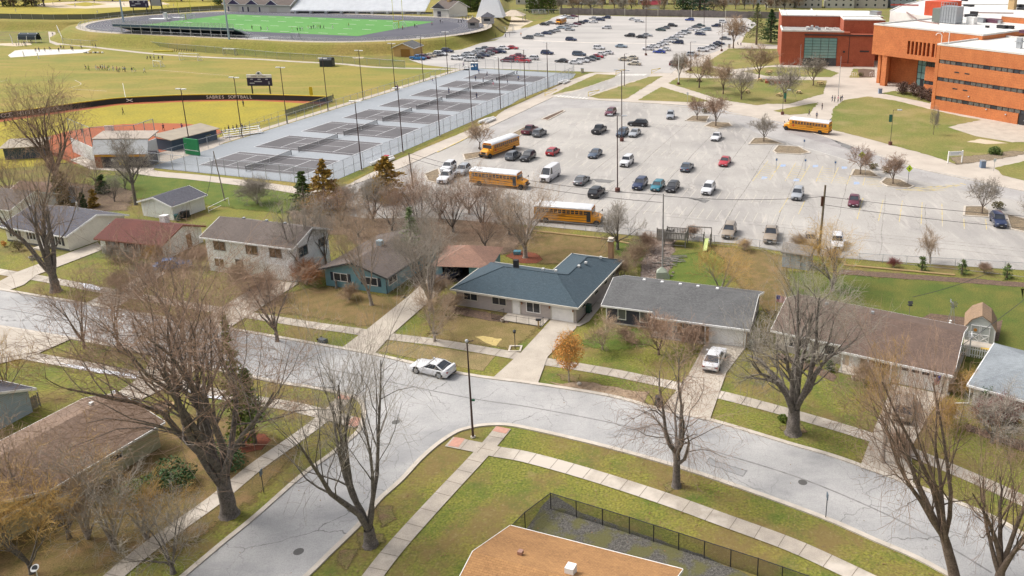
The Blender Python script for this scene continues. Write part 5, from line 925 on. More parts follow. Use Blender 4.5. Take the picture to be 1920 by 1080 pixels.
for k, c, px, rz, lb in [
 ('pickup', 'maroon', (994, 249), BK, 'dark maroon pickup truck behind the farthest yellow bus'), ('suv', 'grey', (1012, 254), BK, 'dark grey suv parked next to the maroon pickup'),
 ('pickup', 'black', (1124, 248), BK, 'black pickup truck standing alone in the middle of the near lot'), ('suv', 'maroon', (1145, 215), FT, 'maroon suv nearest the campus walk, under a lamp head'),
 ('suv', 'slate', (1167, 254), FT, 'slate suv beside the dark lamp post base'), ('sedan', 'silver', (1190, 254), FT, 'silver sedan next to the slate suv'), ('suv', 'black', (1196, 236), R(165), 'black suv parked crosswise behind the silver sedan'),
 ('suv', 'silver', (1257, 221), R(-95), 'white and dark suv alone near the top of the near lot'), ('sedan', 'white', (1343, 261), FT, 'white sedan alone near the planting islands'), ('suv', 'grey', (963, 297), BK, 'dark grey suv between two yellow school buses'),
 ('suv', 'black', (990, 299), FT, 'black suv to the right of the dark grey suv near the buses'), ('hatch', 'red', (1037, 289), BK, 'bright red hatchback in the near lot'), ('sedan', 'slate', (1116, 293), FT, 'slate blue sedan mid lot by the tall lamp post'),
 ('jeep', 'white', (1175, 309), FT, 'white boxy off-roader right of the tall lamp post'), ('van', 'white', (1031, 335), FT, 'white cargo van behind the bare trees'), ('sedan', 'grey', (1091, 343), BK, 'dark grey sedan between the van and the tall lamp post'),
 ('suv', 'black', (1119, 366), BK, 'black suv with red tail lights left of the lamp post base'), ('suv', 'navy', (1200, 351), FT, 'dark navy suv leftmost of the three together'), ('hatch', 'teal', (1233, 354), FT, 'teal hatchback in the middle of the three together'),
 ('hatch', 'black', (1261, 356), FT, 'small black hatchback rightmost of the three together'), ('suv', 'white', (1328, 360), FT, 'white suv standing alone right of the three together'), ('sedan', 'slate', (1288, 318), BK, 'dark slate sedan alone in mid lot'),
 ('sedan', 'red', (1359, 308), FT, 'dull red sedan alone at the right of mid lot'), ('suv', 'silver', (1495, 370), FT, 'silver suv below the blue marked stalls'), ('sedan', 'maroon', (1601, 382), FT, 'maroon sedan below the yellow crossing sign'),
 ('suv', 'navy', (1871, 420), R(-100), 'dark navy suv beside the kerbed tree island'), ('pickup', 'tan', (1445, 447), R(-102), 'tan and dark pickup truck against the yard fence'), ('suv', 'tan', (1367, 440), R(-103), 'tan roofed suv against the yard fence by the slide'),
 ('sedan', 'tan', (1519, 456), R(-103), 'tan sedan half hidden by the utility pole at the yard fence'), ('suv', 'white', (1569, 461), R(-102), 'white suv against the yard fence right of the utility pole'),
 ('pickup', 'white', (838, 338), FT + .15, 'white pickup truck at the kerbed corner nearest the courts'), ('suv', 'white', (841, 319), FT + .15, 'white suv behind the white pickup at the lot corner'), ('suv', 'silver', (868, 325), FT + .15, 'silver suv right of the white pickup at the lot corner')]:
    car(k, c, px, rz, lb, NEAR)
# street and driveways
sr = math.atan2(G(863, 701).y - G(701, 665).y, G(863, 701).x - G(701, 665).x)
car('coupe', 'white', (812, 698), sr + math.pi, 'white sports coupe parked at the kerb in the street', None, .03)
car('sedan', 'white', (1340, 680), R(72), 'white sedan on the driveway of the charcoal porch house', None, .1); car('suv', 'tan', (1695, 772), R(68), 'tan brown suv with pale reflecting roof on the driveway of the brown ranch', None, .1)
car('sedan', 'navy', (838, 523), R(-120), 'dark blue car in front of the open blue garage', None, .1); car('sedan', 'bright blue', (325, 503), R(20), 'blue car half hidden by twigs beside the red roofed house', None, .05)
# far lot, row by row : (kind, colour, px, facing sign)
BR = math.atan2(BD.y, BD.x)
ORD = ['first', 'second', 'third', 'fourth', 'fifth', 'sixth', 'seventh', 'eighth', 'ninth', 'tenth', 'eleventh', 'twelfth', 'thirteenth', 'fourteenth']
FAR = {
 'row beside the tan shed': [('pickup', 'bright blue', (784, 112), 0), ('suv', 'maroon', (796, 110), 0), ('sedan', 'cream', (806, 107), 0), ('sedan', 'grey', (815, 105), 0), ('minivan', 'white', (826, 104), 0), ('suv', 'navy', (839, 98), 0)],
 'row behind the blue portable toilets': [('suv', 'white', (857, 112), 0), ('sedan', 'silver', (868, 109), 0), ('minivan', 'white', (882, 115), 0), ('sedan', 'black', (896, 110), 0), ('sedan', 'silver', (878, 104), 0), ('sedan', 'silver', (889, 101), 0), ('sedan', 'navy', (907, 106), 0), ('suv', 'silver', (902, 97.5), 0), ('sedan', 'grey', (916, 103), 0), ('suv', 'maroon', (923, 100), 0), ('sedan', 'grey', (911, 93.5), 0), ('hatch', 'maroon', (920, 95.5), 0), ('suv', 'navy', (938, 99.5), 0), ('sedan', 'white', (944, 92.5), 0)],
 'row along the north fence of the courts': [('minivan', 'maroon', (952, 116), 0), ('hatch', 'red', (965, 111), 0), ('sedan', 'maroon', (974, 107), 0), ('pickup', 'red', (981, 117), 0), ('suv', 'white', (998, 112), 0)],
 'diagonal row on the grass side of the far lot': [('suv', 'grey', (990, 73), 0), ('sedan', 'silver', (1010, 68), 0), ('sedan', 'navy', (1025, 64.5), 0), ('sedan', 'grey', (1032, 62), 0), ('sedan', 'silver', (1041, 59.5), 0), ('sedan', 'light blue', (1053, 54), 0), ('sedan', 'silver', (1068, 57.5), 0), ('sedan', 'silver', (1062, 51.5), 0), ('sedan', 'white', (1074, 50), 0), ('sedan', 'maroon', (1081, 47), 0), ('sedan', 'black', (1088, 44.5), 0), ('sedan', 'navy', (1097, 42), 0), ('sedan', 'white', (1112, 43), 0)],
 'back row at the grass end of the far lot': [('sedan', 'silver', (1112, 36), 0), ('suv', 'navy', (1126, 39), 0), ('suv', 'navy', (1137, 35), 0), ('sedan', 'black', (1021, 47.5), 0), ('sedan', 'grey', (1033, 45), 0), ('sedan', 'white', (1061, 33), 0), ('sedan', 'silver', (1069, 35), 0), ('sedan', 'maroon', (1076, 32), 0)],
 'middle of the far lot, each apart': [('suv', 'white', (1137, 54), 0), ('suv', 'navy', (1071, 76.5), 0), ('suv', 'navy', (1026, 102), 0), ('sedan', 'light blue', (1165, 89), 0), ('sedan', 'red', (961, 92), 0), ('suv', 'white', (1123, 92.5), 0)],
 'front row behind the court lamps': [('sedan', 'black', (1053, 117), 0), ('sedan', 'white', (1079, 120), 0), ('suv', 'white', (1093, 117), 0), ('sedan', 'grey', (1104, 114), 0), ('sedan', 'dark green', (1113, 111.5), 0), ('sedan', 'red', (1120, 108.5), 0), ('minivan', 'slate', (1086, 104.5), 0), ('sedan', 'white', (1125, 104), 0), ('sedan', 'white', (1138, 101.5), 0)],
 'cluster of pale cars by the crossing': [('sedan', 'cream', (1172, 114), 0), ('sedan', 'cream', (1184, 111), 0), ('sedan', 'cream', (1189, 122), 0)],
 'pair at the back fence': [('sedan', 'white', (1187, 38), 0), ('sedan', 'white', (1198, 41.5), 0)],
 'upper middle cluster': [('suv', 'black', (1181, 69), 0), ('sedan', 'black', (1203, 71.5), 0), ('sedan', 'silver', (1213, 68), 0), ('sedan', 'dark green', (1239, 58), 0), ('sedan', 'grey', (1247, 54), 0), ('suv', 'black', (1261, 50), 0), ('suv', 'blue', (1293, 39), 0)],
 'upper right cluster': [('suv', 'silver', (1286, 63), 0), ('sedan', 'white', (1296, 57), 0), ('sedan', 'grey', (1306, 52.5), 0), ('sedan', 'dark green', (1313, 49.5), 0), ('suv', 'light blue', (1324, 57.5), 0), ('sedan', 'white', (1312, 61), 0), ('sedan', 'navy', (1313, 66), 0), ('suv', 'navy', (1343, 50.5), 0), ('suv', 'white', (1356, 43), 0)],
 'long diagonal row of pale cars': [('sedan', 'white', (1278, 65), 0), ('sedan', 'white', (1271, 70), 0), ('sedan', 'silver', (1262, 74.5), 0), ('sedan', 'white', (1251, 79), 0), ('suv', 'navy', (1271, 82), 0), ('sedan', 'white', (1243, 84), 0), ('sedan', 'white', (1234, 86.5), 0), ('sedan', 'white', (1226, 89.5), 0), ('suv', 'white', (1215, 94), 0), ('sedan', 'white', (1246, 95), 0), ('sedan', 'blue', (1236, 99.5), 0)],
 'row along the campus walk': [('suv', 'silver', (1299, 105), 0), ('suv', 'white', (1318, 96.5), 0), ('sedan', 'white', (1329, 93), 0), ('sedan', 'silver', (1334, 90), 0), ('sedan', 'black', (1341, 87), 0), ('sedan', 'navy', (1348, 83.5), 0), ('minivan', 'maroon', (1269, 124), 0)],
 'row behind the park trees': [('sedan', 'grey', (1360, 74.5), 0), ('sedan', 'silver', (1374, 65.5), 0), ('sedan', 'white', (1380, 63), 0), ('sedan', 'silver', (1385, 60), 0), ('sedan', 'white', (1391, 57), 0), ('sedan', 'silver', (1396, 54), 0)]}
rnd = random.Random(3)
for row, L in FAR.items():
    seen = {}
    tot = {}
    for k, c, px, f in L: tot[(k, c)] = tot.get((k, c), 0) + 1
    for k, c, px, f in L:
        seen[(k, c)] = seen.get((k, c), 0) + 1; n = seen[(k, c)]
        lb = f'{c} {KN[k]} in the {row}' if tot[(k, c)] == 1 else f'{ORD[n - 1]} {c} {KN[k]} in the {row}'
        car(k, c, px, BR + rnd.choice((0, 0, math.pi)) + rnd.uniform(-.05, .05), lb, 'cars parked in the far lot, ' + row, .04)
# ---------------- school buses ----------------
YB = mat('bus_yellow', (.80, .33, .015), (.72, .29, .015), 1, .4); BW_ = mat('bus_white_roof', (.70, .71, .73), None, 1, .4)
def tobj(s, size, m, parent, mtx, name='lettering', ext=.01):
    cu = bpy.data.curves.new('t', 'FONT'); cu.body = s; cu.size = size; cu.align_x = 'CENTER'; cu.align_y = 'CENTER'; cu.extrude = ext
    o = bpy.data.objects.new('t', cu); COL.objects.link(o); dg = bpy.context.evaluated_depsgraph_get(); me = bpy.data.meshes.new_from_object(o.evaluated_get(dg)); bpy.data.objects.remove(o)
    me.materials.clear(); me.materials.append(m); me.transform(mtx); r = bpy.data.objects.new(name, me); COL.objects.link(r); r.parent = parent; return r
def mrot(loc, xdir, ydir): x = Vector(xdir).normalized(); y = Vector(ydir).normalized(); z = x.cross(y); return Matrix(((x.x, y.x, z.x, loc[0]), (x.y, y.y, z.y, loc[1]), (x.z, y.z, z.z, loc[2]), (0, 0, 0, 1)))
def make_bus():
    t = thing('school_bus', '', 'school bus'); F = 3.6; B = -5.6; W = 1.22
    def s(x, w, z0, z1, r=.25): return [(x, -w, z0), (x, -w, z1 - r), (x, -w * .85, z1 - r * .35), (x, -w * .45, z1), (x, w * .45, z1), (x, w * .85, z1 - r * .35), (x, w, z1 - r), (x, w, z0)]
    MB().loft([s(x, W, .55, 2.55, .02) for x in (F, B)]).build('body', YB, t, 30)
    MB().loft([s(x, W + .01 * 0 - .004, 2.45, z, .32) for x, z in ((F, 2.88), (F - .3, 3.02), (B + .3, 3.02), (B, 2.88))]).build('roof', BW_, t, 40)
    MB().box(F - .02, F + .03, -.95, .95, 2.5, 2.84).build('front_cap', YB, t); MB().box(B - .03, B + .02, -.95, .95, 2.5, 2.84).build('rear_cap', YB, t)
    MB().loft([[(x, -w, z0), (x, -w, z1 - .2), (x, -w * .8, z1), (x, w * .8, z1), (x, w, z1 - .2), (x, w, z0)] for x, w, z0, z1 in ((F, 1.12, .55, 1.72), (F + .9, 1.0, .55, 1.55), (F + 1.35, .92, .6, 1.35))]).build('hood', YB, t, 35)
    for i in range(12):
        x = F - .95 - i * .68
        for sg in (-1, 1):
            w_ = MB().box(x - .28, x + .28, sg * W - .012, sg * W + .012, 1.78, 2.36).build('window', GLASS, t); MB().box(x - .30, x + .30, sg * W - .02, sg * W + .02, 2.05, 2.09).build('sash', YB, w_)
    for sg in (-1, 1):
        mb = MB()
        for z in (1.62, 1.28, .86): mb.box(B + .1, F - .2, sg * W - .015, sg * W + .02, z, z + .06)
        mb.build('rub_rail', BLACK, t)
        for x in (F + .72, B + 1.9):
            wh = MB().tube([(x, sg * (W - .32), .48), (x, sg * (W + .02), .48)], .48, 16).build('wheel', TYRE, t, 40); MB().tube([(x, sg * (W + .021), .48), (x, sg * (W + .035), .48)], .24, 10).build('rim', BLACK, wh)
        MB().tube([(F + 1.25, sg * .72, 1.05), (F + 1.38, sg * .72, 1.05)], .13, 10).build('headlight', LAMPG, t)
        MB().tube([(F + .5, sg * 1.05, 1.5), (F + 1.1, sg * 1.25, 1.9)], .025, 4).box(F + 1.05, F + 1.15, sg * 1.25 - .1, sg * 1.25 + .1, 1.75, 2.1).build('mirror', BLACK, t)
        for q in (.45, .7): MB().tube([(F + .02, sg * q, 2.68), (F + .06, sg * q, 2.68)], .09, 8).build('warning_light', TAILR, t); MB().tube([(B - .06, sg * q, 2.68), (B - .02, sg * q, 2.68)], .09, 8).build('warning_light', TAILR, t)
        MB().box(B - .03, B + .01, sg * .85 - .14, sg * .85 + .14, 1.35, 1.6).build('tail_light', TAILR, t)
        MB().box(B - .012, B + .01, sg * .72 - .26, sg * .72 + .26, 1.75, 2.35).build('rear_window', GLASS, t)
    MB().box(F - .01, F + .015, -1.05, 1.05, 1.75, 2.42).build('windscreen', GLASS, t); d = MB().box(B - .014, B + .01, -.36, .36, .7, 2.4).build('emergency_door', YB, t); MB().box(B - .02, B - .008, -.28, .28, 1.75, 2.3).box(B - .02, B - .008, -.28, .28, 1.1, 1.6).build('pane', GLASS, d)
    dd = MB().box(F - .78, F - .12, -W - .014, -W + .01, .65, 2.38).build('entry_door', GLASS, t); MB().box(F - .47, F - .43, -W - .02, -W - .013, .65, 2.38).build('door_bar', BLACK, dd)
    MB().box(F + 1.34, F + 1.5, -1.15, 1.15, .5, .78).box(B - .14, B - .02, -1.15, 1.15, .5, .78).build('bumper', BLACK, t); MB().box(F + 1.3, F + 1.37, -.5, .5, .85, 1.25).build('grille', BLACK, t)
    tobj('SCHOOL BUS', .2, BLACK, t, mrot((B - .045, 0, 2.7), (0, -1, 0), (0, 0, 1))); tobj('SCHOOL BUS', .2, BLACK, t, mrot((F + .045, 0, 2.7), (0, 1, 0), (0, 0, 1)))
    for sg in (-1, 1): tobj('SCHOOL DISTRICT', .17, BLACK, t, mrot((-1.2, sg * (W + .02), 1.46), (-sg, 0, 0), (0, 0, 1)))
    sg = MB().tube([(F - 1.0, W + .03, 1.35), (F - 1.0, W + .07, 1.35)], .22, 8).build('stop_sign', flat((.5, .02, .02)), t)
    return t
b0 = make_bus()
def ab(f, r):                                             # bus pose from front and rear ground points
    f, r = G(*f), G(*r); d = f - r; m = (f + r) / 2; return Vector((m.x, m.y, .05)), math.atan2(d.y, d.x)
for i, (f, r, lb) in enumerate([((1481, 243), (1546, 251), 'yellow school bus at the kerb of the campus drive'), ((906, 298), (966, 276), 'yellow school bus facing the camera, left of the parked cars'), ((1000, 355), (876, 343), 'yellow school bus behind the bare trees, middle of the three queuing'),
                               ((1136, 422), (1000, 412), 'yellow school bus side-on by the yard fence with its door open'), ((1037, 50), (1066, 40), 'small distant yellow school bus in the far lot')]):
    L, a = ab(f, r); L -= Vector((math.cos(a), math.sin(a), 0)) * -.3
    if i == 0: b0.location, b0.rotation_euler = L, (0, 0, a); b0['label'] = lb; b0['group'] = 'yellow school buses'
    else: copy_thing(b0, L, a, lb, 'yellow school buses')
# =============== TREES AND PLANTS ===============
def grow(seed, H, Rad, r0, fork=.2, nl=6, spread=1.0, droop=0.0, lean=(0, 0), lv=4, nb=(8, 6, 5), multi=False, tw=.009, twl=.7, t0=.25):
    rg = random.Random(seed); segs = []
    def branch(p, d, L, r, l, up):
        n = (7, 6, 5, 4, 2)[l]; pts = [p]; rs = [r]; q = p; dd = d.copy()
        for i in range(n):
            j = (.06, .16, .22, .25, .3)[l]; dd = (dd + Vector((rg.gauss(0, j), rg.gauss(0, j), rg.gauss(0, j) + up / n))).normalized(); q = q + dd * (L / n); pts.append(q); rs.append(max(r * (1 - .8 * (i + 1) / n), .006))
        segs.append((l, pts, rs)); return pts, rs
    def rec(p, d, L, r, l):
        pts, rs = branch(p, d, L, r, l, {1: .35, 2: .25 - droop, 3: .1 - droop, 4: -droop}.get(l, 0))
        if l >= lv: return
        m = nb[l - 1] if l - 1 < len(nb) else 5
        for i in range(m):
            q0 = t0 if l == 1 else .15; t = q0 + (1 - q0) * (i + rg.random()) / m; k = min(int(t * (len(pts) - 1)), len(pts) - 2); f = t * (len(pts) - 1) - k; b = pts[k].lerp(pts[k + 1], f); ax = (pts[k + 1] - pts[k]).normalized()
            o = ax.orthogonal().normalized(); o.rotate(Matrix.Rotation(rg.uniform(0, 6.283), 3, ax)); a = rg.uniform(.4, .9); nd = (ax * math.cos(a) + o * math.sin(a)).normalized()
            rr = rs[k] * (rg.uniform(.26, .42) if l < 2 else rg.uniform(.3, .5)); LL = L * rg.uniform(.42, .8) * (1.2 - .5 * t)
            if l + 1 == lv: rr = tw * rg.uniform(.7, 1.3); LL = max(LL, twl * rg.uniform(.8, 1.5))
            rec(b, nd, LL, max(rr, tw), l + 1)
    tp = [Vector((0, 0, -.1))]; 
    if multi:
        for i in range(nl):
            a = 6.283 * (i + rg.random() * .6) / nl; s = rg.uniform(.12, .42) * spread; d = Vector((math.cos(a) * s, math.sin(a) * s, 1)).normalized(); rec(Vector((math.cos(a) * r0 * .7, math.sin(a) * r0 * .7, 0)), d, H * rg.uniform(.72, .95), r0 * rg.uniform(.5, .8), 1)
    else:
        d = Vector((lean[0] / H, lean[1] / H, 1)).normalized(); fh = H * fork; pts, rs = [Vector((0, 0, -.1)), Vector((0, 0, .15)), Vector((0, 0, .6))], [r0 * 1.55, r0 * 1.2, r0]
        n = 5
        for i in range(1, n + 1): pts.append(Vector((d.x * fh * i / n + rg.gauss(0, .04), d.y * fh * i / n + rg.gauss(0, .04), .6 + (fh - .6) * i / n))); rs.append(r0 * (1 - .2 * i / n))
        segs.append((0, pts, rs)); top = pts[-1]
        for i in range(nl):
            a = 6.283 * (i + rg.random() * .7) / nl; lead = i == 0; s = .08 if lead else rg.uniform(.35, .85) * spread; dd = (d + Vector((math.cos(a) * s, math.sin(a) * s, 0))).normalized()
            rec(pts[-1 - (i % 3)], dd, (H - fh) * (1.0 if lead else rg.uniform(.75, 1.0)), r0 * rg.uniform(.42, .62), 1)
    zs = sorted(p.z for s in segs for p in s[1]); mx = zs[int(.975 * len(zs))]; rx = sorted(math.hypot(p.x - lean[0] * p.z / H, p.y - lean[1] * p.z / H) for s in segs for p in s[1])[int(.97 * sum(len(s[1]) for s in segs)) - 1]
    kz, kr = H / mx, Rad / rx; T, C = MB(), MB()
    for l, pts, rs in segs:
        P = [Vector(((p.x - lean[0] * p.z / H) * kr + lean[0] * p.z / H, (p.y - lean[1] * p.z / H) * kr + lean[1] * p.z / H, p.z * (kz if p.z > 0 else 1))) for p in pts]
        (T if l <= 2 else C).tube(P, rs, (9, 6, 4, 3, 3)[l], cap=False)
    return T, C
TREEN = 0
def place(t, px, z=0, rz=0): t.location = G(*px, z); t.rotation_euler = (0, 0, rz); return t
def tree(px, label, group, bark=BARK, twig=TWIGT, z=0, **k):
    T, C = grow(**k); t = thing('bare_tree', label, 'tree', G(*px, z), 0, group); T.build('trunk', bark, t, 60); C.build('crown', twig, t); return t
def leafcloud(rg, mb, fn, n, s, flat_=.5):
    for i in range(n):
        p = fn(rg); a = Vector((rg.gauss(0, 1), rg.gauss(0, 1), rg.gauss(0, flat_))).normalized(); b = a.orthogonal().normalized(); b.rotate(Matrix.Rotation(rg.uniform(0, 6.283), 3, a)); q = s * rg.uniform(.6, 1.4)
        mb.add([p - a * q * .5, p + b * q * .35, p + a * q * .6, p - b * q * .3], [(0, 1, 2, 3)])
def conifer_mesh(seed, H, Rad, n=2600, s=.28, gap=.35, base=.06):
    rg = random.Random(seed); T, C = MB(), MB(); T.tube([(0, 0, -.1), (0, 0, H * .5), (0, 0, H * .97)], [Rad * .07 + .06, Rad * .05 + .03, .02], 6); tiers = int(H / .55)
    for i in range(tiers):
        z = H * (base + (1 - base) * i / tiers); rr = Rad * (1 - (z / H) ** 1.3) * rg.uniform(.7, 1.08); m = rg.randint(6, 9)
        for j in range(m):
            a = rg.uniform(0, 6.283); L = rr * rg.uniform(.65, 1.1); e = Vector((math.cos(a) * L, math.sin(a) * L, z - .12 * L + rg.uniform(-.1, .25))); b = Vector((0, 0, z)); T.tube([b, e], [.03, .01], 3, cap=False)
            k = max(3, int(n / tiers / m))
            for q in range(k):
                t = rg.uniform(.15, 1.05) ** .7; p = b.lerp(e, t); w = .18 + .25 * L * (1 - abs(t - .6)); p = p + Vector((rg.gauss(0, w * .5), rg.gauss(0, w * .5), rg.gauss(0, .10))); u = Vector((math.cos(a) + rg.gauss(0, .5), math.sin(a) + rg.gauss(0, .5), rg.gauss(.1, .35))).normalized(); v = u.orthogonal().normalized(); v.rotate(Matrix.Rotation(rg.uniform(0, 6.28), 3, u)); x = s * rg.uniform(.6, 1.4)
                C.add([p - u * x * .4, p + v * x * .28, p + u * x * .6, p - v * x * .28], [(0, 1, 2, 3)])
    return T, C
def conifer(px, label, H, Rad, m=EVER, z=0, group=None, name='conifer', **k):
    T, C = conifer_mesh(hash(px) % 999, H, Rad, **k); t = thing(name, label, 'tree', G(*px, z), 0, group); T.build('trunk', BARK2, t); C.build('crown', m, t); return t
def shrub(px, label, r, h, m=BUSHL, n=900, s=.13, twigs=True, group=None, name='shrub', z=0, seed=None):
    rg = random.Random(seed or hash(px) % 9999); t = thing(name, label, 'shrub', G(*px, z), 0, group); C = MB(); S = MB()
    lumps = [(rg.uniform(-.5, .5) * r, rg.uniform(-.5, .5) * r, rg.uniform(.35, .7) * h, rg.uniform(.35, .6)) for _ in range(7)]
    def f(rg):
        l = rg.choice(lumps); v = Vector((rg.gauss(0, 1), rg.gauss(0, 1), rg.gauss(0, 1))).normalized() * rg.uniform(.6, 1) * l[3]; return Vector((l[0] + v.x * r, l[1] + v.y * r, max(.04, l[2] + v.z * h)))
    leafcloud(rg, C, f, n, s)
    for i in range(12): a = rg.uniform(0, 6.28); S.tube([(0, 0, 0), (math.cos(a) * r * .5, math.sin(a) * r * .5, h * .8)], [.02, .008], 3)
    S.build('stems', BARK2, t); C.build('foliage', m, t); return t
YT = 'bare yard trees'
# foreground
tree((695, 1022), 'grey multi-stemmed bare tree at the inside corner of the side street', YT, BARK, TWIGG, seed=11, H=18.4, Rad=6.4, r0=.46, fork=.10, nl=6, spread=.5, nb=(9, 6, 5), twl=.9, t0=.38)
tree((430, 965), 'massive bare tree with thick flaring trunk beside the side street walk', YT, BARK, TWIGR, seed=23, H=21.5, Rad=10.8, r0=.6, fork=.19, nl=9, spread=1.05, nb=(10, 8, 6), tw=.011, twl=1.0, t0=.3)
tree((1487, 812), 'broad bare tree with huge root flare in front of the brown ranch', YT, BARK, TWIGG, seed=35, H=17, Rad=7.8, r0=.62, fork=.18, nl=8, spread=.95, nb=(10, 7, 5), t0=.3, tw=.010)
tree((1268, 912), 'spreading bare tree with drooping twigs on the lower verge', YT, BARK, TWIGR, seed=42, H=13.2, Rad=7.2, r0=.33, fork=.27, nl=6, spread=1.25, droop=.35, nb=(9, 6, 5))
tree((1790, 1092), 'leaning bare tree at the bottom right with reddish twig ends', YT, BARK2, TWIGR, seed=57, H=17.5, Rad=5.4, r0=.40, fork=.2, nl=7, lean=(-4.6, 2.5), spread=.9, nb=(9, 6, 5))
tree((1868, 1120), 'bare tree rising out of the bottom right corner of the frame', YT, BARK2, TWIGR, seed=61, H=12.5, Rad=4.6, r0=.36, fork=.2, nl=6, lean=(1.0, 1.5), spread=.9, nb=(9, 6, 5))
tree((1655, 868), 'pale budding bare tree between the walk and the brown ranch driveway', YT, BARKL, TWIGO, seed=64, H=10.5, Rad=3.6, r0=.18, fork=.35, nl=5, spread=.6, nb=(7, 5, 5), tw=.010)
tree((105, 546), 'tall forked bare tree on the kerb strip before the cream ranch', YT, BARK, TWIGT, seed=71, H=18.0, Rad=6.5, r0=.55, fork=.14, nl=6, spread=.85, nb=(8, 6, 5))
tree((108, 352), 'tall wide bare tree behind the softball backstop at the left', YT, BARK2, TWIGR, seed=83, H=18.5, Rad=8.8, r0=.55, fork=.14, nl=8, spread=.9, nb=(9, 6, 5), tw=.016)
tree((255, 384), 'upright dark bare tree by the small white garage', YT, BARK, TWIGG, seed=91, H=12.0, Rad=4.2, r0=.25, fork=.5, nl=9, spread=1.2, nb=(8, 6, 5), tw=.016)
tree((159, 653), 'slim bare tree on the grass strip across from the cream ranch', YT, BARK2, TWIGR, seed=101, H=9.0, Rad=3.8, r0=.16, fork=.14, nl=5, spread=.8, nb=(7, 6, 5))
tree((224, 655), 'double stemmed slim bare tree next to the corner driveway', YT, BARK2, TWIGT, seed=103, H=10.0, Rad=3.4, r0=.18, fork=.1, nl=5, spread=.6, nb=(7, 6, 5))
tree((385, 828), 'straight dark bare tree between the corner house and the big tree', YT, BARK, TWIGT, seed=107, H=17, Rad=6.2, r0=.34, fork=.3, nl=7, spread=.9, nb=(8, 6, 5))
tree((562, 522), 'bare tree at the right end of the two storey white house', YT, BARK, TWIGG, seed=113, H=11.5, Rad=4.6, r0=.24, fork=.2, nl=6, spread=.9, nb=(8, 6, 5))
tree((612, 500), 'slender bare tree between the white house and the blue house', YT, BARK, TWIGG, seed=117, H=9.5, Rad=3.4, r0=.14, fork=.2, nl=5, nb=(7, 6, 5))
tree((697, 572), 'leaning slender bare tree in front of the blue house', YT, BARKL, TWIGT, seed=119, H=12.5, Rad=4.2, r0=.2, fork=.2, nl=6, lean=(-1.5, 0), spread=.7, nb=(8, 6, 5))
tree((808, 582), 'tall tangled bare tree at the edge of the gravelly driveway', YT, BARKL, TWIGG, seed=127, H=12, Rad=5.2, r0=.3, fork=.12, nl=8, spread=.8, nb=(9, 6, 5))
tree((815, 640), 'small low spreading bare tree on the verge behind the sports coupe', YT, BARKL, TWIGT, seed=131, H=5.8, Rad=3.8, r0=.14, fork=.14, nl=7, spread=1.2, nb=(7, 6, 5), tw=.010, twl=.5)
tree((345, 640), 'dense bare tree on the kerb strip with orange brown twig haze', YT, BARK, TWIGR, seed=137, H=12.5, Rad=6.6, r0=.25, fork=.18, nl=8, spread=1.0, nb=(9, 7, 5))
tree((520, 640), 'bare tree on the kerb strip across from the side street', YT, BARK, TWIGR, seed=139, H=10.5, Rad=5.2, r0=.2, fork=.18, nl=7, spread=1.0, nb=(8, 6, 5))
tree((985, 483), 'bare tree rising from the red mulch circle', YT, BARKL, TWIGT, seed=149, H=10.5, Rad=6.2, r0=.32, fork=.18, nl=9, spread=1.2, nb=(9, 6, 5))
tree((1158, 468), 'dark round bare tree by the lot fence near the school bus', YT, BARK, TWIGG, seed=151, H=6.8, Rad=3.6, r0=.22, fork=.24, nl=8, spread=1.2, nb=(8, 6, 5), tw=.014)
tree((1743, 494), 'small pale bare tree on the back lawn in front of the lot', YT, BARKL, TWIGT, seed=157, H=4.8, Rad=2.2, r0=.09, fork=.2, nl=6, nb=(6, 6, 5), tw=.012, twl=.5)
tree((1560, 545), 'bare tree behind the brown ranch with orange budding twigs', YT, BARK, TWIGO, seed=163, H=8.5, Rad=5.5, r0=.2, fork=.15, nl=7, spread=1.1, nb=(8, 6, 5))
tree((1350, 560), 'budding bare tree behind the charcoal porch house', YT, BARKL, TWIGO, seed=167, H=7, Rad=4.6, r0=.14, fork=.15, nl=7, spread=1.1, nb=(8, 6, 5))
tree((1235, 665), 'low reddish bare tree on the porch house front lawn', YT, BARK2, TWIGR, seed=173, H=4.6, Rad=3.6, r0=.12, fork=.15, nl=8, spread=1.3, nb=(8, 7, 5), tw=.010, twl=.5)
tree((1130, 655), 'low pale bare tree spreading beside the orange tree', YT, BARKL, TWIGT, seed=179, H=3.8, Rad=3.0, r0=.09, fork=.15, nl=7, spread=1.3, nb=(7, 6, 5), tw=.009, twl=.5)
tree((1860, 830), 'grey tangled small tree in front of the pale hip roof house', YT, BARK, TWIGG, seed=181, H=5.0, Rad=3.4, r0=.14, fork=.12, nl=7, spread=1.3, nb=(8, 7, 5), tw=.011, twl=.5)
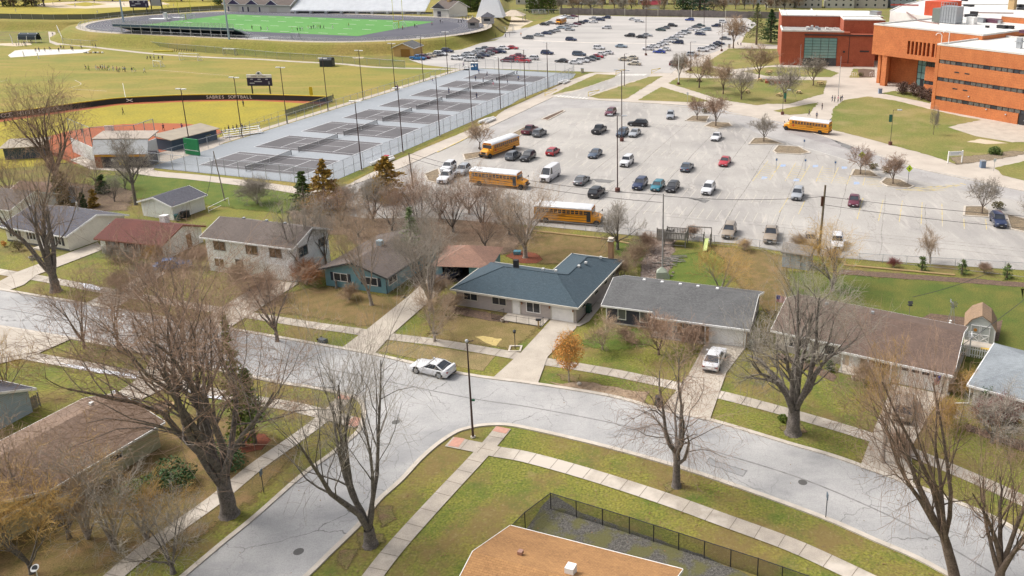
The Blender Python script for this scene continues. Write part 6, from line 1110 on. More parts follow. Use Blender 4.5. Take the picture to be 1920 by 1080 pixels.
# twiggy thicket at the lower left
LLT = 'twiggy trees in the lower left yard'
for i, (px, H, Rd, tw_, lb) in enumerate([((130, 1010), 7.5, 4.4, TWIGO, 'orange budding twiggy tree over the pale yellow wing'), ((215, 1030), 8.5, 4.2, TWIGG, 'grey pale limbed tree at the middle of the thicket'), ((60, 1075), 7, 4.0, TWIGO, 'orange budding twiggy tree at the bottom left corner'), ((275, 1010), 5.0, 3.2, TWIGO, 'golden budding twiggy tree before the corner house wall'),
        ((325, 1075), 6.5, 3.6, TWIGG, 'grey bent limbed tree beside the side street walk'), ((20, 985), 8.0, 4.4, TWIGT, 'tan twiggy tree by the yellow wing at the frame edge'), ((15, 760), 8.0, 3.0, TWIGO, 'slender mossy tree at the left edge by the small blue walled house'), ((165, 1010), 6.5, 3.2, TWIGT, 'tan twiggy tree overhanging the brown roof of the corner house')]):
    tree(px, lb, LLT, BARKL if i % 2 else BARK, tw_, seed=200 + i, H=H, Rad=Rd, r0=.15, multi=i % 2 == 1, nl=6, fork=.12, spread=1.1, nb=(7, 6, 5), twl=.6)
# woodland behind the blue house : shared meshes
WD = 'bare trees of the wooded yard'
wp = []
for i, (s, H, Rd, tw_, b) in enumerate([(301, 9, 4.2, TWIGR, BARK), (302, 8, 4.4, TWIGT, BARKL), (303, 7, 3.6, TWIGG, BARK)]):
    T, C = grow(seed=s, H=H, Rad=Rd, r0=.17, fork=.12, nl=7, spread=1.0, nb=(8, 6, 5)); wp.append((T.mesh('trunk', b, 60), C.mesh('crown', tw_)))
def inst(pr, name, label, cat, px, rz, sc, group, z=0, mats=None):
    t = thing(name, label, cat, G(*px, z), rz, group); t.scale = (sc[0], sc[0], sc[1])
    for n, me in zip(('trunk', 'crown'), pr):
        o = bpy.data.objects.new(n, me); COL.objects.link(o); o.parent = t
        if mats and mats[n == 'crown']: o.material_slots[0].link = 'OBJECT'; o.material_slots[0].material = mats[n == 'crown']
    return t
WL = [((640, 425), 0, 1.0, 'behind the roof of the blue house, farthest left'), ((672, 445), 1, .9, 'directly behind the blue house chimney'), ((700, 415), 2, 1.1, 'below the rusty evergreens'), ((735, 432), 0, 1.0, 'behind the far end of the blue roof'), ((765, 405), 1, 1.1, 'below the lot corner pole'), ((790, 440), 0, 1.15, 'upper left of the brown garage roof'),
      ((825, 410), 2, 1.2, 'below the white pickup at the lot corner'), ((850, 435), 0, 1.05, 'directly behind the brown garage roof'), ((880, 402), 1, 1.1, 'in front of the middle bus'), ((905, 430), 0, 1.1, 'upper right of the brown garage roof'), ((935, 412), 1, 1.0, 'left end of the side-on bus'), ((955, 440), 2, 1.0, 'near the end of the pale fence timber'), ((910, 465), 0, .85, 'right against the brown garage roof'), ((775, 470), 2, 1.1, 'between the blue house and the garage'), ((800, 505), 1, .85, 'left side of the garage doorway'),
      ((590, 420), 1, .8, 'just right of the green conifer'), ((560, 445), 2, .7, 'by the rear corner of the white house'), ((745, 505), 2, .75, 'against the right wall of the blue house')]
for i, (px, k, s, lb) in enumerate(WL): inst(wp[k], 'bare_tree', ('reddish', 'tan', 'grey')[k] + ' bare woodland tree ' + lb, 'tree', px, i * 1.3, (s * 1.05, s * (.68 + .12 * (i % 3))), WD)
for i, (px, k, s, lb) in enumerate([((150, 392), 0, .8, 'beside the brown arborvitaes'), ((60, 400), 1, .75, 'behind the cream ranch roof'), ((215, 378), 2, .6, 'near the leaning tree by the white garage'), ((180, 345), 1, .75, 'by the small green pine'), ((20, 372), 0, .8, 'at the left frame edge behind the sheds'), ((235, 355), 2, .6, 'at the school path behind the garage'), ((120, 372), 0, .9, 'in front of the backstop between the evergreens')]):
    inst(wp[k], 'bare_tree', ('reddish', 'tan', 'grey')[k] + ' bare yard tree ' + lb, 'tree', px, i * 2.1, (s, s), 'bare trees of the left back yards')
# rounded bare shrubs
sp = []
for s in (401, 402): T, C = grow(seed=s, H=3.2, Rad=2.6, r0=.05, multi=True, nl=12, spread=1.6, nb=(8, 7, 5), tw=.010, twl=.35); sp.append((T.mesh('trunk', BARKL), C.mesh('crown', TWIGG)))
for i, (px, s, tw_, lb) in enumerate([((482, 382), 1.3, TWIGG, 'round pale bare shrub tree above the flat planter on the back lawn'), ((650, 392), 1.2, TWIGG, 'silvery bare shrub in front of the rusty conifer'), ((700, 372), 1.0, TWIGG, 'silvery bare shrub between the two rusty conifers'), ((1190, 500), 1.0, TWIGT, 'tan bare shrub left of the rubble heap'), ((1168, 520), .8, TWIGT, 'tan bare shrub at the back corner of the slate roofed house'), ((1215, 470), .8, TWIGR, 'brown bare shrub at the top of the rubble heap'),
        ((1296, 447), .6, TWIGR, 'reddish cut back shrub behind the swing frame'), ((1395, 470), .5, TWIGT, 'thin bare shrub at the lot fence between two suvs'), ((1500, 470), .7, TWIGT, 'tan bare shrub behind the blue garden shed'), ((1175, 640), .5, TWIGR, 'red twigged shrub under the charcoal wall windows'), ((845, 585), .7, TWIGT, 'tan shrub at the left corner of the slate roofed house'), ((575, 535), 1.0, mat('fallen_orange_twigs', (.40, .17, .06), (.28, .13, .06), 3, 1), 'rusty orange brush pile beside the white house'),
        ((215, 488), .7, TWIGG, 'grey hedge shrub under the red roofed house windows'), ((245, 494), .7, TWIGG, 'second grey hedge shrub under the red roofed house windows'), ((290, 490), .7, TWIGO, 'golden brown shrub at the red roofed house door'), ((270, 530), .8, TWIGG, 'grey bare shrub on the lawn before the red roofed house'), ((225, 545), .7, TWIGT, 'tan bare shrub beside the walk by the melting snow'), ((375, 500), .9, TWIGR, 'reddish bare shrub left of the two storey white house'),
        ((1560, 490), .5, TWIGR, 'reddish shrub on the timber edged bed by the utility pole'), ((1675, 502), .4, REDL, 'small red stemmed shrub at the lot fence'), ((1845, 512), .45, TWIGR, 'reddish bare shrub between two round evergreens'), ((1870, 800), .9, REDL, 'red stemmed bush under the pale hip roof house window'), ((1850, 790), .6, REDL, 'small red stemmed bush by the downspout'), ((1300, 655), .8, TWIGR, 'rust brown shrub below the brick porch'), ((1620, 720), .7, TWIGT, 'pale bare shrub in front of the brown ranch porch'), ((1770, 800), .8, TWIGO, 'yellowish bare shrub beside the brown ranch driveway'),
        ((1820, 740), .7, TWIGO, 'yellow twigged shrub between the brown ranch and the hip roof house'), ((1690, 850), .6, TWIGR, 'reddish bare shrub at the foot of the brown ranch driveway'), ((820, 560), .9, TWIGT, 'tan shrub at the blue garage approach'), ((655, 562), .6, TWIGT, 'tan low shrub in front of the stone bird'), ((500, 560), 1.0, TWIGR, 'reddish low shrub in front of the two storey white house'), ((455, 545), 1.1, TWIGT, 'tan bare shrub before the white house entrance')]):
    t = inst(sp[i % 2], 'bare_shrub', lb, 'shrub', px, i * 1.7, (s, s), 'bare shrubs round the houses', mats=(None, tw_))
# evergreens
conifer((572, 392), 'green conifer at the end of the school path', 6.6, 2.6, EVER, n=4200, s=.34); conifer((612, 398), 'rusty orange conifer right of the green conifer', 9.0, 4.0, RUSTE, n=6200, s=.36); conifer((727, 372), 'wide rusty conifer beside the lot corner pole', 7.6, 5.0, RUSTE, n=6600, s=.38)
conifer((112, 392), 'brown green arborvitae behind the cream ranch', 5.8, 1.1, mat('bronzed_needles', (.15, .12, .03), (.09, .09, .02), 2, .9), name='arborvitae'); conifer((126, 390), 'taller brown green arborvitae next to the first', 6.5, 1.2, mat('bronzed_needles', (.17, .12, .03), (.10, .09, .02), 2, .9), name='arborvitae')
conifer((194, 362), 'small round green pine beyond the left back yards', 3.4, 1.3, EVERD); conifer((157, 390), 'small dark green columnar evergreen behind the arborvitaes', 2.8, .6, EVERD); conifer((177, 388), 'small brown columnar evergreen near the yard fence', 3.2, .8, RUSTE)
conifer((457, 838), 'tall ivy covered green tree standing behind the massive bare tree', 13.0, 1.5, mat('ivy_green', (.20, .23, .03), (.11, .15, .02), 2, .9), n=2600, s=.26); conifer((478, 832), 'young pine with green sprays in the red mulch ring', 7.5, 2.4, mat('fresh_needles', (.09, .17, .03), (.14, .20, .04), 2, .9), n=2000, base=.35)
conifer((775, 500), 'pale green young tree beside the blue house roof', 8.5, 2.9, mat('pale_green_leaves', (.19, .24, .10), (.13, .18, .07), 2, .9), n=2200, base=.4, s=.2)
conifer((1280, 28), 'dark evergreen behind the far lot fence', 24, 6, EVERD, n=2200, s=1.1); conifer((1312, 26), 'broad bluish evergreen behind the far lot fence', 27, 9, mat('blue_green_needles', (.06, .12, .07), (.04, .09, .05), 2, .9), n=2600, s=1.2)
for i, x in enumerate((993, 1002, 1011, 1019, 1028, 1038)): conifer((x, 24), ['first', 'second', 'third', 'fourth', 'fifth', 'last'][i] + ' tall arborvitae of the green row by the far lot corner', 17 + (i % 3), 3.0, ARBOR, n=900, s=1.0, group='arborvitae row by the far lot', name='arborvitae')
conifer((1445, 80), 'dense dark pine beside the school corner', 13.5, 6.0, EVERD, n=2600, s=.7, base=.12); conifer((1418, 84), 'thin olive pine left of the dense dark pine', 16.5, 5.5, mat('olive_needles', (.13, .15, .05), (.08, .10, .03), 2, .9), n=1300, s=.55, base=.2)
for px, lb in (((1728, 508), 'round dark evergreen by the garden light'), ((1803, 514), 'round evergreen in the middle of the timber edged bed'), ((1887, 522), 'round evergreen farthest along the timber edged bed')): conifer(px, lb, 2.3, 1.0, EVER, n=1500, s=.14, name='evergreen_shrub', base=.02)
shrub((1464, 650), 'dark evergreen shrub at the corner of the brown ranch', 1.0, 1.9, EVER); shrub((1507, 678), 'green shrub under the brown ranch windows', .8, 1.2, EVER); shrub((1555, 695), 'dark green round shrub at the porch corner', .8, 1.1, EVERD); shrub((1438, 640), 'golden brown shrub between the porch house and the brown ranch', 1.1, 3.2, mat('golden_leaves', (.25, .17, .03), (.15, .12, .03), 3, .9))
shrub((1845, 770), 'dark green column shrub by the white downspout', .6, 2.4, EVERD); shrub((1895, 805), 'dark red green bush under the hip roof house window', .9, 1.2, mat('red_green_leaves', (.12, .06, .04), (.06, .09, .02), 5, .9)); shrub((1470, 790), 'bright green grass clump beside the root flare', .8, .5, BRIGHTG, 700, .2)
shrub((35, 470), 'brown bush beside the cream ranch steps', 1.0, 1.5, BUSHL); shrub((8, 462), 'orange flowering bush at the left frame edge', .6, .8, ORLEAF, 300); shrub((1866, 290), 'clipped round evergreen bush by the white sign on the campus', 1.6, 1.5, EVER, 1400, .22)
for i, (px, r) in enumerate([((1694, 176), 2.4), ((1712, 180), 2.8), ((1732, 186), 2.8), ((1742, 190), 2.2)]): shrub(px, ['first', 'second', 'third', 'last'][i] + ' brown hedge bush against the school wall', r, 3.4, mat('brown_hedge', (.15, .09, .07), (.10, .065, .05), 2, .95), 1200, .35, group='hedge against the school')
for px, lb in (((1446, 160), 'reddish shrub in the park planter'), ((1472, 152), 'second reddish shrub by the park planter'), ((907, 58), 'dark bush at the stadium gate'), ((1612, 143), 'small evergreen in the bed at the entrance'), ((1638, 318), 'small round shrub on the double tree island'), ((1664, 325), 'small bare shrub between two island trees'), ((1870, 392), 'low bare shrub beside the navy suv'), ((1323, 212), 'low bare shrub between the twin island trees')): shrub(px, lb, 1.3, 1.3, BUSHL, 400, .22)
shrub((430, 870), 'grey green evergreen hedge behind the pale yellow wall', 2.2, 1.6, EVERD, 1500, .2); shrub((330, 900), 'dark spreading juniper in the lower left yard', 2.6, 1.3, EVERD, 1800, .2); shrub((255, 935), 'second dark juniper nearer the bottom left', 2.2, 1.2, EVER, 1500, .2); shrub((665, 678), 'mossy stump shrub', .3, .3, BUSHL, 60) if 0 else None
# orange leaved tree
T, C = grow(seed=88, H=5.4, Rad=1.8, r0=.07, fork=.3, nl=8, spread=.8, nb=(6, 5, 4), tw=.008, twl=.3); t = thing('orange_tree', 'small tree with bright orange leaves by the slate house driveway', 'tree', G(1067, 716)); T.build('trunk', BARKL, t); C.build('twigs', TWIGO, t)
rg = random.Random(4); mb = MB()
def f(rg):
    v = Vector((rg.gauss(0, 1), rg.gauss(0, 1), rg.gauss(0, 1))).normalized() * (rg.random() ** .4); z = 3.45 + v.z * 2.15; k = 1.0 if z > 2.6 else .85; return Vector((v.x * 1.6 * k, v.y * 1.6 * k, z))
leafcloud(rg, mb, f, 3600, .13); mb.build('crown', ORLEAF, t); t = thing('garden_stone', 'pale stone on the brown verge by the orange tree', 'stone', G(1086, 722)); MB().ball((0, 0, .15), .25, 8, 5, (1, .8, .8)).build('stone', KERB, t)
# island and park trees : shared
pp = []
for s, H, Rd in ((501, 6, 3.2), (502, 6, 3.4), (503, 6, 3.0)): T, C = grow(seed=s, H=H, Rad=Rd, r0=.13, fork=.25, nl=7, spread=1.0, nb=(7, 6, 5), tw=.022, twl=.6); pp.append((T.mesh('trunk', BARK2, 60), C.mesh('crown', TWIGG)))
for i, (px, H, k, tw_, lb) in enumerate([((900, 280), 5.6, 0, TWIGT, 'on the kerb beside the front of the first bus'), ((1342, 236), 7.2, 1, TWIGR, 'larger of the twin island trees at the top of the near lot'), ((1307, 224), 5.2, 2, TWIGR, 'smaller of the twin island trees at the top of the near lot'), ((1432, 265), 5.4, 1, TWIGG, 'on the long island below the campus bus'),
        ((1613, 326), 5.0, 0, TWIGR, 'on the island with the yellow crossing sign'), ((1674, 344), 5.2, 1, TWIGR, 'on the island with the second yellow crossing sign'), ((1841, 400), 5.6, 2, TWIGG, 'on the island beside the navy suv'), ((1311, 164), 9.5, 0, TWIGT, 'tallest near the pale lamp post in the park'),
        ((1356, 176), 8.5, 1, TWIGT, 'in the park left of the picnic tables'), ((1390, 186), 8.0, 2, TWIGG, 'in front of the left picnic table'), ((1423, 147), 10.0, 1, TWIGT, 'broad crowned in the middle of the park'), ((1375, 90), 12.0, 2, TWIGT, 'at the corner of the far lot by the walk'), ((1472, 191), 9.5, 0, TWIGG, 'at the right end of the park by the lamp'),
        ((1525, 160), 8.5, 1, TWIGG, 'in front of the glass school window'), ((1273, 150), 8.0, 2, TWIGG, 'near the crosswalk of the far lot'), ((1750, 252), 6.0, 0, TWIGG, 'young, alone on the campus lawn'), ((1935, 425), 5.5, 1, TWIGG, 'at the right frame edge of the near lot')]):
    t = inst(pp[k], 'bare_tree', 'bare tree ' + lb, 'tree', px, i * 2.3, (H / 6 * (1.0 if i not in (15,) else .35), H / 6), 'bare trees on the campus', .1, (None, tw_))
# far treeline and trees behind the fence
fp = []
for s in (601, 602): T, C = grow(seed=s, H=10, Rad=5, r0=.3, fork=.2, nl=7, spread=1.0, nb=(7, 6, 4), tw=.05, twl=1.2); fp.append((T.mesh('trunk', BARK, None), C.mesh('crown', TWIGG)))
rg = random.Random(9); k = 0
for i in range(30):
    x = 940 + i * 19 + rg.uniform(-4, 4); y = rg.uniform(14, 24)
    if x < 1045 and rg.random() < .6: continue
    k += 1; pos = G(x, y); inst(fp[i % 2], 'bare_tree', 'bare tree of the line behind the far lot fence', 'tree', (x, y), i * 1.1, (rg.uniform(.7, 1.2), rg.uniform(.8, 1.3)), 'bare trees behind the far lot fence', 0, (None, (TWIGG, TWIGT, TWIGR)[i % 3]))
FX = [(x, 13) for x in (-30, -8, 12, 34, 52, 70)] + [(x, 3) for x in (100, 130, 165, 200, 240, 290, 330, 370)] + [(x, 12) for x in (425, 450, 478, 505, 530, 548)] + [(x, 17) for x in (800, 812, 828, 845, 858, 872, 890, 902)]
for i, (x, y) in enumerate(FX):
    t = inst(fp[i % 2], 'bare_tree', 'bare tree of the far line beyond the sports grounds', 'tree', (x, 0), i * 1.1, (rg.uniform(1.0, 1.5), rg.uniform(1.0, 1.4)), 'bare trees beyond the sports grounds', 0, (None, (TWIGG, TWIGT, TWIGR)[i % 3])); p = G(x, y, TZ); t.location = p + AD * (18 if 400 < x < 600 else 22 if 795 < x < 860 else 4)
for i, (x, y, m) in enumerate(((20, 11, EVERD), (60, 10, EVERD), (415, 9, EVERD), (560, 12, EVER), (868, 22, ARBOR), (882, 21, ARBOR), (896, 20, EVER), (850, 14, EVERD))): conifer((x, y), ['dark evergreen at the far top left corner', 'second dark evergreen at the far top left corner', 'dark evergreen at the end of the baseball fence', 'evergreen between stadium building and grandstand', 'bright green arborvitae behind the concession building', 'second green arborvitae behind the concession building', 'evergreen left of the white tent', 'dark evergreen beside the grandstand mast'][i], 13, 5.5, m, z=TZ, n=1300, s=1.0, name='evergreen_tree')
# =============== SCHOOL ===============
BRO = brickm('orange_brick', (.56, .19, .065), (.47, .15, .052)); BRR = brickm('red_brick', (.38, .10, .05), (.31, .08, .04)); ROOFW = mat('white_roof_membrane', (.70, .68, .64), (.60, .58, .545), .06, .8, detail=8, fine=.04, fs=1); ROOFG = mat('gravel_roof', (.36, .35, .33), (.27, .26, .25), .6, 1, fine=.2, fs=3)
CURT = mat('curtain_wall_glass', (.16, .32, .32), (.22, .38, .36), .15, .12); STRIPG = mat('dusty_strip_glass', (.17, .16, .14), (.09, .09, .09), 2, .2); DPANEL = flat((.04, .04, .05), .5)
d0 = Vector((.616, -.788, 0)); n0 = Vector((.788, .616, 0)); A0 = G(1745, 204); sa = math.atan2(d0.y, d0.x)
sch = thing('school', 'large orange brick school with white flat roofs and long strip windows', 'school', A0, sa)     # local: x along the facade, y back
def sb(name, b, m, par=None): return MB().box(*b).build(name, m, par or sch)
def flatroof(x0, x1, y0, y1, z, m=ROOFW, coping=.45):
    r = sb('roof', (x0 + .3, x1 - .3, y0 + .3, y1 - .3, z - .3, z + .03), m); mb = MB()
    for b in ((x0 - .06, x1 + .06, y0 - .06, y0 + .34), (x0 - .06, x1 + .06, y1 - .34, y1 + .06), (x0 - .06, x0 + .34, y0 + .34, y1 - .34), (x1 - .34, x1 + .06, y0 + .34, y1 - .34)): mb.box(*b, z + .032, z + coping)
    mb.build('coping', ROOFW, r); return r
HW = 16.2
# three-storey wing, windows strips recessed between brick bands
WL_ = 62; bands = [(0, 2.6), (3.6, 7.4), (8.4, 11.8), (12.8, HW)]
for z0, z1 in bands:
    if z0 == 0: sb('brick_band', (0, 23.2, 0, 20, z0, z1), BRO); sb('brick_band', (25.0, WL_, 0, 20, z0, z1), BRO)
    else: sb('brick_band', (0, WL_, 0, 20, z0, z1), BRO)
sb('core_wall', (.35, WL_ - .3, .45, 19.6, 0, HW - .3), DPANEL)
sb('brick_pier', (-.05, .9, -.06, 17.9, 0, HW + .01), BRO)
d_ = sb('door', (23.3, 24.9, .2, .3, 0, 2.6), flat((.03, .03, .035), .4)); sb('handle', (24.6, 24.7, .12, .19, 1, 1.3), STEEL, d_)
for (_, z0), (z1, _) in zip(bands, bands[1:]):
    for i in range(40):
        x = 1.0 + i * 1.5; 
        if i % 4 == 0 and i: pass
        w_ = sb('window', (x + .06, x + 1.42, .16, .24, z0 + .06, z1 - .06), (STRIPG, STRIPG, GLASS, STRIPG, STRIPG)[(i * 7 + int(z0)) % 5])
        if i < 30: MB().box(x + 1.42, x + 1.56, .05, .26, z0, z1).build('mullion', DARKB, w_)
for z in (6.0, 10.1):
    for x in (5.5, 8.3): sb('vent_grille', (x, x + 1.3, -.04, -.004, z - .1, z + .2), TRIM)
for x, z in ((15, 2.2), (20, 1.8), (10, 4.6)): sb('wall_lamp', (x, x + .3, -.2, -.01, z, z + .25), LAMPG)
flatroof(0, WL_, 0, 30, HW)
# middle block: overhanging top storeys, recessed base
BX, BY, TH = -33, 18.0, 17.3
sb('upper_wall', (BX, -.02, BY, BY + 34, 9.4, TH), BRO) if 0 else None
mb = MB(); fx = [(-21 + i * 1.27, -20.2 + i * 1.27) for i in range(6)] + [(-13.1, -12.3), (-11.8, -11.0), (-10.5, -9.7)]
xs = [BX] + [v for p in fx for v in p] + [.5]
mb.box(BX, .5, BY, BY + 1, 13.9, TH).box(BX, .5, BY, BY + 1, 8.9, 10.2)
for a, b in zip(xs[::2], xs[1::2]): mb.box(a, b, BY, BY + 1, 10.2, 13.9)
mb.box(BX, .5, BY + 1, BY + 34, 8.9, TH).box(.5, 1.4, BY, BY + 34, HW - .1, TH); mb.build('upper_wall', BRO, sch)
for a, b in fx: sb('slot_window', (a, b, BY + .86, BY + .98, 10.2, 13.9), flat((.16, .05, .035), .6))
flatroof(BX, 1.4, BY, BY + 34, TH)
for z0, z1 in ((0, 2.2), (3.3, 7.2)): sb('brick_band', (-15.5, -.1, BY + 1.5, BY + 12, z0, z1), BRO)
sb('core_wall', (-15.3, -.3, BY + 2.0, BY + 11, 0, 8.9), DPANEL)
for z0, z1 in ((2.25, 3.25), (7.25, 8.85)):
    for i in range(10): sb('window', (-15.2 + i * 1.5, -13.85 + i * 1.5, BY + 1.7, BY + 1.8, z0, z1), GLASS)
sb('vent_grille', (-9.5, -8.2, BY + 1.44, BY + 1.496, 4.8, 5.1), TRIM)
sb('entrance_wall', (BX + .3, BX + 1.3, BY + 3, BY + 16, 0, 8.9), BRO); sb('entrance_wall', (BX + 1.3, -21, BY + 8, BY + 9, 0, 8.9), BRO); sb('pillar', (-29.3, -27.6, BY + .2, BY + 1.6, 0, 8.9), BRO)
e_ = sb('entrance_glazing', (-21, -15.6, BY + 6, BY + 6.2, 0, 8.9), CURT)
for i in range(5): sb('mullion', (-21 + i * 1.3, -20.9 + i * 1.3, BY + 5.9, BY + 5.99, 0, 8.9), TRIM, e_)
for z in (2.6, 4.4, 6.6): sb('mullion', (-21, -15.6, BY + 5.9 - .1, BY + 5.88, z, z + .12), TRIM, e_)
sb('entrance_side', (-15.6, -15.51, BY + 1.6, BY + 6, 0, 8.9), CURT); sb('door', (-19.6, -17.6, BY + 5.7, BY + 5.78, 0, 2.6), TRIM)
# upper equipment and farther roofs
def wb(p, z): q = G(*p, z) - A0; return q.dot(d0), q.dot(n0)
def roofbox(name, p0, p1, z, h, m, dep, top=ROOFW, label=None):
    (xa, ya), (xb, yb) = wb(p0, z), wb(p1, z); x0, x1 = min(xa, xb), max(xa, xb); y = min(ya, yb); sb(name, (x0, x1, y, y + dep, z - h, z), m); return x0, x1, y
sb('roof', (1.5, 70, 30.1, 52, 8, HW - .35), ROOFW)
q = [(BX, 52.2), (-58, 60), (-69, 82), (-82, 119), (-92, 150), (-50, 175), (70, 175), (70, 52.2)]; MB().prism(q, 0, TH - .4).build('rear_wall', ROOFW, sch); r = MB().prism(q, TH - .39, TH + .05).build('roof', ROOFW, sch)
MB().tube([(*p, TH + .1) for p in q[1:5]], .3, 4).build('coping', ROOFW, r)
def rw(px, py): return wb((px, py), TH)
sb('penthouse', (-42, -35, 56, 66, TH, TH + 4.6), mat('orange_red_panel', (.55, .08, .03), None, 1, .8)); sb('raised_block', (-13.5, 30, 53, 78, TH - .3, TH + 2.0), BRO); sb('roof', (-13.6, 30.1, 52.9, 78.1, TH + 2.01, TH + 2.4), ROOFW)
a_, b_ = rw(1670, 12), rw(1722, 13); MB().tube([(*a_, TH + .6), (*b_, TH + .6)], .35, 4).build('roof_edge', flat((.40, .05, .03)), sch)
for (p, q2) in (((1745, 9), (1960, 10)), ((1700, 24), (1722, 40)), ((1722, 40), (1760, 46)), ((1830, 25), (1900, 26))): MB().tube([(*rw(*p), TH + .2), (*rw(*q2), TH + .2)], .28, 4).build('roof_step', ROOFW if p[1] < 24 else flat((.30, .20, .18)), sch)
cx0, cy0 = -27.5, 38.5
sb('cooling_tower', (cx0, cx0 + 2.6, cy0, cy0 + 3.4, TH + .2, TH + 4.2), flat((.16, .18, .16), .6)); cg = sb('cooling_unit', (cx0 + 2.8, cx0 + 8.0, cy0, cy0 + 3.6, TH + .2, TH + 5.0), STEEL); mb = MB()
for i in range(7): x = cx0 + 2.8 + i * .86; mb.tube([(x, cy0 - .12, TH), (x, cy0 - .12, TH + 6.2)], .07, 4)
for z in (1.4, 2.7, 4.0, 5.4, 6.2): mb.tube([(cx0 + 2.7, cy0 - .12, TH + z), (cx0 + 8.1, cy0 - .12, TH + z)], .06, 4)
mb.build('catwalk_frame', STEEL, cg)
for px, py, s, h, m in ((1847, 52, .9, .5, TRIM), (1868, 53, 2.4, .8, TRIM), (1889, 54, 1.4, .8, TRIM), (1830, 42, 2.2, 1.3, STEEL), (1843, 42, 4.6, 1.0, flat((.13, .05, .08))), (1808, 32, 3, .8, TRIM), (1818, 29, 2, 1.2, TRIM), (1802, 2, 2, 1, TRIM), (1806, 12, 3, .6, TRIM), (1815, 13, 1, .8, TRIM), (1889, 18, 2.2, 3.4, TANW), (1898, 14, 2.2, 1, TRIM), (1908, 14, 2.2, 1, TRIM), (1906, 18, 4, .4, TRIM), (1630, 28, 3, 1.2, STEEL), (1811, 45, 2.4, 2.0, WHITE), (1866, 44, 1.6, .9, STEEL), (1910, 62, 2.6, .7, flat((.13, .05, .08)))):
    x, y = rw(px, py); MB().box(x, x + s, y, y + s * .8, TH + .06, TH + h).box(x - .1, x + s + .1, y - .1, y + s * .8 + .1, TH + h + .004, TH + h + .12).build('roof_unit', m, sch)
MB().box(15, 16.2, 10, 11, HW + .04, HW + 2.6).box(14.7, 16.5, 9.7, 11.3, HW + 1.6, HW + 1.8).build('roof_unit', STEEL, sch)
mb = MB().tube([(.6, .6, HW + .4), (.6, .6, HW + 2.4), (.2, .4, HW + 3.0), (-.5, .2, HW + 2.9), (-.8, .1, HW + 2.4)], .1, 6).tube([(2.6, .6, HW + .4), (2.6, .6, HW + 3.2), (2.2, .4, HW + 3.9), (1.4, .2, HW + 3.7), (1.2, .1, HW + 3.1)], .1, 6); mb.build('vent_pipe', WHITE, sch)
# red brick block on the left
B0 = G(1463, 122); t = thing('school_annex', 'darker red brick school block with large greenish glass wall', 'school', B0, R(-7))
def ab_(name, b, m, p=None): return MB().box(*b).build(name, m, p or t)
L1 = 31; HA = 11.3
ab_('wall', (0, 22.5, 0, 15, 0, HA), BRR); ab_('wall', (22.5, L1, 0, 15, 0, HA - .6), BRR); ab_('wall', (.3, L1 + 4, 15.01, 40, 0, 15), BRR); ab_('wall', (20.5, L1 + 3, 3, 15.0, HA - .6, 15), BRR)
ab_('roof', (.4, 20.2, .4, 14.8, HA + .01, HA + .05), ROOFG); ab_('roof', (.4, L1 + 4, 15.3, 39.7, 15.01, 15.06), ROOFW); ab_('roof', (20.7, L1 + 3, 3.3, 15.2, 15.01, 15.06), ROOFW)
mb = MB()
for b in ((-.1, 20.4, -.12, .35, HA + .01, HA + .5), (-.1, .4, .35, 15, HA + .01, HA + .5), (.2, L1 + 4, 14.9, 15.3, 15.065, 15.4), (.2, .5, 15.3, 40, 15.065, 15.4), (20.4, 20.8, 2.9, 14.9, 15.065, 15.4), (20.8, L1 + 3, 2.9, 3.25, 15.065, 15.4), (12, 12.4, 15.3, 40, 15.065, 15.6)): mb.box(*b)
mb.build('coping', ROOFW, t); ab_('ledge', (7.5, L1, -.3, -.004, HA - 1.2, HA - .7), DARKB)
g_ = ab_('glass_wall', (7.6, 18.4, -.1, -.01, 2.6, 9.4), CURT)
for i in range(8): ab_('mullion', (7.6, 18.4, -.18, -.11, 2.6 + i * .95, 2.68 + i * .95), TRIM, g_)
for i in range(5): ab_('mullion', (7.6 + i * 2.66, 7.7 + i * 2.66, -.2, -.185, 2.6, 9.4), TRIM, g_)
ab_('lower_glazing', (7.4, 18.5, -.1, -.01, .1, 2.5), GLASS); ab_('window', (20.5, 21.2, -.1, -.01, 4.6, 5.2), TRIM); ab_('window', (26, 29, -.1, -.01, 4.9, 5.4), TRIM); ab_('wall_joint', (22.3, 22.5, -.05, -.01, 0, HA - 1.3), DARKB)
ab_('planter_wall', (20, 24, -1.2, -.2, 0, 1), BRR); rg = random.Random(8)
for i in range(9): x, y, s = rg.uniform(8, 19), rg.uniform(3, 13), rg.uniform(.6, 1.6); ab_('roof_unit', (x, x + s, y, y + s, HA + .06, HA + .5 + rg.random() * .5), (ROOFW, STEEL)[i % 2])
MB().tube([(2, 16, 15), (2, 16, 16.6), (1.2, 15.6, 17.1), (.8, 15.4, 16.7)], .1, 5).build('vent_pipe', WHITE, t)
# forecourt slabs at the right door
sheet('door_apron', [(1778, 239), (1841, 225), (1880, 229), (1925, 241), (1960, 258), (1960, 266), (1897, 267), (1830, 256)], .075, CONC)
sheet('worn_patch', [(1812, 266), (1840, 261), (1890, 269), (1850, 271)], .08, SAND, jit=.3)
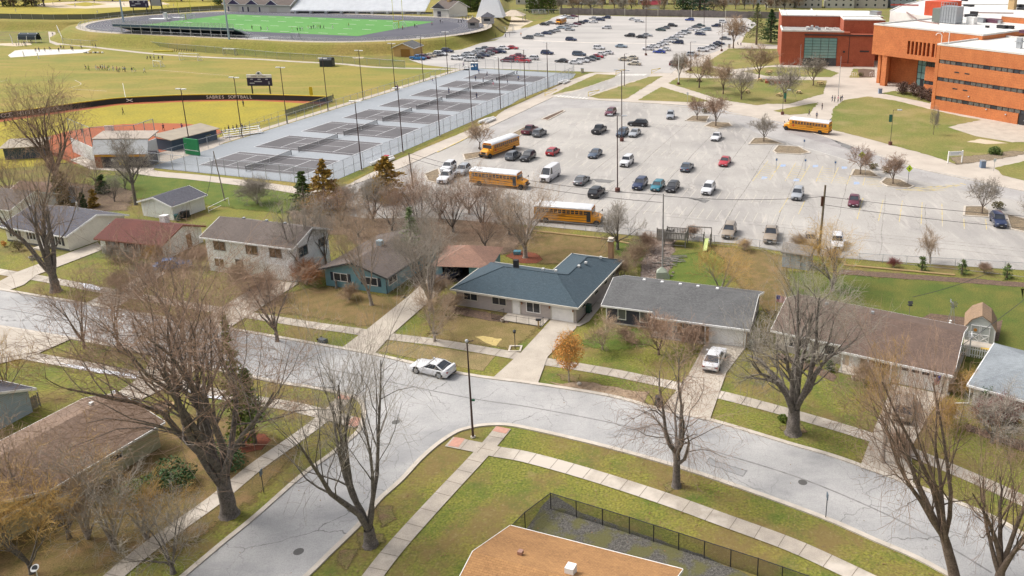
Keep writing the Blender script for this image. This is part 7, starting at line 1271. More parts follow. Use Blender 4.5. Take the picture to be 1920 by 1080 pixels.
# ---------------- campus furniture ----------------
def lamp(px, h, label, arms=2, m=DARKB, base=.45, r=.11, name='light_pole', z=0, group=None, al=1.6, dirv=BD):
    t = thing(name, label, 'light pole', G(*px, z), 0, group); MB().cyl(0, 0, 0, .75 if base > .3 else .15, base, n=12).build('base', flat((.12, .045, .035), .8) if base > .3 else KERB, t); MB().tube([(0, 0, .1), (0, 0, h)], [r, r * .7], 8).build('pole', m, t)
    for i in range(arms):
        s = 1 if i == 0 else -1; q = dirv * s * al; MB().tube([(0, 0, h - .05), (q.x * .6, q.y * .6, h + .05)], .05, 4).build('arm', m, t); MB().box(q.x * .8 - .45, q.x * .8 + .45, q.y * .8 - .22, q.y * .8 + .22, h, h + .16).build('lamp_head', LAMPG if base > .3 else WHITE, t)
    return t
lamp((1158, 360), 13.5, 'tall dark lamp post with brown base in the middle of the near lot', 2); lamp((1166, 265), 15.3, 'taller dark lamp post behind, beside the slate suv', 2)
for i, a in enumerate((7.4, 21.7, 36.6, 51.7, 67.1, 82.3, 98.0)): lamp((0, 0), 13.1, ['nearest', 'second', 'third', 'fourth', 'fifth', 'sixth', 'farthest'][i] + ' light pole along the parking side of the tennis courts', 2, base=.25, group='light poles round the tennis courts', al=.9).location = CW(a, 20.0)
for i, a in enumerate((22.4, 37, 52.3, 67.3, 82.7, 98, 112.7)): lamp((0, 0), 13.1, ['nearest', 'second', 'third', 'fourth', 'fifth', 'sixth', 'farthest'][i] + ' light pole along the softball side of the tennis courts', 2, base=.25, group='light poles round the tennis courts', al=.9).location = CW(a, -20.4)
lamp((357, 275 + 5), 12.5, 'light pole behind the softball dugout', 2, base=.25, al=.9); lamp((1171, 162), 9.5, 'lamp post with pale shaft in the campus road median', 1, base=.3); lamp((1211, 104), 19.5, 'big lamp post with cream heads in the far lot', 2, al=2.2)
lamp((1085, 42), 9.5, 'lamp post with white head near the far lot corner', 1); lamp((1320, 50), 14, 'dark lamp post in the upper right cluster of cars', 1); lamp((1353, 96), 10.5, 'grey lamp post at the far lot edge by the walk', 1); lamp((1294, 134), 9.5, 'curved lamp post by the maroon minivan', 1)
lamp((1272, 159), 8, 'pale slim lamp post in the park corner', 0, WHITE); lamp((1499, 136), 9, 'slim grey flag pole before the glass wall', 0, STEEL, .2, .07, 'flag_pole'); lamp((1571, 190), 12, 'pale tall flag pole beside the entrance walk', 0, STEEL, .2, .08, 'flag_pole')
t = lamp((1467, 215), 6.2, 'black lamp post with green banner by the campus bus', 1, BLACK, .4, .06); MB().box(.1, .75, -.02, .02, 4.0, 5.4).build('banner', flat((.03, .16, .10)), t); t = lamp((1669, 272), 7.6, 'black lamp post with green banner on the campus lawn', 1, BLACK, .4, .06); MB().box(-.75, -.1, -.02, .02, 5.0, 6.6).build('banner', flat((.02, .12, .08)), t)
def sign(px, h, w, hh, m, label, cat='sign', post=STEEL, rz=0):
    t = thing('road_sign', label, cat, G(*px, .05), rz); MB().tube([(0, 0, 0), (0, 0, h)], .04, 5).build('post', post, t); MB().box(-w / 2, w / 2, -.06, -.041, h - hh, h).build('sign_panel', m, t); return t
WS = flat((.62, .66, .66), .5)
for px, lb in (((1455, 320), 'first stall sign of the blue marked stalls'), ((1509, 321), 'second stall sign of the blue marked stalls'), ((1565, 325), 'third stall sign of the blue marked stalls'), ((1622, 328), 'stall sign on the tree island'), ((1507, 283), 'small sign on the lower of the twin islands')):
    t = sign(px, 2.5, .42, .6, WS, lb); MB().box(-.12, .12, -.066, -.061, 2.0, 2.3).build('symbol', flat((.03, .12, .4)), t)
YS = flat((.60, .80, .02), .5)
for px, lb, s in (((1614, 318), 'yellow green pedestrian crossing sign in front of the island tree', .95), ((1702, 345), 'yellow green pedestrian crossing sign at the island end', .85)):
    t = thing('crossing_sign', lb, 'sign', G(*px, .1)); MB().tube([(0, 0, 0), (0, 0, 2.6)], .04, 5).build('post', BLACK, t); MB().yprism([(0, 2.2), (s * .72, 2.9), (0, 3.6), (-s * .72, 2.9)], -.06, -.042).build('sign_panel', YS, t); MB().yprism([(-.1, 2.5), (.02, 2.85), (.12, 2.5), (.18, 2.52), (.08, 2.95), (.18, 2.85), (.22, 2.9), (.06, 3.1), (-.12, 2.95), (-.06, 2.8)], -.068, -.0605).ball((.02, -.065, 3.2), .07, 6, 4, (1, .2, 1)).build('walker_symbol', BLACK, t)
sign((1556, 242), 2.4, .5, .6, WS, 'white bus stop sign at the kerb behind the campus bus'); sign((1863, 320), 2.4, .5, .6, WS, 'small white sign at the right end of the campus walk'); sign((1289, 191), 2.6, .5, .7, WS, 'white sign at the tip of the triangular lawn')
t = thing('campus_sign', 'white board sign on two posts on the campus lawn', 'sign', G(1790, 305, .06), R(-35) * 0 + R(12)); MB().box(-1.6, -1.42, -.1, .1, 0, 2.4).box(1.42, 1.6, -.1, .1, 0, 2.4).build('post', WHITE, t); MB().box(-1.42, 1.42, -.05, .05, 1.45, 2.3).build('sign_panel', WHITE, t)
for k in range(2): MB().box(-1.1, 1.1 - k * .4, -.06, -.051, 2.0 - k * .25, 2.1 - k * .25).build('text_line', flat((.35, .45, .5)), t)
def tablep(px, label):
    t = thing('picnic_table', label, 'picnic table', G(*px, .06), R(px[0] * 37 % 90)); MB().box(-.95, .95, -.4, .4, .7, .78).build('table_top', TANW, t)
    for y in (-.75, .55): MB().box(-.95, .95, y, y + .25, .42, .48).build('bench', TANW, t)
    for x in (-.7, .7): MB().tube([(x, -.7, 0), (x, -.2, .7)], .05, 4).tube([(x, .7, 0), (x, .2, .7)], .05, 4).box(x - .04, x + .04, -.7, .7, .36, .42).build('leg_frame', TRIM, t)
for px, lb in (((1400, 174), 'picnic table by the first park tree group'), ((1441, 139), 'picnic table under the broad crowned park tree'), ((1425, 152), 'picnic table at the foot of the broad crowned park tree'), ((1311, 153), 'picnic table behind the tallest park tree'), ((1498, 175), 'pale picnic table near the entrance walk'), ((1461, 180), 'picnic table half behind the campus lamp post'), ((1538, 158), 'picnic table nearest the school glass wall'), ((1443, 138 - 2), 'picnic table at the upper lawn edge')): tablep(px, lb)
def binb(px, lb, m=flat((.16, .22, .32), .5)): t = thing('litter_bin', lb, 'bin', G(*px, .06)); MB().box(-.45, .45, -.45, .45, 0, 1.3).build('body', m, t); MB().box(-.5, .5, -.5, .5, 1.302, 1.42).build('lid', STEEL, t)
binb((1650, 175), 'blue grey litter bin on the entrance plaza'); binb((1842, 314), 'blue grey litter bin at the right campus walk'); binb((1367, 89), 'small grey bin at the far lot corner walk', KERB); binb((1092, 136), 'small bin at the far lot edge by the courts', KERB)
for px, lb in (((1598, 143), 'bicycle rack left of the entrance bed'), ((1631, 143), 'white bicycle rack by the entrance wall')):
    t = thing('bicycle_rack', lb, 'bicycle rack', G(*px, .08)); MB().tube([(0, 0, 0), (0, 0, 1.2), (.6, 0, 1.3), (1.2, 0, 1.2), (1.2, 0, 0)], .07, 5).tube([(.6, 0, 0), (.6, 0, 1.3)], .06, 5).build('frame', WHITE, t)
for px, lb in (((1022, 180), 'yellow road barrier at the court side of the crosswalk'), ((1103, 181), 'large yellow road gate at the island tip'), ((1155, 140), 'yellow road gate at the far lot crossing'), ((1222, 138), 'yellow post gate right of the far lot crossing')):
    t = thing('road_barrier', lb, 'barrier', G(*px, .06), R(55)); MB().tube([(0, 0, 0), (0, 0, 1.2), (5, 0, 1.1)], .09, 5).tube([(0, 0, .3), (5, 0, 1.0)], .06, 4).build('gate_arm', flat((.60, .45, .05), .5), t)
t = thing('park_planter', 'low red brick planter in the park', 'planter', G(1457, 155, .06), R(-10)); MB().box(-3.5, 3.5, -1.8, 1.8, 0, .7).build('wall', BRR, t); MB().box(-3.2, 3.2, -1.5, 1.5, .7, .75).build('soil', MULCH, t)
# ---------------- far fence and houses beyond ----------------
fa, fb = G(1050, 27), G(1400, 34); ft = thing('wooden_fence', 'long grey wooden fence along the back of the far lot', 'fence', fa, math.atan2(fb.y - fa.y, fb.x - fa.x)); L = (fb - fa).length + 20; FW2 = mat('old_fence_wood', (.24, .21, .20), (.17, .15, .145), .6, 1)
for i in range(int(L / 6)):
    MB().box(i * 6 + .1, i * 6 + 5.9, -.05, .05, .05, 3.4 + .2 * (i % 2)).build('panel', FW2, ft); MB().box(i * 6 - .15, i * 6 + .15, -.2, .12, 0, 3.8).build('post', (CREAMT if i % 3 == 0 else FW2), ft)
fence('chain_link_fence', 'tall grey chain link fence left of the wooden fence by the far lot', GP([(905, 30), (985, 29), (1050, 28)]), 3.0, 6, .08, STEEL, MESHF)
rg = random.Random(12); HC = [(.56, .54, .50), (.45, .42, .38), (.40, .44, .50), (.60, .57, .50), (.50, .47, .44)]
for i in range(13):
    x = [985, 1050, 1105, 1165, 1225, 1300, 1370, 1430, 1475, 1530, 1590, 1650, 1715][i]; p = G(x, 14 if i < 8 else 21); p += Vector((0, 0, 0)); w_ = rg.uniform(15, 20); col = ['cream', 'taupe', 'pale blue', 'ivory', 'beige'][i % 5]
    h = House('house', f'distant two storey {col} house, {ORD[i]} along the row beyond the far lot', (p.x, p.y, 0), ang=R(-5 + rg.uniform(-8, 8)), W=w_, D=11, eave=6.5, group='distant houses beyond the far lot'); h.t.location = (p.x - w_ / 2, p.y + 22, 0)
    h.gable(siding('distant_siding', HC[i % 5]), (SH_DG, SH_BR, SH_RED)[i % 3], 3.2, along='xy'[i % 2] if 0 else ('x', 'y')[i % 2])
    for k in range(4):
        h.win('F', 2 + k * (w_ - 4) / 3, 4.2, 1.3, 1.5, 1)
        h.win('F', 2 + k * (w_ - 4) / 3, 1.1, 1.3, 1.5, 1)
t = thing('garden_shed', 'dark red low shed roof beyond the far lot fence', 'shed', G(1221, 18) + Vector((0, 5, 0))); MB().box(-5, 5, 0, 5, 0, 2.5).build('wall', WHITE, t); MB().xprism([(-.5, 2.3), (2.5, 4.6), (5.5, 2.3)], -5.5, 5.5).build('roof', flat((.24, .015, .03), .8), t)
# =============== SPORTS GROUNDS ===============
CF_G = 'chain link fences of the tennis courts'
fence('court_fence', 'tall chain link fence on the parking side of the tennis courts', [CW(-3.4, 19.6), CW(118, 19.7)], 3.2, 3.05, .05, STEEL, MESHT, (1, .5), CF_G)
fence('court_fence', 'tall chain link fence on the softball side of the tennis courts', [CW(-3.2, -20), CW(126, -20)], 2.4, 3.05, .05, STEEL, MESHF, (1,), CF_G)
fence('court_fence', 'tall chain link fence at the near end of the tennis courts', [CW(-3.2, -20), CW(-3.4, 19.6)], 3.0, 3.05, .05, STEEL, MESHF, (1, .5), CF_G)
fence('court_fence', 'tall chain link fence at the far end of the tennis courts', [CW(126, -20), CW(124, 18), CW(118, 19.7)], 3.2, 3.05, .05, STEEL, MESHF, (1,), CF_G)
proto = None
for i in range(8):
    a0 = i * 15.073; lb = 'tennis net of the ' + ['nearest', 'second', 'third', 'fourth', 'fifth', 'sixth', 'seventh', 'farthest'][i] + ' court'
    if proto is None:
        t = proto = thing('tennis_net', lb, 'tennis net', CW(a0, 0, .06), AZA, 'nets of the tennis courts')
        for x in (0, 12.8): MB().tube([(x, 0, 0), (x, 0, 1.12)], .06, 6).build('post', BLACK, t)
        MB().add([(0, 0, .05), (6.4, 0, .05), (12.8, 0, .05), (12.8, 0, 1.03), (6.4, 0, .88), (0, 0, 1.03)], [(0, 1, 4, 5), (1, 2, 3, 4)]).build('net', NETM, t); MB().tube([(0, 0, 1.07), (6.4, 0, .92), (12.8, 0, 1.07)], .05, 4).build('tape', WHITE, t); MB().box(6.37, 6.43, -.02, .02, 0, .9).build('centre_strap', WHITE, t)
    else: copy_thing(proto, CW(a0, 0, .06), AZA, lb)
# softball outfield fence: black panels with yellow cap
op = [(-120, 248), (0, 223.5), (60, 216), (125, 206.5), (175, 200), (225, 194), (290, 190.5), (350, 188), (420, 187), (475, 187), (540, 188.5), (615, 191)]
P_ = smooth_line(GP(op), 3); t = thing('outfield_fence', 'curved black softball outfield fence with yellow cap and white lettering', 'fence', P_[0]); mb, yc = MB(), MB(); Lp = [p - P_[0] for p in P_]
for a, b in zip(Lp, Lp[1:]): d = (b - a).normalized(); n = Vector((-d.y, d.x, 0)) * .05; mb.prism([(a - n).xy, (b - n).xy, (b + n).xy, (a + n).xy], .05, 1.42)
mb.build('panel', flat((.035, .04, .04), .8), t); yc.tube([p + Vector((0, 0, 1.48)) for p in Lp], .15, 6).build('top_cap', flat((.62, .47, .03), .6), t)
def arctext(s, x0, x1, size):
    A, B = G(x0, 0), None
    def at(x):
        for p, q in zip(P_, P_[1:]):
            a_ = to_px(p); b_ = to_px(q)
            if a_ <= x <= b_: return p.lerp(q, (x - a_) / (b_ - a_)), (q - p).normalized()
    n = len(s)
    for i, ch in enumerate(s):
        if ch == ' ': continue
        r = at(x0 + (x1 - x0) * (i + .5) / n)
        if r: p, d = r; n_ = Vector((d.y, -d.x, 0)); tobj(ch, size, WHITE, t, mrot(p - P_[0] + n_ * .08 + Vector((0, 0, .72)), d, (0, 0, 1)), 'letter')
def to_px(p): v = p - Vector((0, 0, CH)); return CX + CF * v.dot(RT) / v.dot(FW)
arctext('SABRES SOFTBALL', 387, 474, 1.25); arctext('WOOD HIGH SCHOOL', -4, 116, 1.35)
t2 = thing('team_emblem', 'small white crossed swords emblem on the outfield fence', 'emblem', G(245, 193) + Vector((0, -.3, .7))); MB().tube([(-.8, 0, -.3), (.8, 0, .4)], .09, 4).tube([(-.8, 0, .4), (.8, 0, -.3)], .09, 4).build('blades', WHITE, t2)
fence('line_fence', 'chain link fence down the right line of the softball field with yellow cap', GP([(388, 268), (440, 250), (535, 216), (625, 188)]), 1.5, 3, .04, STEEL, MESHF, (1,), None, flat((.55, .5, .2)))
fence('line_fence_screen', 'navy screened stretch of the softball line fence', [p + Vector((.3, -.3, 0)) for p in GP([(536, 218), (622, 190)])], 1.7, 3, .04, STEEL, screen('navy_windscreen', (.05, .09, .14), .8), (1,), None, flat((.62, .47, .03), .6))
def scoreboard(px, z, w, h, zb, label, title=None):
    t = thing('scoreboard', label, 'scoreboard', G(*px, z)); 
    for x in (-w * .36, w * .36): MB().box(x - .14, x + .14, .1, .35, 0, zb + .3).build('post', BLACK, t)
    b = MB().box(-w / 2, w / 2, -.15, .15, zb, zb + h * .72).build('score_panel', flat((.025, .02, .06), .5), t); MB().box(-w / 2, w / 2, -.17, .15, zb + h * .72 + .01, zb + h).build('header', WHITE, t)
    if title: tobj(title, h * .17, BLACK, t, mrot((0, -.19, zb + h * .86), (1, 0, 0), (0, 0, 1)))
    for i, (x, zz, ww) in enumerate(((-.3, .55, .1), (0, .55, .12), (.3, .55, .1), (-.3, .2, .2), (.38, .3, .06), (.38, .15, .06), (-.05, .35, .3))): MB().box((x - ww / 2) * w, (x + ww / 2) * w, -.17, -.152, zb + zz * h, zb + (zz + .08) * h).build('score_digits', flat((.5, .52, .6)), t)
    return t
t = scoreboard((490, 177), .02, 6.8, 3.1, 2.4, 'softball scoreboard with navy face and white header on the field', 'SABRES SOFTBALL'); MB().tube([(0, -.1, 5.5), (0, .1, 5.5)], .85, 16).build('crest', WHITE, t); MB().box(-.3, .3, -.14, -.105, 5.6, 6.1).build('crest_mark', flat((.05, .1, .15)), t)
scoreboard((264, 28), TZ, 9, 4.6, 3.5, 'baseball scoreboard on tall posts beyond the track'); t = thing('dark_notice_board', 'dark framed board left of the baseball scoreboard', 'board', G(296, 25, TZ)); MB().box(-3, -2.6, 0, .3, 0, 7).box(2.2, 2.6, 0, .3, 0, 7).build('post', BLACK, t); MB().box(-2.6, 2.2, .05, .25, 3.6, 6.6).build('panel', STEEL, t)
# backstop building
c = G(182, 315); t = thing('backstop_building', 'grey roofed softball press building with orange trim and dark star mural', 'building', c, R(2)); W = 9.6
MB().box(0, W, 0, 4, 0, 2.3).build('wall', flat((.06, .05, .06), .8), t); MB().box(-.05, W + .05, -.12, -.02, 2.2, 2.6).build('orange_fascia', flat((.62, .30, .03), .6), t); MB().box(-.1, 1.1, -.05, -.01, 0, 2.2).build('brick_pier', BRR, t)
MB().xprism([(-.1, 2.7), (.9, 5.3), (1.1, 5.3), (.1, 2.7)], -.3, W + .3).build('white_screen_wall', flat((.70, .71, .74), .7), t); MB().xprism([(.9, 5.32), (4.9, 6.0), (4.9, 6.15), (.9, 5.5)], -.5, W + .5).build('roof', mat('tan_flat_roof', (.42, .36, .30), (.35, .30, .26), .8, 1), t)
mb = MB(); st = [(math.cos(math.pi / 2 + i * math.pi / 5) * (.95 if i % 2 == 0 else .4) + W * .5, math.sin(math.pi / 2 + i * math.pi / 5) * (.95 if i % 2 == 0 else .4) + 1.15) for i in range(10)]; mb.yprism(st, -.05, -.012); mb.build('mural_star', flat((.55, .42, .05)), t); MB().box(2.9, 3.4, -.04, -.01, 1.3, 1.8).build('notice', WHITE, t)
bs = GP([(138, 285), (180, 305), (262, 300), (297, 286)]); t = thing('backstop_fence', 'tall chain link backstop with white padded lower wall behind home plate', 'fence', bs[0])
L = [p - bs[0] for p in bs]; mb, wb_ = MB(), MB()
for i, (a, b) in enumerate(zip(L, L[1:])):
    mb.quad((a.x, a.y, 1), (b.x, b.y, 1), (b.x, b.y, 7.0), (a.x, a.y, 7.0)); n_ = max(2, int((b - a).length / 4))
    if i != 1: d = (b - a).normalized(); n = Vector((-d.y, d.x, 0)) * .06; wb_.prism([(a - n).xy, (b - n).xy, (b + n).xy, (a + n).xy], .02, 3.0)
    for k in range(n_ + 1): p = a.lerp(b, k / n_); MB().tube([(p.x, p.y, 0), (p.x, p.y, 7)], .08, 5).build('post', STEEL, t)
    MB().tube([(a.x, a.y, 7), (b.x, b.y, 7)], .06, 4).build('rail', STEEL, t)
mb.build('mesh_panel', MESHF, t); wb_.build('padded_wall', flat((.62, .63, .62), .8), t)
def dugout(px, px2, label, D=4.5):
    A, B = GP([px, px2]); t = thing('dugout', label, 'dugout', A, math.atan2(B.y - A.y, B.x - A.x)); W = (B - A).length; MB().box(0, W, 0, .2, 0, 2.3).box(0, .2, .2, D, 0, 2.3).box(W - .2, W, .2, D, 0, 2.3).build('wall', flat((.05, .08, .12), .8), t)
    MB().xprism([(-.6, 2.35), (D + .5, 3.0), (D + .5, 3.15), (-.6, 2.5)], -.5, W + .5).build('roof', mat('dusty_roof', (.36, .31, .24), (.30, .26, .21), .6, 1), t); MB().box(.4, W - .4, 1.2, 1.7, 0, .5).build('bench', WOOD, t)
dugout((324, 284), (408, 262), 'navy softball dugout with flat tan roof beside the courts'); dugout((10, 300), (80, 296), 'dark softball dugout with flat grey roof behind the left bare tree')
t = thing('hitting_wall', 'solid green tennis practice wall with white line', 'practice wall', G(362, 291), R(-22)); MB().box(-1.9, 1.9, -.15, .15, .15, 3.4).build('wall', flat((.01, .22, .07), .6), t); MB().box(-1.9, 1.9, -.17, -.152, 1.0, 1.1).build('white_line', WHITE, t)
# bleachers beside the courts
t = thing('bleachers', 'small white aluminium bleachers between dugout and courts', 'bleachers', G(418, 258), math.atan2(AD.y, AD.x) - R(52) + R(18))
for i in range(4): MB().box(0, 8, i * .7 - 1.4, i * .7 - 1.0, .3 + i * .35, .38 + i * .35).build('seat_plank', WHITE, t)
for x in (.2, 3.9, 7.7): MB().tube([(x, -1.4, 0), (x, -1.4, .3), (x, 1.0, 1.5), (x, 1.0, 0)], .05, 4).build('frame', STEEL, t)
for px, lb in (((715, 306), 'rolled white tarpaulin by the near corner of the court fence'), ((912, 229), 'rolled white tarpaulin midway along the court fence'), ((1056, 156), 'rolled white tarpaulin at the far end of the court fence')):
    A = G(*px); t = tag(MB().tube([(-BD + AD * -3) * .8, (0, 0, .3), (AD * 4)], [.35, .4, .3], 8).tube([(BD * .8 - AD * 2), (BD * .9 + AD * 3)], .3, 7).build('rolled_tarpaulin', WHITE, None, 60), lb, 'tarpaulin', 'rolled tarpaulins by the court fence'); t.location = A + Vector((0, 0, .35))
t = thing('red_bin', 'red barrel lying by the near corner of the court fence', 'barrel', G(725, 297)); MB().tube([(-.5, 0, .35), (.5, 0, .35)], .36, 12).build('barrel', flat((.55, .02, .05), .5), t); MB().tube([(.51, 0, .35), (.54, 0, .35)], .3, 12).build('rim', flat((.3, .01, .02)), t)
# portable toilets, sheds, goals
for px, lb in (((887, 131), 'left blue portable toilet at the far end of the courts'), ((893, 131), 'right blue portable toilet at the far end of the courts')):
    t = thing('portable_toilet', lb, 'portable toilet', G(*px, .05), 0, 'portable toilets'); MB().box(-.58, .58, -.58, .58, 0, 2.15).build('cabin', flat((.03, .12, .26), .5), t); MB().box(-.62, .62, -.62, .62, 2.152, 2.4).build('roof', WHITE, t); MB().box(-.38, .38, -.61, -.585, .15, 2.0).build('door', flat((.05, .17, .34), .5), t); MB().box(-.18, .18, -.63, -.612, 1.2, 1.8).build('notice', WHITE, t)
h = House('equipment_shed', 'tan wooden equipment shed with grey gable roof by the far lot', (738, 106), B=(769, 108), W=7.6, D=8.5, eave=3.2, cat='shed'); h.t.rotation_euler.z = R(-8); h.gable(siding('tan_boards', (.58, .37, .15), (.52, .33, .14), .4), SH_GY, 1.6, along='y'); h.bit('opening', MB().box(2.9, 6.3, -.03, -.005, 0, 2.7), flat((.30, .15, .03), .8)); h.bit('door_frame', MB().box(2.7, 2.88, -.06, -.004, 0, 2.9).box(6.32, 6.5, -.06, -.004, 0, 2.9).box(2.88, 6.32, -.06, -.004, 2.72, 2.9), TANW)
t = thing('storage_shed', 'small black storage shed with arched cover on the field', 'shed', G(614, 124)); MB().xprism([(-1.6, 0), (1.6, 0), (1.6, 2.2), (.9, 2.9), (-.9, 2.9), (-1.6, 2.2)], -2.0, 2.0).build('cover', flat((.03, .035, .045), .7), t); MB().box(-2.04, -2.0, -1.1, 1.1, 0, 2.2).box(2.0, 2.05, -1.1, 1.1, 0, 2.2).build('door', flat((.05, .055, .065)), t)
t = thing('foul_pole', 'yellow panel post at the right field corner', 'foul pole', G(585, 189)); MB().tube([(0, 0, 0), (0, 0, 3.8)], .08, 6).build('post', flat((.65, .5, .02)), t); MB().box(-.45, .45, -.02, .02, .6, 3.7).build('panel', flat((.65, .5, .02)), t)
def goal(px, w, h, d, label, rz=0, z=0, m=WHITE):
    t = thing('soccer_goal', label, 'goal', G(*px, z), rz); 
    for x in (0, w): MB().tube([(x, 0, 0), (x, 0, h)], .09, 6).tube([(x, 0, h), (x, d * .35, h), (x, d, .05), (x, 0, .05)], .06, 5).build('side_frame', m, t)
    MB().tube([(0, 0, h), (w, 0, h)], .09, 6).build('crossbar', m, t); MB().add([(0, 0, 0), (0, d * .35, h), (0, d, 0), (w, 0, 0), (w, d * .35, h), (w, d, 0), (0, 0, h), (w, 0, h)], [(1, 2, 5, 4), (6, 1, 4, 7), (0, 2, 1, 6), (3, 7, 4, 5)]).build('net', NETW, t)
goal((337, 113), 7.3, 2.44, 2.2, 'white soccer goal by the path', R(-12)); goal((288, 125), 3.2, 2.0, 1.6, 'faint small goal frame behind the bags', R(-20)); goal((419, 104), 4.5, 2.4, 2, 'grey goal frame by the bank fence', R(-5), 0, STEEL)
goal((343, 39), 7.3, 2.44, 2, 'white soccer goal under the left goalpost', AZA - R(90) + R(90), TZ); goal((738, 54), 7.3, 2.44, -2, 'white soccer goal under the right goalpost', AZA, TZ); goal((546, 72), 3, 2.0, 1.5, 'small grey goal frame beside the track', 0, TZ, STEEL)
YP = flat((.65, .60, .04), .5)
for px, lb in (((349, 38), 'tall yellow football goalpost at the left end of the turf'), ((748, 53), 'tall yellow football goalpost at the right end of the turf')):
    t = thing('goalpost', lb, 'goalpost', G(*px, TZ), AZA); MB().tube([(0, 0, 0), (0, 0, 3)], .16, 6).build('stem', YP, t); MB().tube([(-3.55, 0, 3.05), (3.55, 0, 3.05)], .13, 6).build('crossbar', YP, t)
    for x in (-3.55, 3.55): MB().tube([(x, 0, 3.0), (x, 0, 12.5)], .1, 6).build('upright', YP, t)
LB = flat((.36, .47, .56), .5)
for px, hh, lb, z in (((430, 74), 24, 'tall pale blue floodlight mast beside the near stand', TZ), ((232, 42), 24, 'tall pale blue floodlight mast at the left end of the stand', TZ), ((541, 20), 22, 'pale blue floodlight mast left of the far grandstand', TZ), ((795, 20), 22, 'pale blue floodlight mast right of the far grandstand', TZ)):
    t = thing('floodlight_mast', lb, 'floodlight', G(*px, z)); MB().tube([(0, 0, 0), (0, 0, hh)], [.38, .2], 8).build('mast', LB, t); MB().box(-2.2, 2.2, -.2, .2, hh - .6, hh + .9).build('lamp_rack', STEEL, t)
# near stand on legs
A = G(213, 52, TZ); A = G(233, 82); B = G(427, 90); d = (B - A).normalized(); t = thing('visitor_stand', 'long steel stand on tall legs over the bare bank, seen from behind', 'grandstand', A - d * 4, math.atan2(d.y, d.x)); L = (B - A).length + 8; NVY = flat((.04, .085, .13), .7)
nL = 11
for i in range(nL):
    x = 4 + (L - 10) * i / (nL - 1)
    for y, zt in ((0, 7.4), (5.5, 5.6)): MB().tube([(x, y, 0 if y == 0 else 1.5), (x, y, zt)], .16, 6).build('leg', STEEL, t)
    MB().tube([(x, 0, 7.3), (x, 9, 4.3)], .12, 4).build('rafter', STEEL, t)
for i in range(9): MB().box(0, L, 1.0 * i, 1.0 * i + .55, 7.7 - i * .38, 7.78 - i * .38).build('seat_row', STEEL, t); MB().box(0, L, 1.0 * i + .56, 1.0 * i + .98, 7.2 - i * .38, 7.26 - i * .38).build('tread', NVY, t)
MB().box(0, L, -.12, -.02, 6.6, 7.6).build('back_fascia', NVY, t); MB().quad((0, 0, 7.1), (L, 0, 7.1), (L, 9, 3.9), (0, 9, 3.9)).build('underside', NVY, t); MB().box(0, L, -.14, -.121, 6.55, 6.75).build('beam', STEEL, t)
mb = MB(); mb.quad((0, -.1, 7.8), (L, -.1, 7.8), (L, -.1, 9.2), (0, -.1, 9.2)); mb.build('back_screen', MESHT, t); mb = MB()
for z in (8.4, 9.2): mb.tube([(0, -.1, z), (L, -.1, z)], .07, 4)
for i in range(36): mb.tube([(i * L / 35, -.1, 7.5), (i * L / 35, -.1, 9.2)], .05, 4)
mb.build('railing', STEEL, t); mb = MB()
for i in range(10): mb.box(L + .2 + i * .55, L + .8 + i * .55, 1.5, 3.2, 6.8 - i * .3, 6.9 - i * .3)
mb.tube([(L, 1.5, 8.0), (L + 5.8, 1.5, 5.2)], .06, 4).tube([(L, 3.2, 8.0), (L + 5.8, 3.2, 5.2)], .06, 4).build('stair', STEEL, t)
MB().box(L + 5, L + 12, -.5, 4.5, 3.9, 4.05).build('landing', STEEL, t); mb = MB()
for z in (4.6, 5.2): mb.tube([(L + 5, -.5, z), (L + 12, -.5, z)], .06, 4)
for i in range(8): mb.tube([(L + 5 + i, -.5, 0), (L + 5 + i, -.5, 5.2)], .06, 4)
mb.build('landing_rail', STEEL, t)
# bare bank under the stand, bank fence
q = [A - d * 8, B + d * 14]; nrm = Vector((-d.y, d.x, 0)); mb = MB(); mb.quad(q[0] + nrm * -1 + Vector((0, 0, .06)), q[1] + nrm * -3 + Vector((0, 0, .06)), q[1] + nrm * 7 + Vector((0, 0, 4.0)), q[0] + nrm * 10 + Vector((0, 0, 4.3))); struct(mb.build('bare_bank', mat('bank_soil', (.36, .27, .19), (.27, .19, .13), .15, 1, fine=.2, fs=1)))
fence('bank_fence', 'green screened chain link fence along the foot of the bank', GP([(232, 82), (300, 92), (440, 103), (520, 111), (620, 117), (760, 128)]), 2.4, 5, .05, STEEL, screen('green_screen', (.10, .16, .09), .42)); fence('path_fence', 'thin chain link fence from the track down to the path', GP([(118, 82), (170, 86), (232, 82)]), 2.0, 5, .05, STEEL, MESHF)
fence('baseball_fence', 'dark screened baseball outfield fence along the upper terrace', [p + Vector((0, 0, 0)) for p in GP([(-100, 33), (0, 35), (102, 37), (180, 36), (250, 29), (420, 18)], TZ)], 2.4, 6, .07, STEEL, screen('dark_fence_screen', (.06, .075, .085), .9), (1,), None, flat((.6, .5, .08)), TZ)
fence('bank_rail_fence', 'white topped chain link fence running down the grass bank', [G(103, 38, TZ), G(108, 50, 3.0), G(118, 80, .3)], 2.4, 6, .07, WHITE, MESHF)
ov = [Vector((*p, TZ)) for p in oval(50)]; fence('track_fence', 'low silver fence round the running track', ov[::2] + [ov[0]], 1.3, 5, .06, STEEL, MESHF, (1,), None, None, TZ)
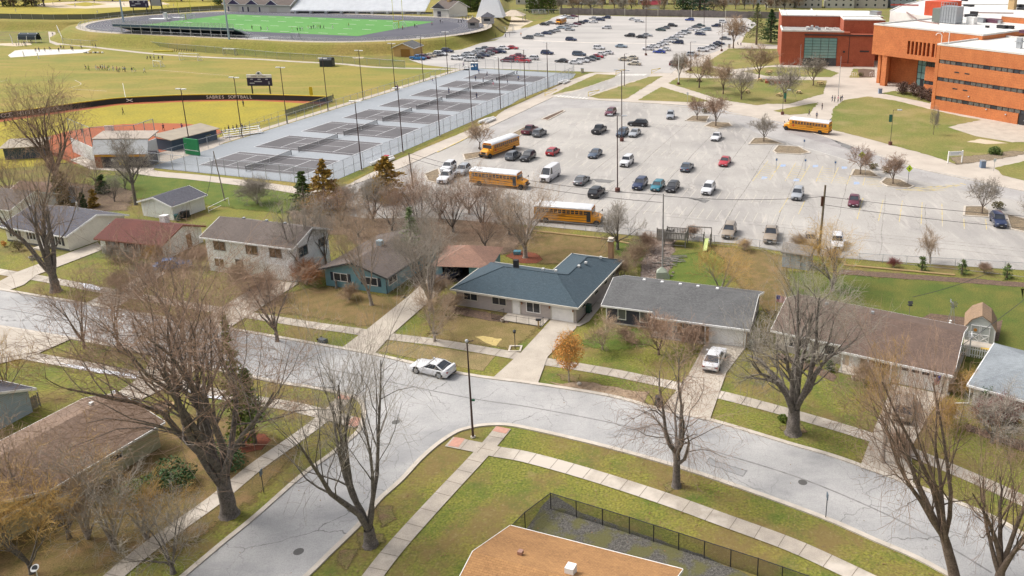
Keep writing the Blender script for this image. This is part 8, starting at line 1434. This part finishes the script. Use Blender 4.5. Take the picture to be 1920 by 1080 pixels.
# far grandstand
A = G(545, 25, TZ); B = G(797, 27, TZ); d = (B - A).normalized(); t = thing('grandstand', 'big silver home grandstand with white press box at the top of the picture', 'grandstand', A, math.atan2(d.y, d.x)); L = (B - A).length
for i in range(13): MB().box(0, L, i * 1.0, i * 1.0 + .99, 1.2 + i * .45 if i else .9, 1.65 + i * .45).build('seat_row', mat('aluminium_seating', (.84, .85, .87), (.76, .77, .79), .4, .6, 0) if i == 0 else bpy.data.materials['aluminium_seating'], t)
for i in range(9): x = 3 + i * (L - 6) / 8; MB().box(x - .6, x + .6, -1.5, -.01, 0, 1.3).build('entry_stair', STEEL, t); MB().box(x + 1, x + (L - 6) / 8 - 1, -.06, -.01, .2, 1.1).build('shade_panel', TRIM, t)
mb = MB()
for z in (8.4, 7.8): mb.tube([(0, 13.1, z), (L, 13.1, z)], .07, 4)
for i in range(40): mb.tube([(i * L / 39, 13.1, 6.5), (i * L / 39, 13.1, 8.4)], .05, 4)
mb.build('railing', STEEL, t); b = MB().box(L * .33, L * .66, 13.2, 17, 6.9, 10.8).build('press_box', WHITE, t)
for i in range(10): x = L * .34 + i * L * .031; MB().box(x, x + L * .02, 13.12, 13.19, 8.3, 9.6).build('window', GLASS, b)
# stadium buildings
def sbuild(px, px2, D, eave, rise, label, gables=(), z=TZ):
    A, B = G(*px, z), G(*px2, z); h = House('stadium_building', label, tuple(A), ang=math.atan2(B.y - A.y, B.x - A.x), W=(B - A).length, D=D, eave=eave, cat='building'); h.gable(flat((.60, .58, .54), .8), SH_BR, rise, over=.8)
    for u in gables:
        MB().yprism([(u - 3.4, eave - .3), (u, eave + 2.0), (u + 3.4, eave - .3)], -.9, -.2).build('gable_front', flat((.05, .04, .10), .8), h.t); MB().tube([(u - 3.6, -.95, eave - .4), (u, -.95, eave + 2.15), (u + 3.6, -.95, eave - .4)], .13, 4).build('gable_trim', WHITE, h.t); MB().box(u - 2.2, u + 2.2, -.05, -.01, .1, 2.4).build('shutter', flat((.5, .47, .42)), h.t)
    return h
h = sbuild((422, 21), (545, 24), 11, 4.0, 3.2, 'long white stadium building with three dark gables', (6, 16.5, 27.5)); [h.door('F', u, .9, 2.4, flat((.04, .04, .1))) for u in (2.2, 10.5, 20)]; h.door('F', 13.5, 1.0, 2.4, flat((.05, .05, .07)))
h = sbuild((813, 31), (842, 33), 13, 4.2, 3.0, 'white concession building with tan roof beyond the track', ()); h.door('F', 3.8, 2.4, 2.6, flat((.04, .04, .06))); MB().yprism([(.2, 4.4), (4, 6.6), (7.8, 4.4)], -1.0, -.3).build('gable_front', flat((.04, .04, .05)), h.t); MB().box(4.5, 6, 5, 6.5, 6.8, 8.4).build('cupola', TANW, h.t)
t = thing('ticket_kiosk', 'small grey hip roofed kiosk at the stadium gate', 'kiosk', G(888, 52, TZ)); MB().box(-2, 2, -2, 2, 0, 2.6).build('wall', flat((.42, .40, .38), .8), t); MB().add([(-2.7, -2.7, 2.5), (2.7, -2.7, 2.5), (2.7, 2.7, 2.5), (-2.7, 2.7, 2.5), (0, 0, 4.6)], [(0, 1, 4), (1, 2, 4), (2, 3, 4), (3, 0, 4), (3, 2, 1, 0)]).build('roof', SH_BR, t); MB().box(-1, 1, -2.06, -2.01, 1.1, 2.1).build('window', GLASS, t)
t = thing('ticket_kiosk', 'second grey kiosk behind the first at the stadium gate', 'kiosk', G(915, 44, TZ)); MB().box(-2.5, 2.5, -2, 2, 0, 3).build('wall', flat((.45, .43, .42), .8), t); MB().add([(-3, -2.7, 3), (3, -2.7, 3), (3, 2.7, 3), (-3, 2.7, 3), (0, 0, 5)], [(0, 1, 4), (1, 2, 4), (2, 3, 4), (3, 0, 4), (3, 2, 1, 0)]).build('roof', SH_DG, t); MB().box(-1.4, 1.4, -2.06, -2.01, 1.2, 2.3).build('window', GLASS, t)
t = thing('white_marquee', 'tall white pyramid shaped tent at the top of the picture', 'tent', G(921, 31, TZ)); MB().add([(-6.5, -5, 0), (6.5, -5, 0), (6.5, 5, 0), (-6.5, 5, 0), (-2.2, -1, 13), (2.2, -1, 13), (2.2, 1, 13), (-2.2, 1, 13), (0, 0, 17)], [(0, 1, 5, 4), (1, 2, 6, 5), (2, 3, 7, 6), (3, 0, 4, 7), (4, 5, 8), (5, 6, 8), (6, 7, 8), (7, 4, 8)]).build('canvas', flat((.82, .84, .88), .6), t)
t = thing('shade_shelter', 'tan roofed open shelter right of the white tent', 'shelter', G(962, 40)); MB().add([(-6, -5, 3), (6, -5, 3), (6, 5, 3), (-6, 5, 3), (-1, 0, 5.6), (1.5, 0, 5.6)], [(0, 1, 5, 4), (1, 2, 5), (2, 3, 4, 5), (3, 0, 4), (3, 2, 1, 0)]).build('roof', mat('tan_canvas', (.55, .46, .36), None, 1, .8), t)
for x in (-5.6, 5.6):
    for y in (-4.6, 4.6): MB().tube([(x, y, 0), (x, y, 3)], .15, 5).build('post', STEEL, t)
for px, lb in (((1012, 27), 'small aluminium bleachers at the far lot corner'), ((950, 62), 'grey wooden ramp stands by the stadium gate')):
    t = thing('bleachers', lb, 'bleachers', G(*px, .05), R(20))
    for i in range(5): MB().box(-4, 4, i * .8, i * .8 + .5, .4 + i * .5, .5 + i * .5).build('seat_plank', (STEEL, WOOD)[px[0] < 1000], t)
    for x in (-3.5, 0, 3.5): MB().tube([(x, 0, 0), (x, 0, .4), (x, 3.4, 2.4), (x, 3.4, 0)], .08, 4).build('frame', STEEL, t)
t = thing('batting_tunnel', 'dark netted batting tunnel with white hoops at the upper left', 'batting cage', G(40, 80))
for x in (0, 3.5, 7): MB().tube([(x, -1.6, 0), (x, -1.4, 2.6), (x, 0, 3.8), (x, 1.4, 2.6), (x, 1.6, 0)], .1, 5).build('hoop', WHITE, t)
MB().add([(0, -1.4, 2.4), (7.4, -1.4, 2.4), (7.4, -1.0, 3.4), (0, -1.0, 3.4), (7.4, .6, 3.9), (0, .6, 3.9), (7.4, 1.6, 1.0), (0, 1.6, 1.0), (7.4, -1.5, 1.3), (0, -1.5, 1.3)], [(9, 8, 1, 0), (0, 1, 2, 3), (3, 2, 4, 5), (5, 4, 6, 7)]).build('net_cover', flat((.03, .045, .06), .8), t)
for px, lb in (((24, 83), 'white bent pole left of the batting tunnel'), ((73, 110), 'white post on the pale gravel pad'), ((46, 107), 'short white post left of the pad post')): t = thing('white_post', lb, 'post', G(*px)); MB().tube([(0, 0, 0), (0, 0, 2.2), (-.5, 0, 4.0)] if px[0] < 40 else [(0, 0, 0), (-.3, 0, 2.0)], .14, 6).build('post', WHITE, t); MB().cyl(0, 0, 0, .1, .3).build('base', KERB, t)
t = thing('team_bags', 'row of pale bags and poles lying at the end of the gravel pad', 'bags', G(176, 100)); rg = random.Random(2)
for i in range(9): MB().ball((-3.6 + i * .85, rg.uniform(-.3, .3), .3), .45, 7, 4, (1, .7, .7)).build('bag', (WHITE, TRIM, WHITE, TANW)[i % 4], t)
t = thing('hurdle_stack', 'yellow hurdles stacked by the green screened fence', 'hurdles', G(306, 97)); MB().box(-3.5, 3.5, -.4, .4, 0, .5).build('mat', flat((.6, .5, .04)), t)
for i in range(9): MB().tube([(4 + i * .9, 0, 0), (4.5 + i * .9, 0, 1.0)], .09, 4).build('hurdle', TRIM, t)
t = thing('pole_vault_mat', 'white padded mat beside the left goalpost', 'mat', G(300, 38, TZ)); MB().box(-4, 4, -2, 2, 0, .8).build('mat', WHITE, t); MB().box(2.2, 3.2, -1, 1, .802, 3.4).build('upright', WHITE, t)
t = thing('long_white_mat', 'narrow white mat on the track behind the left goal', 'mat', G(334, 34, TZ)); MB().box(-3, 3, -1, 1, 0, .4).build('mat', WHITE, t); MB().box(-3.02, -2.2, -1.02, 1.02, .402, .6).build('pad', STEEL, t)
# =============== PEOPLE ===============
SKIN = flat((.42, .25, .17), .6); HAIR = flat((.05, .03, .02), .8)
def skinned(V, E, root=0, sub=1):
    me = bpy.data.meshes.new('s'); me.from_pydata([v[:3] for v in V], E, []); o = bpy.data.objects.new('s', me); COL.objects.link(o); o.modifiers.new('k', 'SKIN'); sk_ = me.skin_vertices[0].data
    for i, v in enumerate(V): sk_[i].radius = (v[3], v[3] * (v[4] if len(v) > 4 else 1)); sk_[i].use_root = i == root
    if sub: m = o.modifiers.new('u', 'SUBSURF'); m.levels = sub; m.render_levels = sub
    bpy.context.view_layer.update(); dg = bpy.context.evaluated_depsgraph_get(); r = bpy.data.meshes.new_from_object(o.evaluated_get(dg)); bpy.data.objects.remove(o); return r
def person_mesh(pose):
    lean, lg, am = pose                                    # forward lean, (footL y, footR y, crouch), ((handL x,y,z),(handR..))
    fl_, fr_, cr = lg; hz = .92 - cr; ty = -math.sin(lean) * .5; tz = math.cos(lean) * .5; V = [(0, 0, hz, .125, .8)]
    ch = (0, ty * .9, hz + tz * .85, .15, .75); nk = (0, ty * 1.12, hz + tz * 1.12, .055); hd = (0, ty * 1.2 - .02, hz + tz * 1.12 + .13, .085); tp = (0, ty * 1.22, hz + tz * 1.12 + .24, .085); V += [(0, ty * .45, hz + tz * .45, .12, .75), ch, nk, hd, tp]; E = [(0, 1), (1, 2), (2, 3), (3, 4), (4, 5)]
    for s, f in ((-1, fl_), (1, fr_)):
        b = len(V); kn = (s * .11, f * .5 - .06 - cr * .5, hz * .52 + .02, .062); V += [(s * .10, 0, hz - .07, .088), kn, (s * .12, f, .09, .042), (s * .125, f - .13, .035, .035)]; E += [(0, b), (b, b + 1), (b + 1, b + 2), (b + 2, b + 3)]
    hands = []
    for s, hnd in zip((-1, 1), am):
        b = len(V); sh = Vector((s * .19, ch[1], ch[2] + .03)); h_ = Vector((s * abs(hnd[0]), hnd[1] + ch[1] * .5, hnd[2] - cr)); el = (sh + h_) / 2 + Vector((s * .04, .05, -.03)); V += [(*sh, .055), (*el, .042), (*h_, .028)]; E += [(2, b), (b, b + 1), (b + 1, b + 2)]
        d = (h_ - el).normalized(); pm = h_ + d * .06; V.append((*pm, .03, .6)); E.append((b + 2, b + 3)); q = d.cross(Vector((0, 0, 1))); q = q.normalized() if q.length > .1 else Vector((0, 1, 0))
        for k, ln in enumerate((.055, .065, .07, .062)): w = (k - 1.5) * .017; a = pm + q * w + d * .02; e = a + d * ln * .6 + Vector((-s * .012, 0, 0)); V += [(*e, .009), (*(e + d * ln * .4 + Vector((-s * .02, 0, 0))), .008)]; E += [(b + 3, len(V) - 2), (len(V) - 2, len(V) - 1)]
        e = h_ + d * .03 + q * -.045; V += [(*e, .011), (*(e + d * .03 - q * .01), .009)]; E += [(b + 2, len(V) - 2), (len(V) - 2, len(V) - 1)]
    me = skinned(V, E); [me.materials.append(None) for _ in range(4 - len(me.materials))]
    for p in me.polygons:
        c = p.center; ax = abs(c.x); i = 0
        if c.z < .09: i = 3
        elif c.z < hz - .02 and ax < .24 and not any((Vector(c) - Vector((s * abs(h_[0]), h_[1] + ch[1] * .5, h_[2] - cr))).length < .16 for s, h_ in zip((-1, 1), am)): i = 2
        elif c.z < nk[2] + .01 and not any((Vector(c) - Vector((s * abs(h_[0]), h_[1] + ch[1] * .5, h_[2] - cr))).length < .13 for s, h_ in zip((-1, 1), am)): i = 1
        p.material_index = i; p.use_smooth = True
    hb = MB().ball((0, tp[1] + .015, tp[2] - .01), .105, 8, 6, (.9, 1, .95)); fc = MB()
    fc.ball((-.035, hd[1] - .085, hd[2] + .06), .012, 5, 4).ball((.035, hd[1] - .085, hd[2] + .06), .012, 5, 4).box(-.012, .012, hd[1] - .11, hd[1] - .08, hd[2] + .0, hd[2] + .05).box(-.025, .025, hd[1] - .092, hd[1] - .08, hd[2] - .035, hd[2] - .025)
    for s in (-1, 1): fc.ball((s * .088, hd[1], hd[2] + .04), .022, 5, 4)
    return me, hb.mesh('hair', HAIR), fc.mesh('face', SKIN)
POSES = {'standing': (.05, (.03, -.02, 0), ((.26, -.03, .82), (.25, -.06, .84))), 'walking': (.1, (.28, -.26, .02), ((.24, -.25, .90), (.24, .2, .86))), 'running': (.3, (.45, -.36, .08), ((.25, -.32, 1.1), (.26, .25, 1.0))), 'bending': (.8, (.2, -.15, .12), ((.2, -.35, .75), (.2, -.3, .7))), 'reaching': (.1, (.15, -.2, .04), ((.22, -.2, .9), (.38, -.25, 1.6))), 'sitting': (.15, (-.42, -.40, .46), ((.2, -.3, 1.05), (.2, -.28, 1.05)))}
PM = {k: person_mesh(v) for k, v in POSES.items()}
CLO = {'black': (.02, .02, .025), 'navy': (.025, .035, .09), 'white': (.66, .66, .66), 'grey': (.22, .23, .25), 'red': (.40, .03, .04), 'purple': (.11, .04, .2), 'blue': (.05, .12, .35), 'pink': (.6, .25, .3), 'orange': (.6, .2, .04), 'tan': (.4, .3, .2), 'green': (.35, .5, .1)}
LEGC = ['black', 'grey', 'navy', 'white']
def person(px, pose, shirt, legs, doing, group, rz=None, z=.03, k=0):
    lb = f'{pose} person in {shirt} top and {legs} bottoms {doing}'
    if len(lb.split()) > 16: lb = f'{pose} person in {shirt} top {doing}'
    t = thing('person', lb, 'person', G(*px, z), rz if rz is not None else (px[0] * 1.7) % 6.28, group); b = bpy.data.objects.new('body', PM[pose][0]); COL.objects.link(b); b.parent = t
    for s, m in zip(b.material_slots, (SKIN, flat(CLO[shirt], .9), flat(CLO[legs], .9), flat((.05, .05, .05)))): s.link = 'OBJECT'; s.material = m
    for n, me in (('hair', PM[pose][1]), ('face', PM[pose][2])): o = bpy.data.objects.new(n, me); COL.objects.link(o); o.parent = t
def crowd(pts, where, group, z=.03, shirts=('black', 'navy', 'grey'), poses=('standing', 'walking'), legs=('black', 'navy', 'grey')):
    for i, px in enumerate(pts): person(px, poses[i % len(poses)], shirts[i % len(shirts)], legs[(i // 2) % len(legs)], f'{ORD[i % 14]} {"more " if i > 13 else ""}{where}', group, z=z)
crowd([(162, 131), (167, 132.5), (181, 132), (185, 132), (189, 131), (193, 131), (197, 132), (201, 132), (205, 132), (213, 133.5), (220, 135), (223, 135.5), (232, 134), (235, 135), (248, 136), (254, 135), (271, 137)], 'of the line of players on the soccer field', 'players in a line on the soccer field', shirts=('navy', 'green', 'white', 'pink', 'black', 'white', 'blue'), poses=('running', 'standing', 'walking', 'bending'), legs=('black', 'white', 'navy'))
crowd([(277, 111), (283, 112), (289, 111), (298, 111.5), (305, 112)], 'of the group by the bags near the soccer goal', 'people by the bags', poses=('sitting', 'bending', 'standing'), shirts=('navy', 'black', 'white'))
crowd([(31, 86), (36, 86.5), (42, 87), (46, 85.5), (49, 87), (59, 82)], 'of the group below the batting tunnel', 'people below the batting tunnel', shirts=('navy', 'white', 'black'))
crowd([(67, 97), (74, 97.5), (85, 98), (95, 94.5), (111, 98), (115, 93), (119, 93), (134, 94), (137, 95.5), (154, 92), (175, 90), (180, 90.5)], 'along the pale gravel pad', 'people on the pale gravel pad', poses=('bending', 'standing', 'walking'), shirts=('black', 'navy'))
person((99.5, 68), 'walking', 'navy', 'grey', 'coming down the path below the terrace', 'people on the paths')
crowd([(30, 23), (100, 10), (141, 13), (177, 6), (175, 12.5), (183, 26), (233, 11), (315, 14), (326, 13)], 'of the white uniformed baseball players', 'baseball players', TZ, ('white',), ('standing', 'running'), ('white', 'grey'))
crowd([(473, 55.5), (490, 57), (502, 58), (548, 59), (558, 58.5), (563, 58.5), (567, 58), (578, 55), (584, 55.5), (588, 54), (592, 54), (597, 54), (601, 54), (607, 54.5), (624, 54.5), (654, 50.5)], 'of the players on the green turf', 'players on the green turf', TZ, ('black', 'navy', 'white', 'green'), ('standing', 'running', 'walking'), ('black', 'white'))
crowd([(755, 56), (778, 52), (782, 52), (810, 48), (826, 44), (830, 43.5)], 'at the right end of the turf', 'people at the right end of the turf', TZ, ('red', 'black', 'white'), ('standing', 'walking'))
crowd([(860, 43), (865, 43), (870, 41), (874, 38), (879, 37), (886, 35), (868, 39)], 'on the plaza beyond the track', 'people beyond the track', TZ, ('black', 'navy', 'white'), ('walking', 'standing'))
crowd([(956, 70), (977, 68), (930, 70), (948, 71)], 'near the stadium gate kiosks', 'people at the stadium gate', .04, ('navy', 'orange', 'black'))
crowd([(232, 215), (457, 200), (11, 237)], 'of the outfielders on the yellow softball outfield', 'softball players', .05, ('black', 'navy'), ('reaching', 'standing', 'walking'), ('black',))
crowd([(307, 245), (342, 245), (328, 255), (155, 253), (207, 252), (135, 271)], 'on the orange softball infield', 'softball players', .05, ('navy', 'purple', 'red', 'navy', 'white'), ('running', 'reaching', 'walking'), ('black', 'grey'))
crowd([(417, 252), (424, 250), (430, 249), (437, 246), (444, 243), (455, 246), (460, 245)], 'of the spectators at the small bleachers', 'spectators at the bleachers', .6, ('black', 'navy'), ('sitting', 'sitting', 'standing'))
crowd([(892, 152), (898, 139), (913, 144), (906, 156), (925, 164), (952, 160), (969, 141.5), (972, 151.5), (842, 175.5), (894, 185), (812, 157)], 'of the tennis players', 'tennis players', .06, ('navy', 'blue', 'black', 'navy', 'pink', 'navy', 'navy', 'blue', 'navy', 'navy', 'purple'), ('standing', 'walking', 'running', 'reaching'), ('black', 'navy', 'white'))
crowd([(869, 126), (743, 171), (625, 188), (746, 170)], 'beside the court fence', 'people beside the court fence', .05, ('purple', 'navy', 'black'), ('walking', 'standing'))
crowd([(1560, 191), (1565, 191.5), (1571, 191), (1576, 191), (1578.5, 190), (1541, 206), (1517, 218), (1531, 223)], 'on the walk between the bus and the entrance', 'people on the entrance walk', .07, ('navy', 'black', 'pink', 'black', 'navy', 'black', 'navy'), ('walking', 'standing'), ('navy', 'black'))
crowd([(1383, 84.5), (1389, 85.5)], 'resting by the tree at the far lot corner', 'people resting by the lot corner', .05, ('black', 'purple'), ('sitting',))
t = thing('batting_screen', 'white framed pitching screen on the softball infield', 'screen', G(207, 252, .05)); MB().box(-1.0, 1.0, -.05, .05, .6, 2.0).build('panel', WHITE, t); MB().tube([(-1, 0, 0), (-1, 0, 2)], .05, 4).tube([(1, 0, 0), (1, 0, 2)], .05, 4).build('frame', STEEL, t)
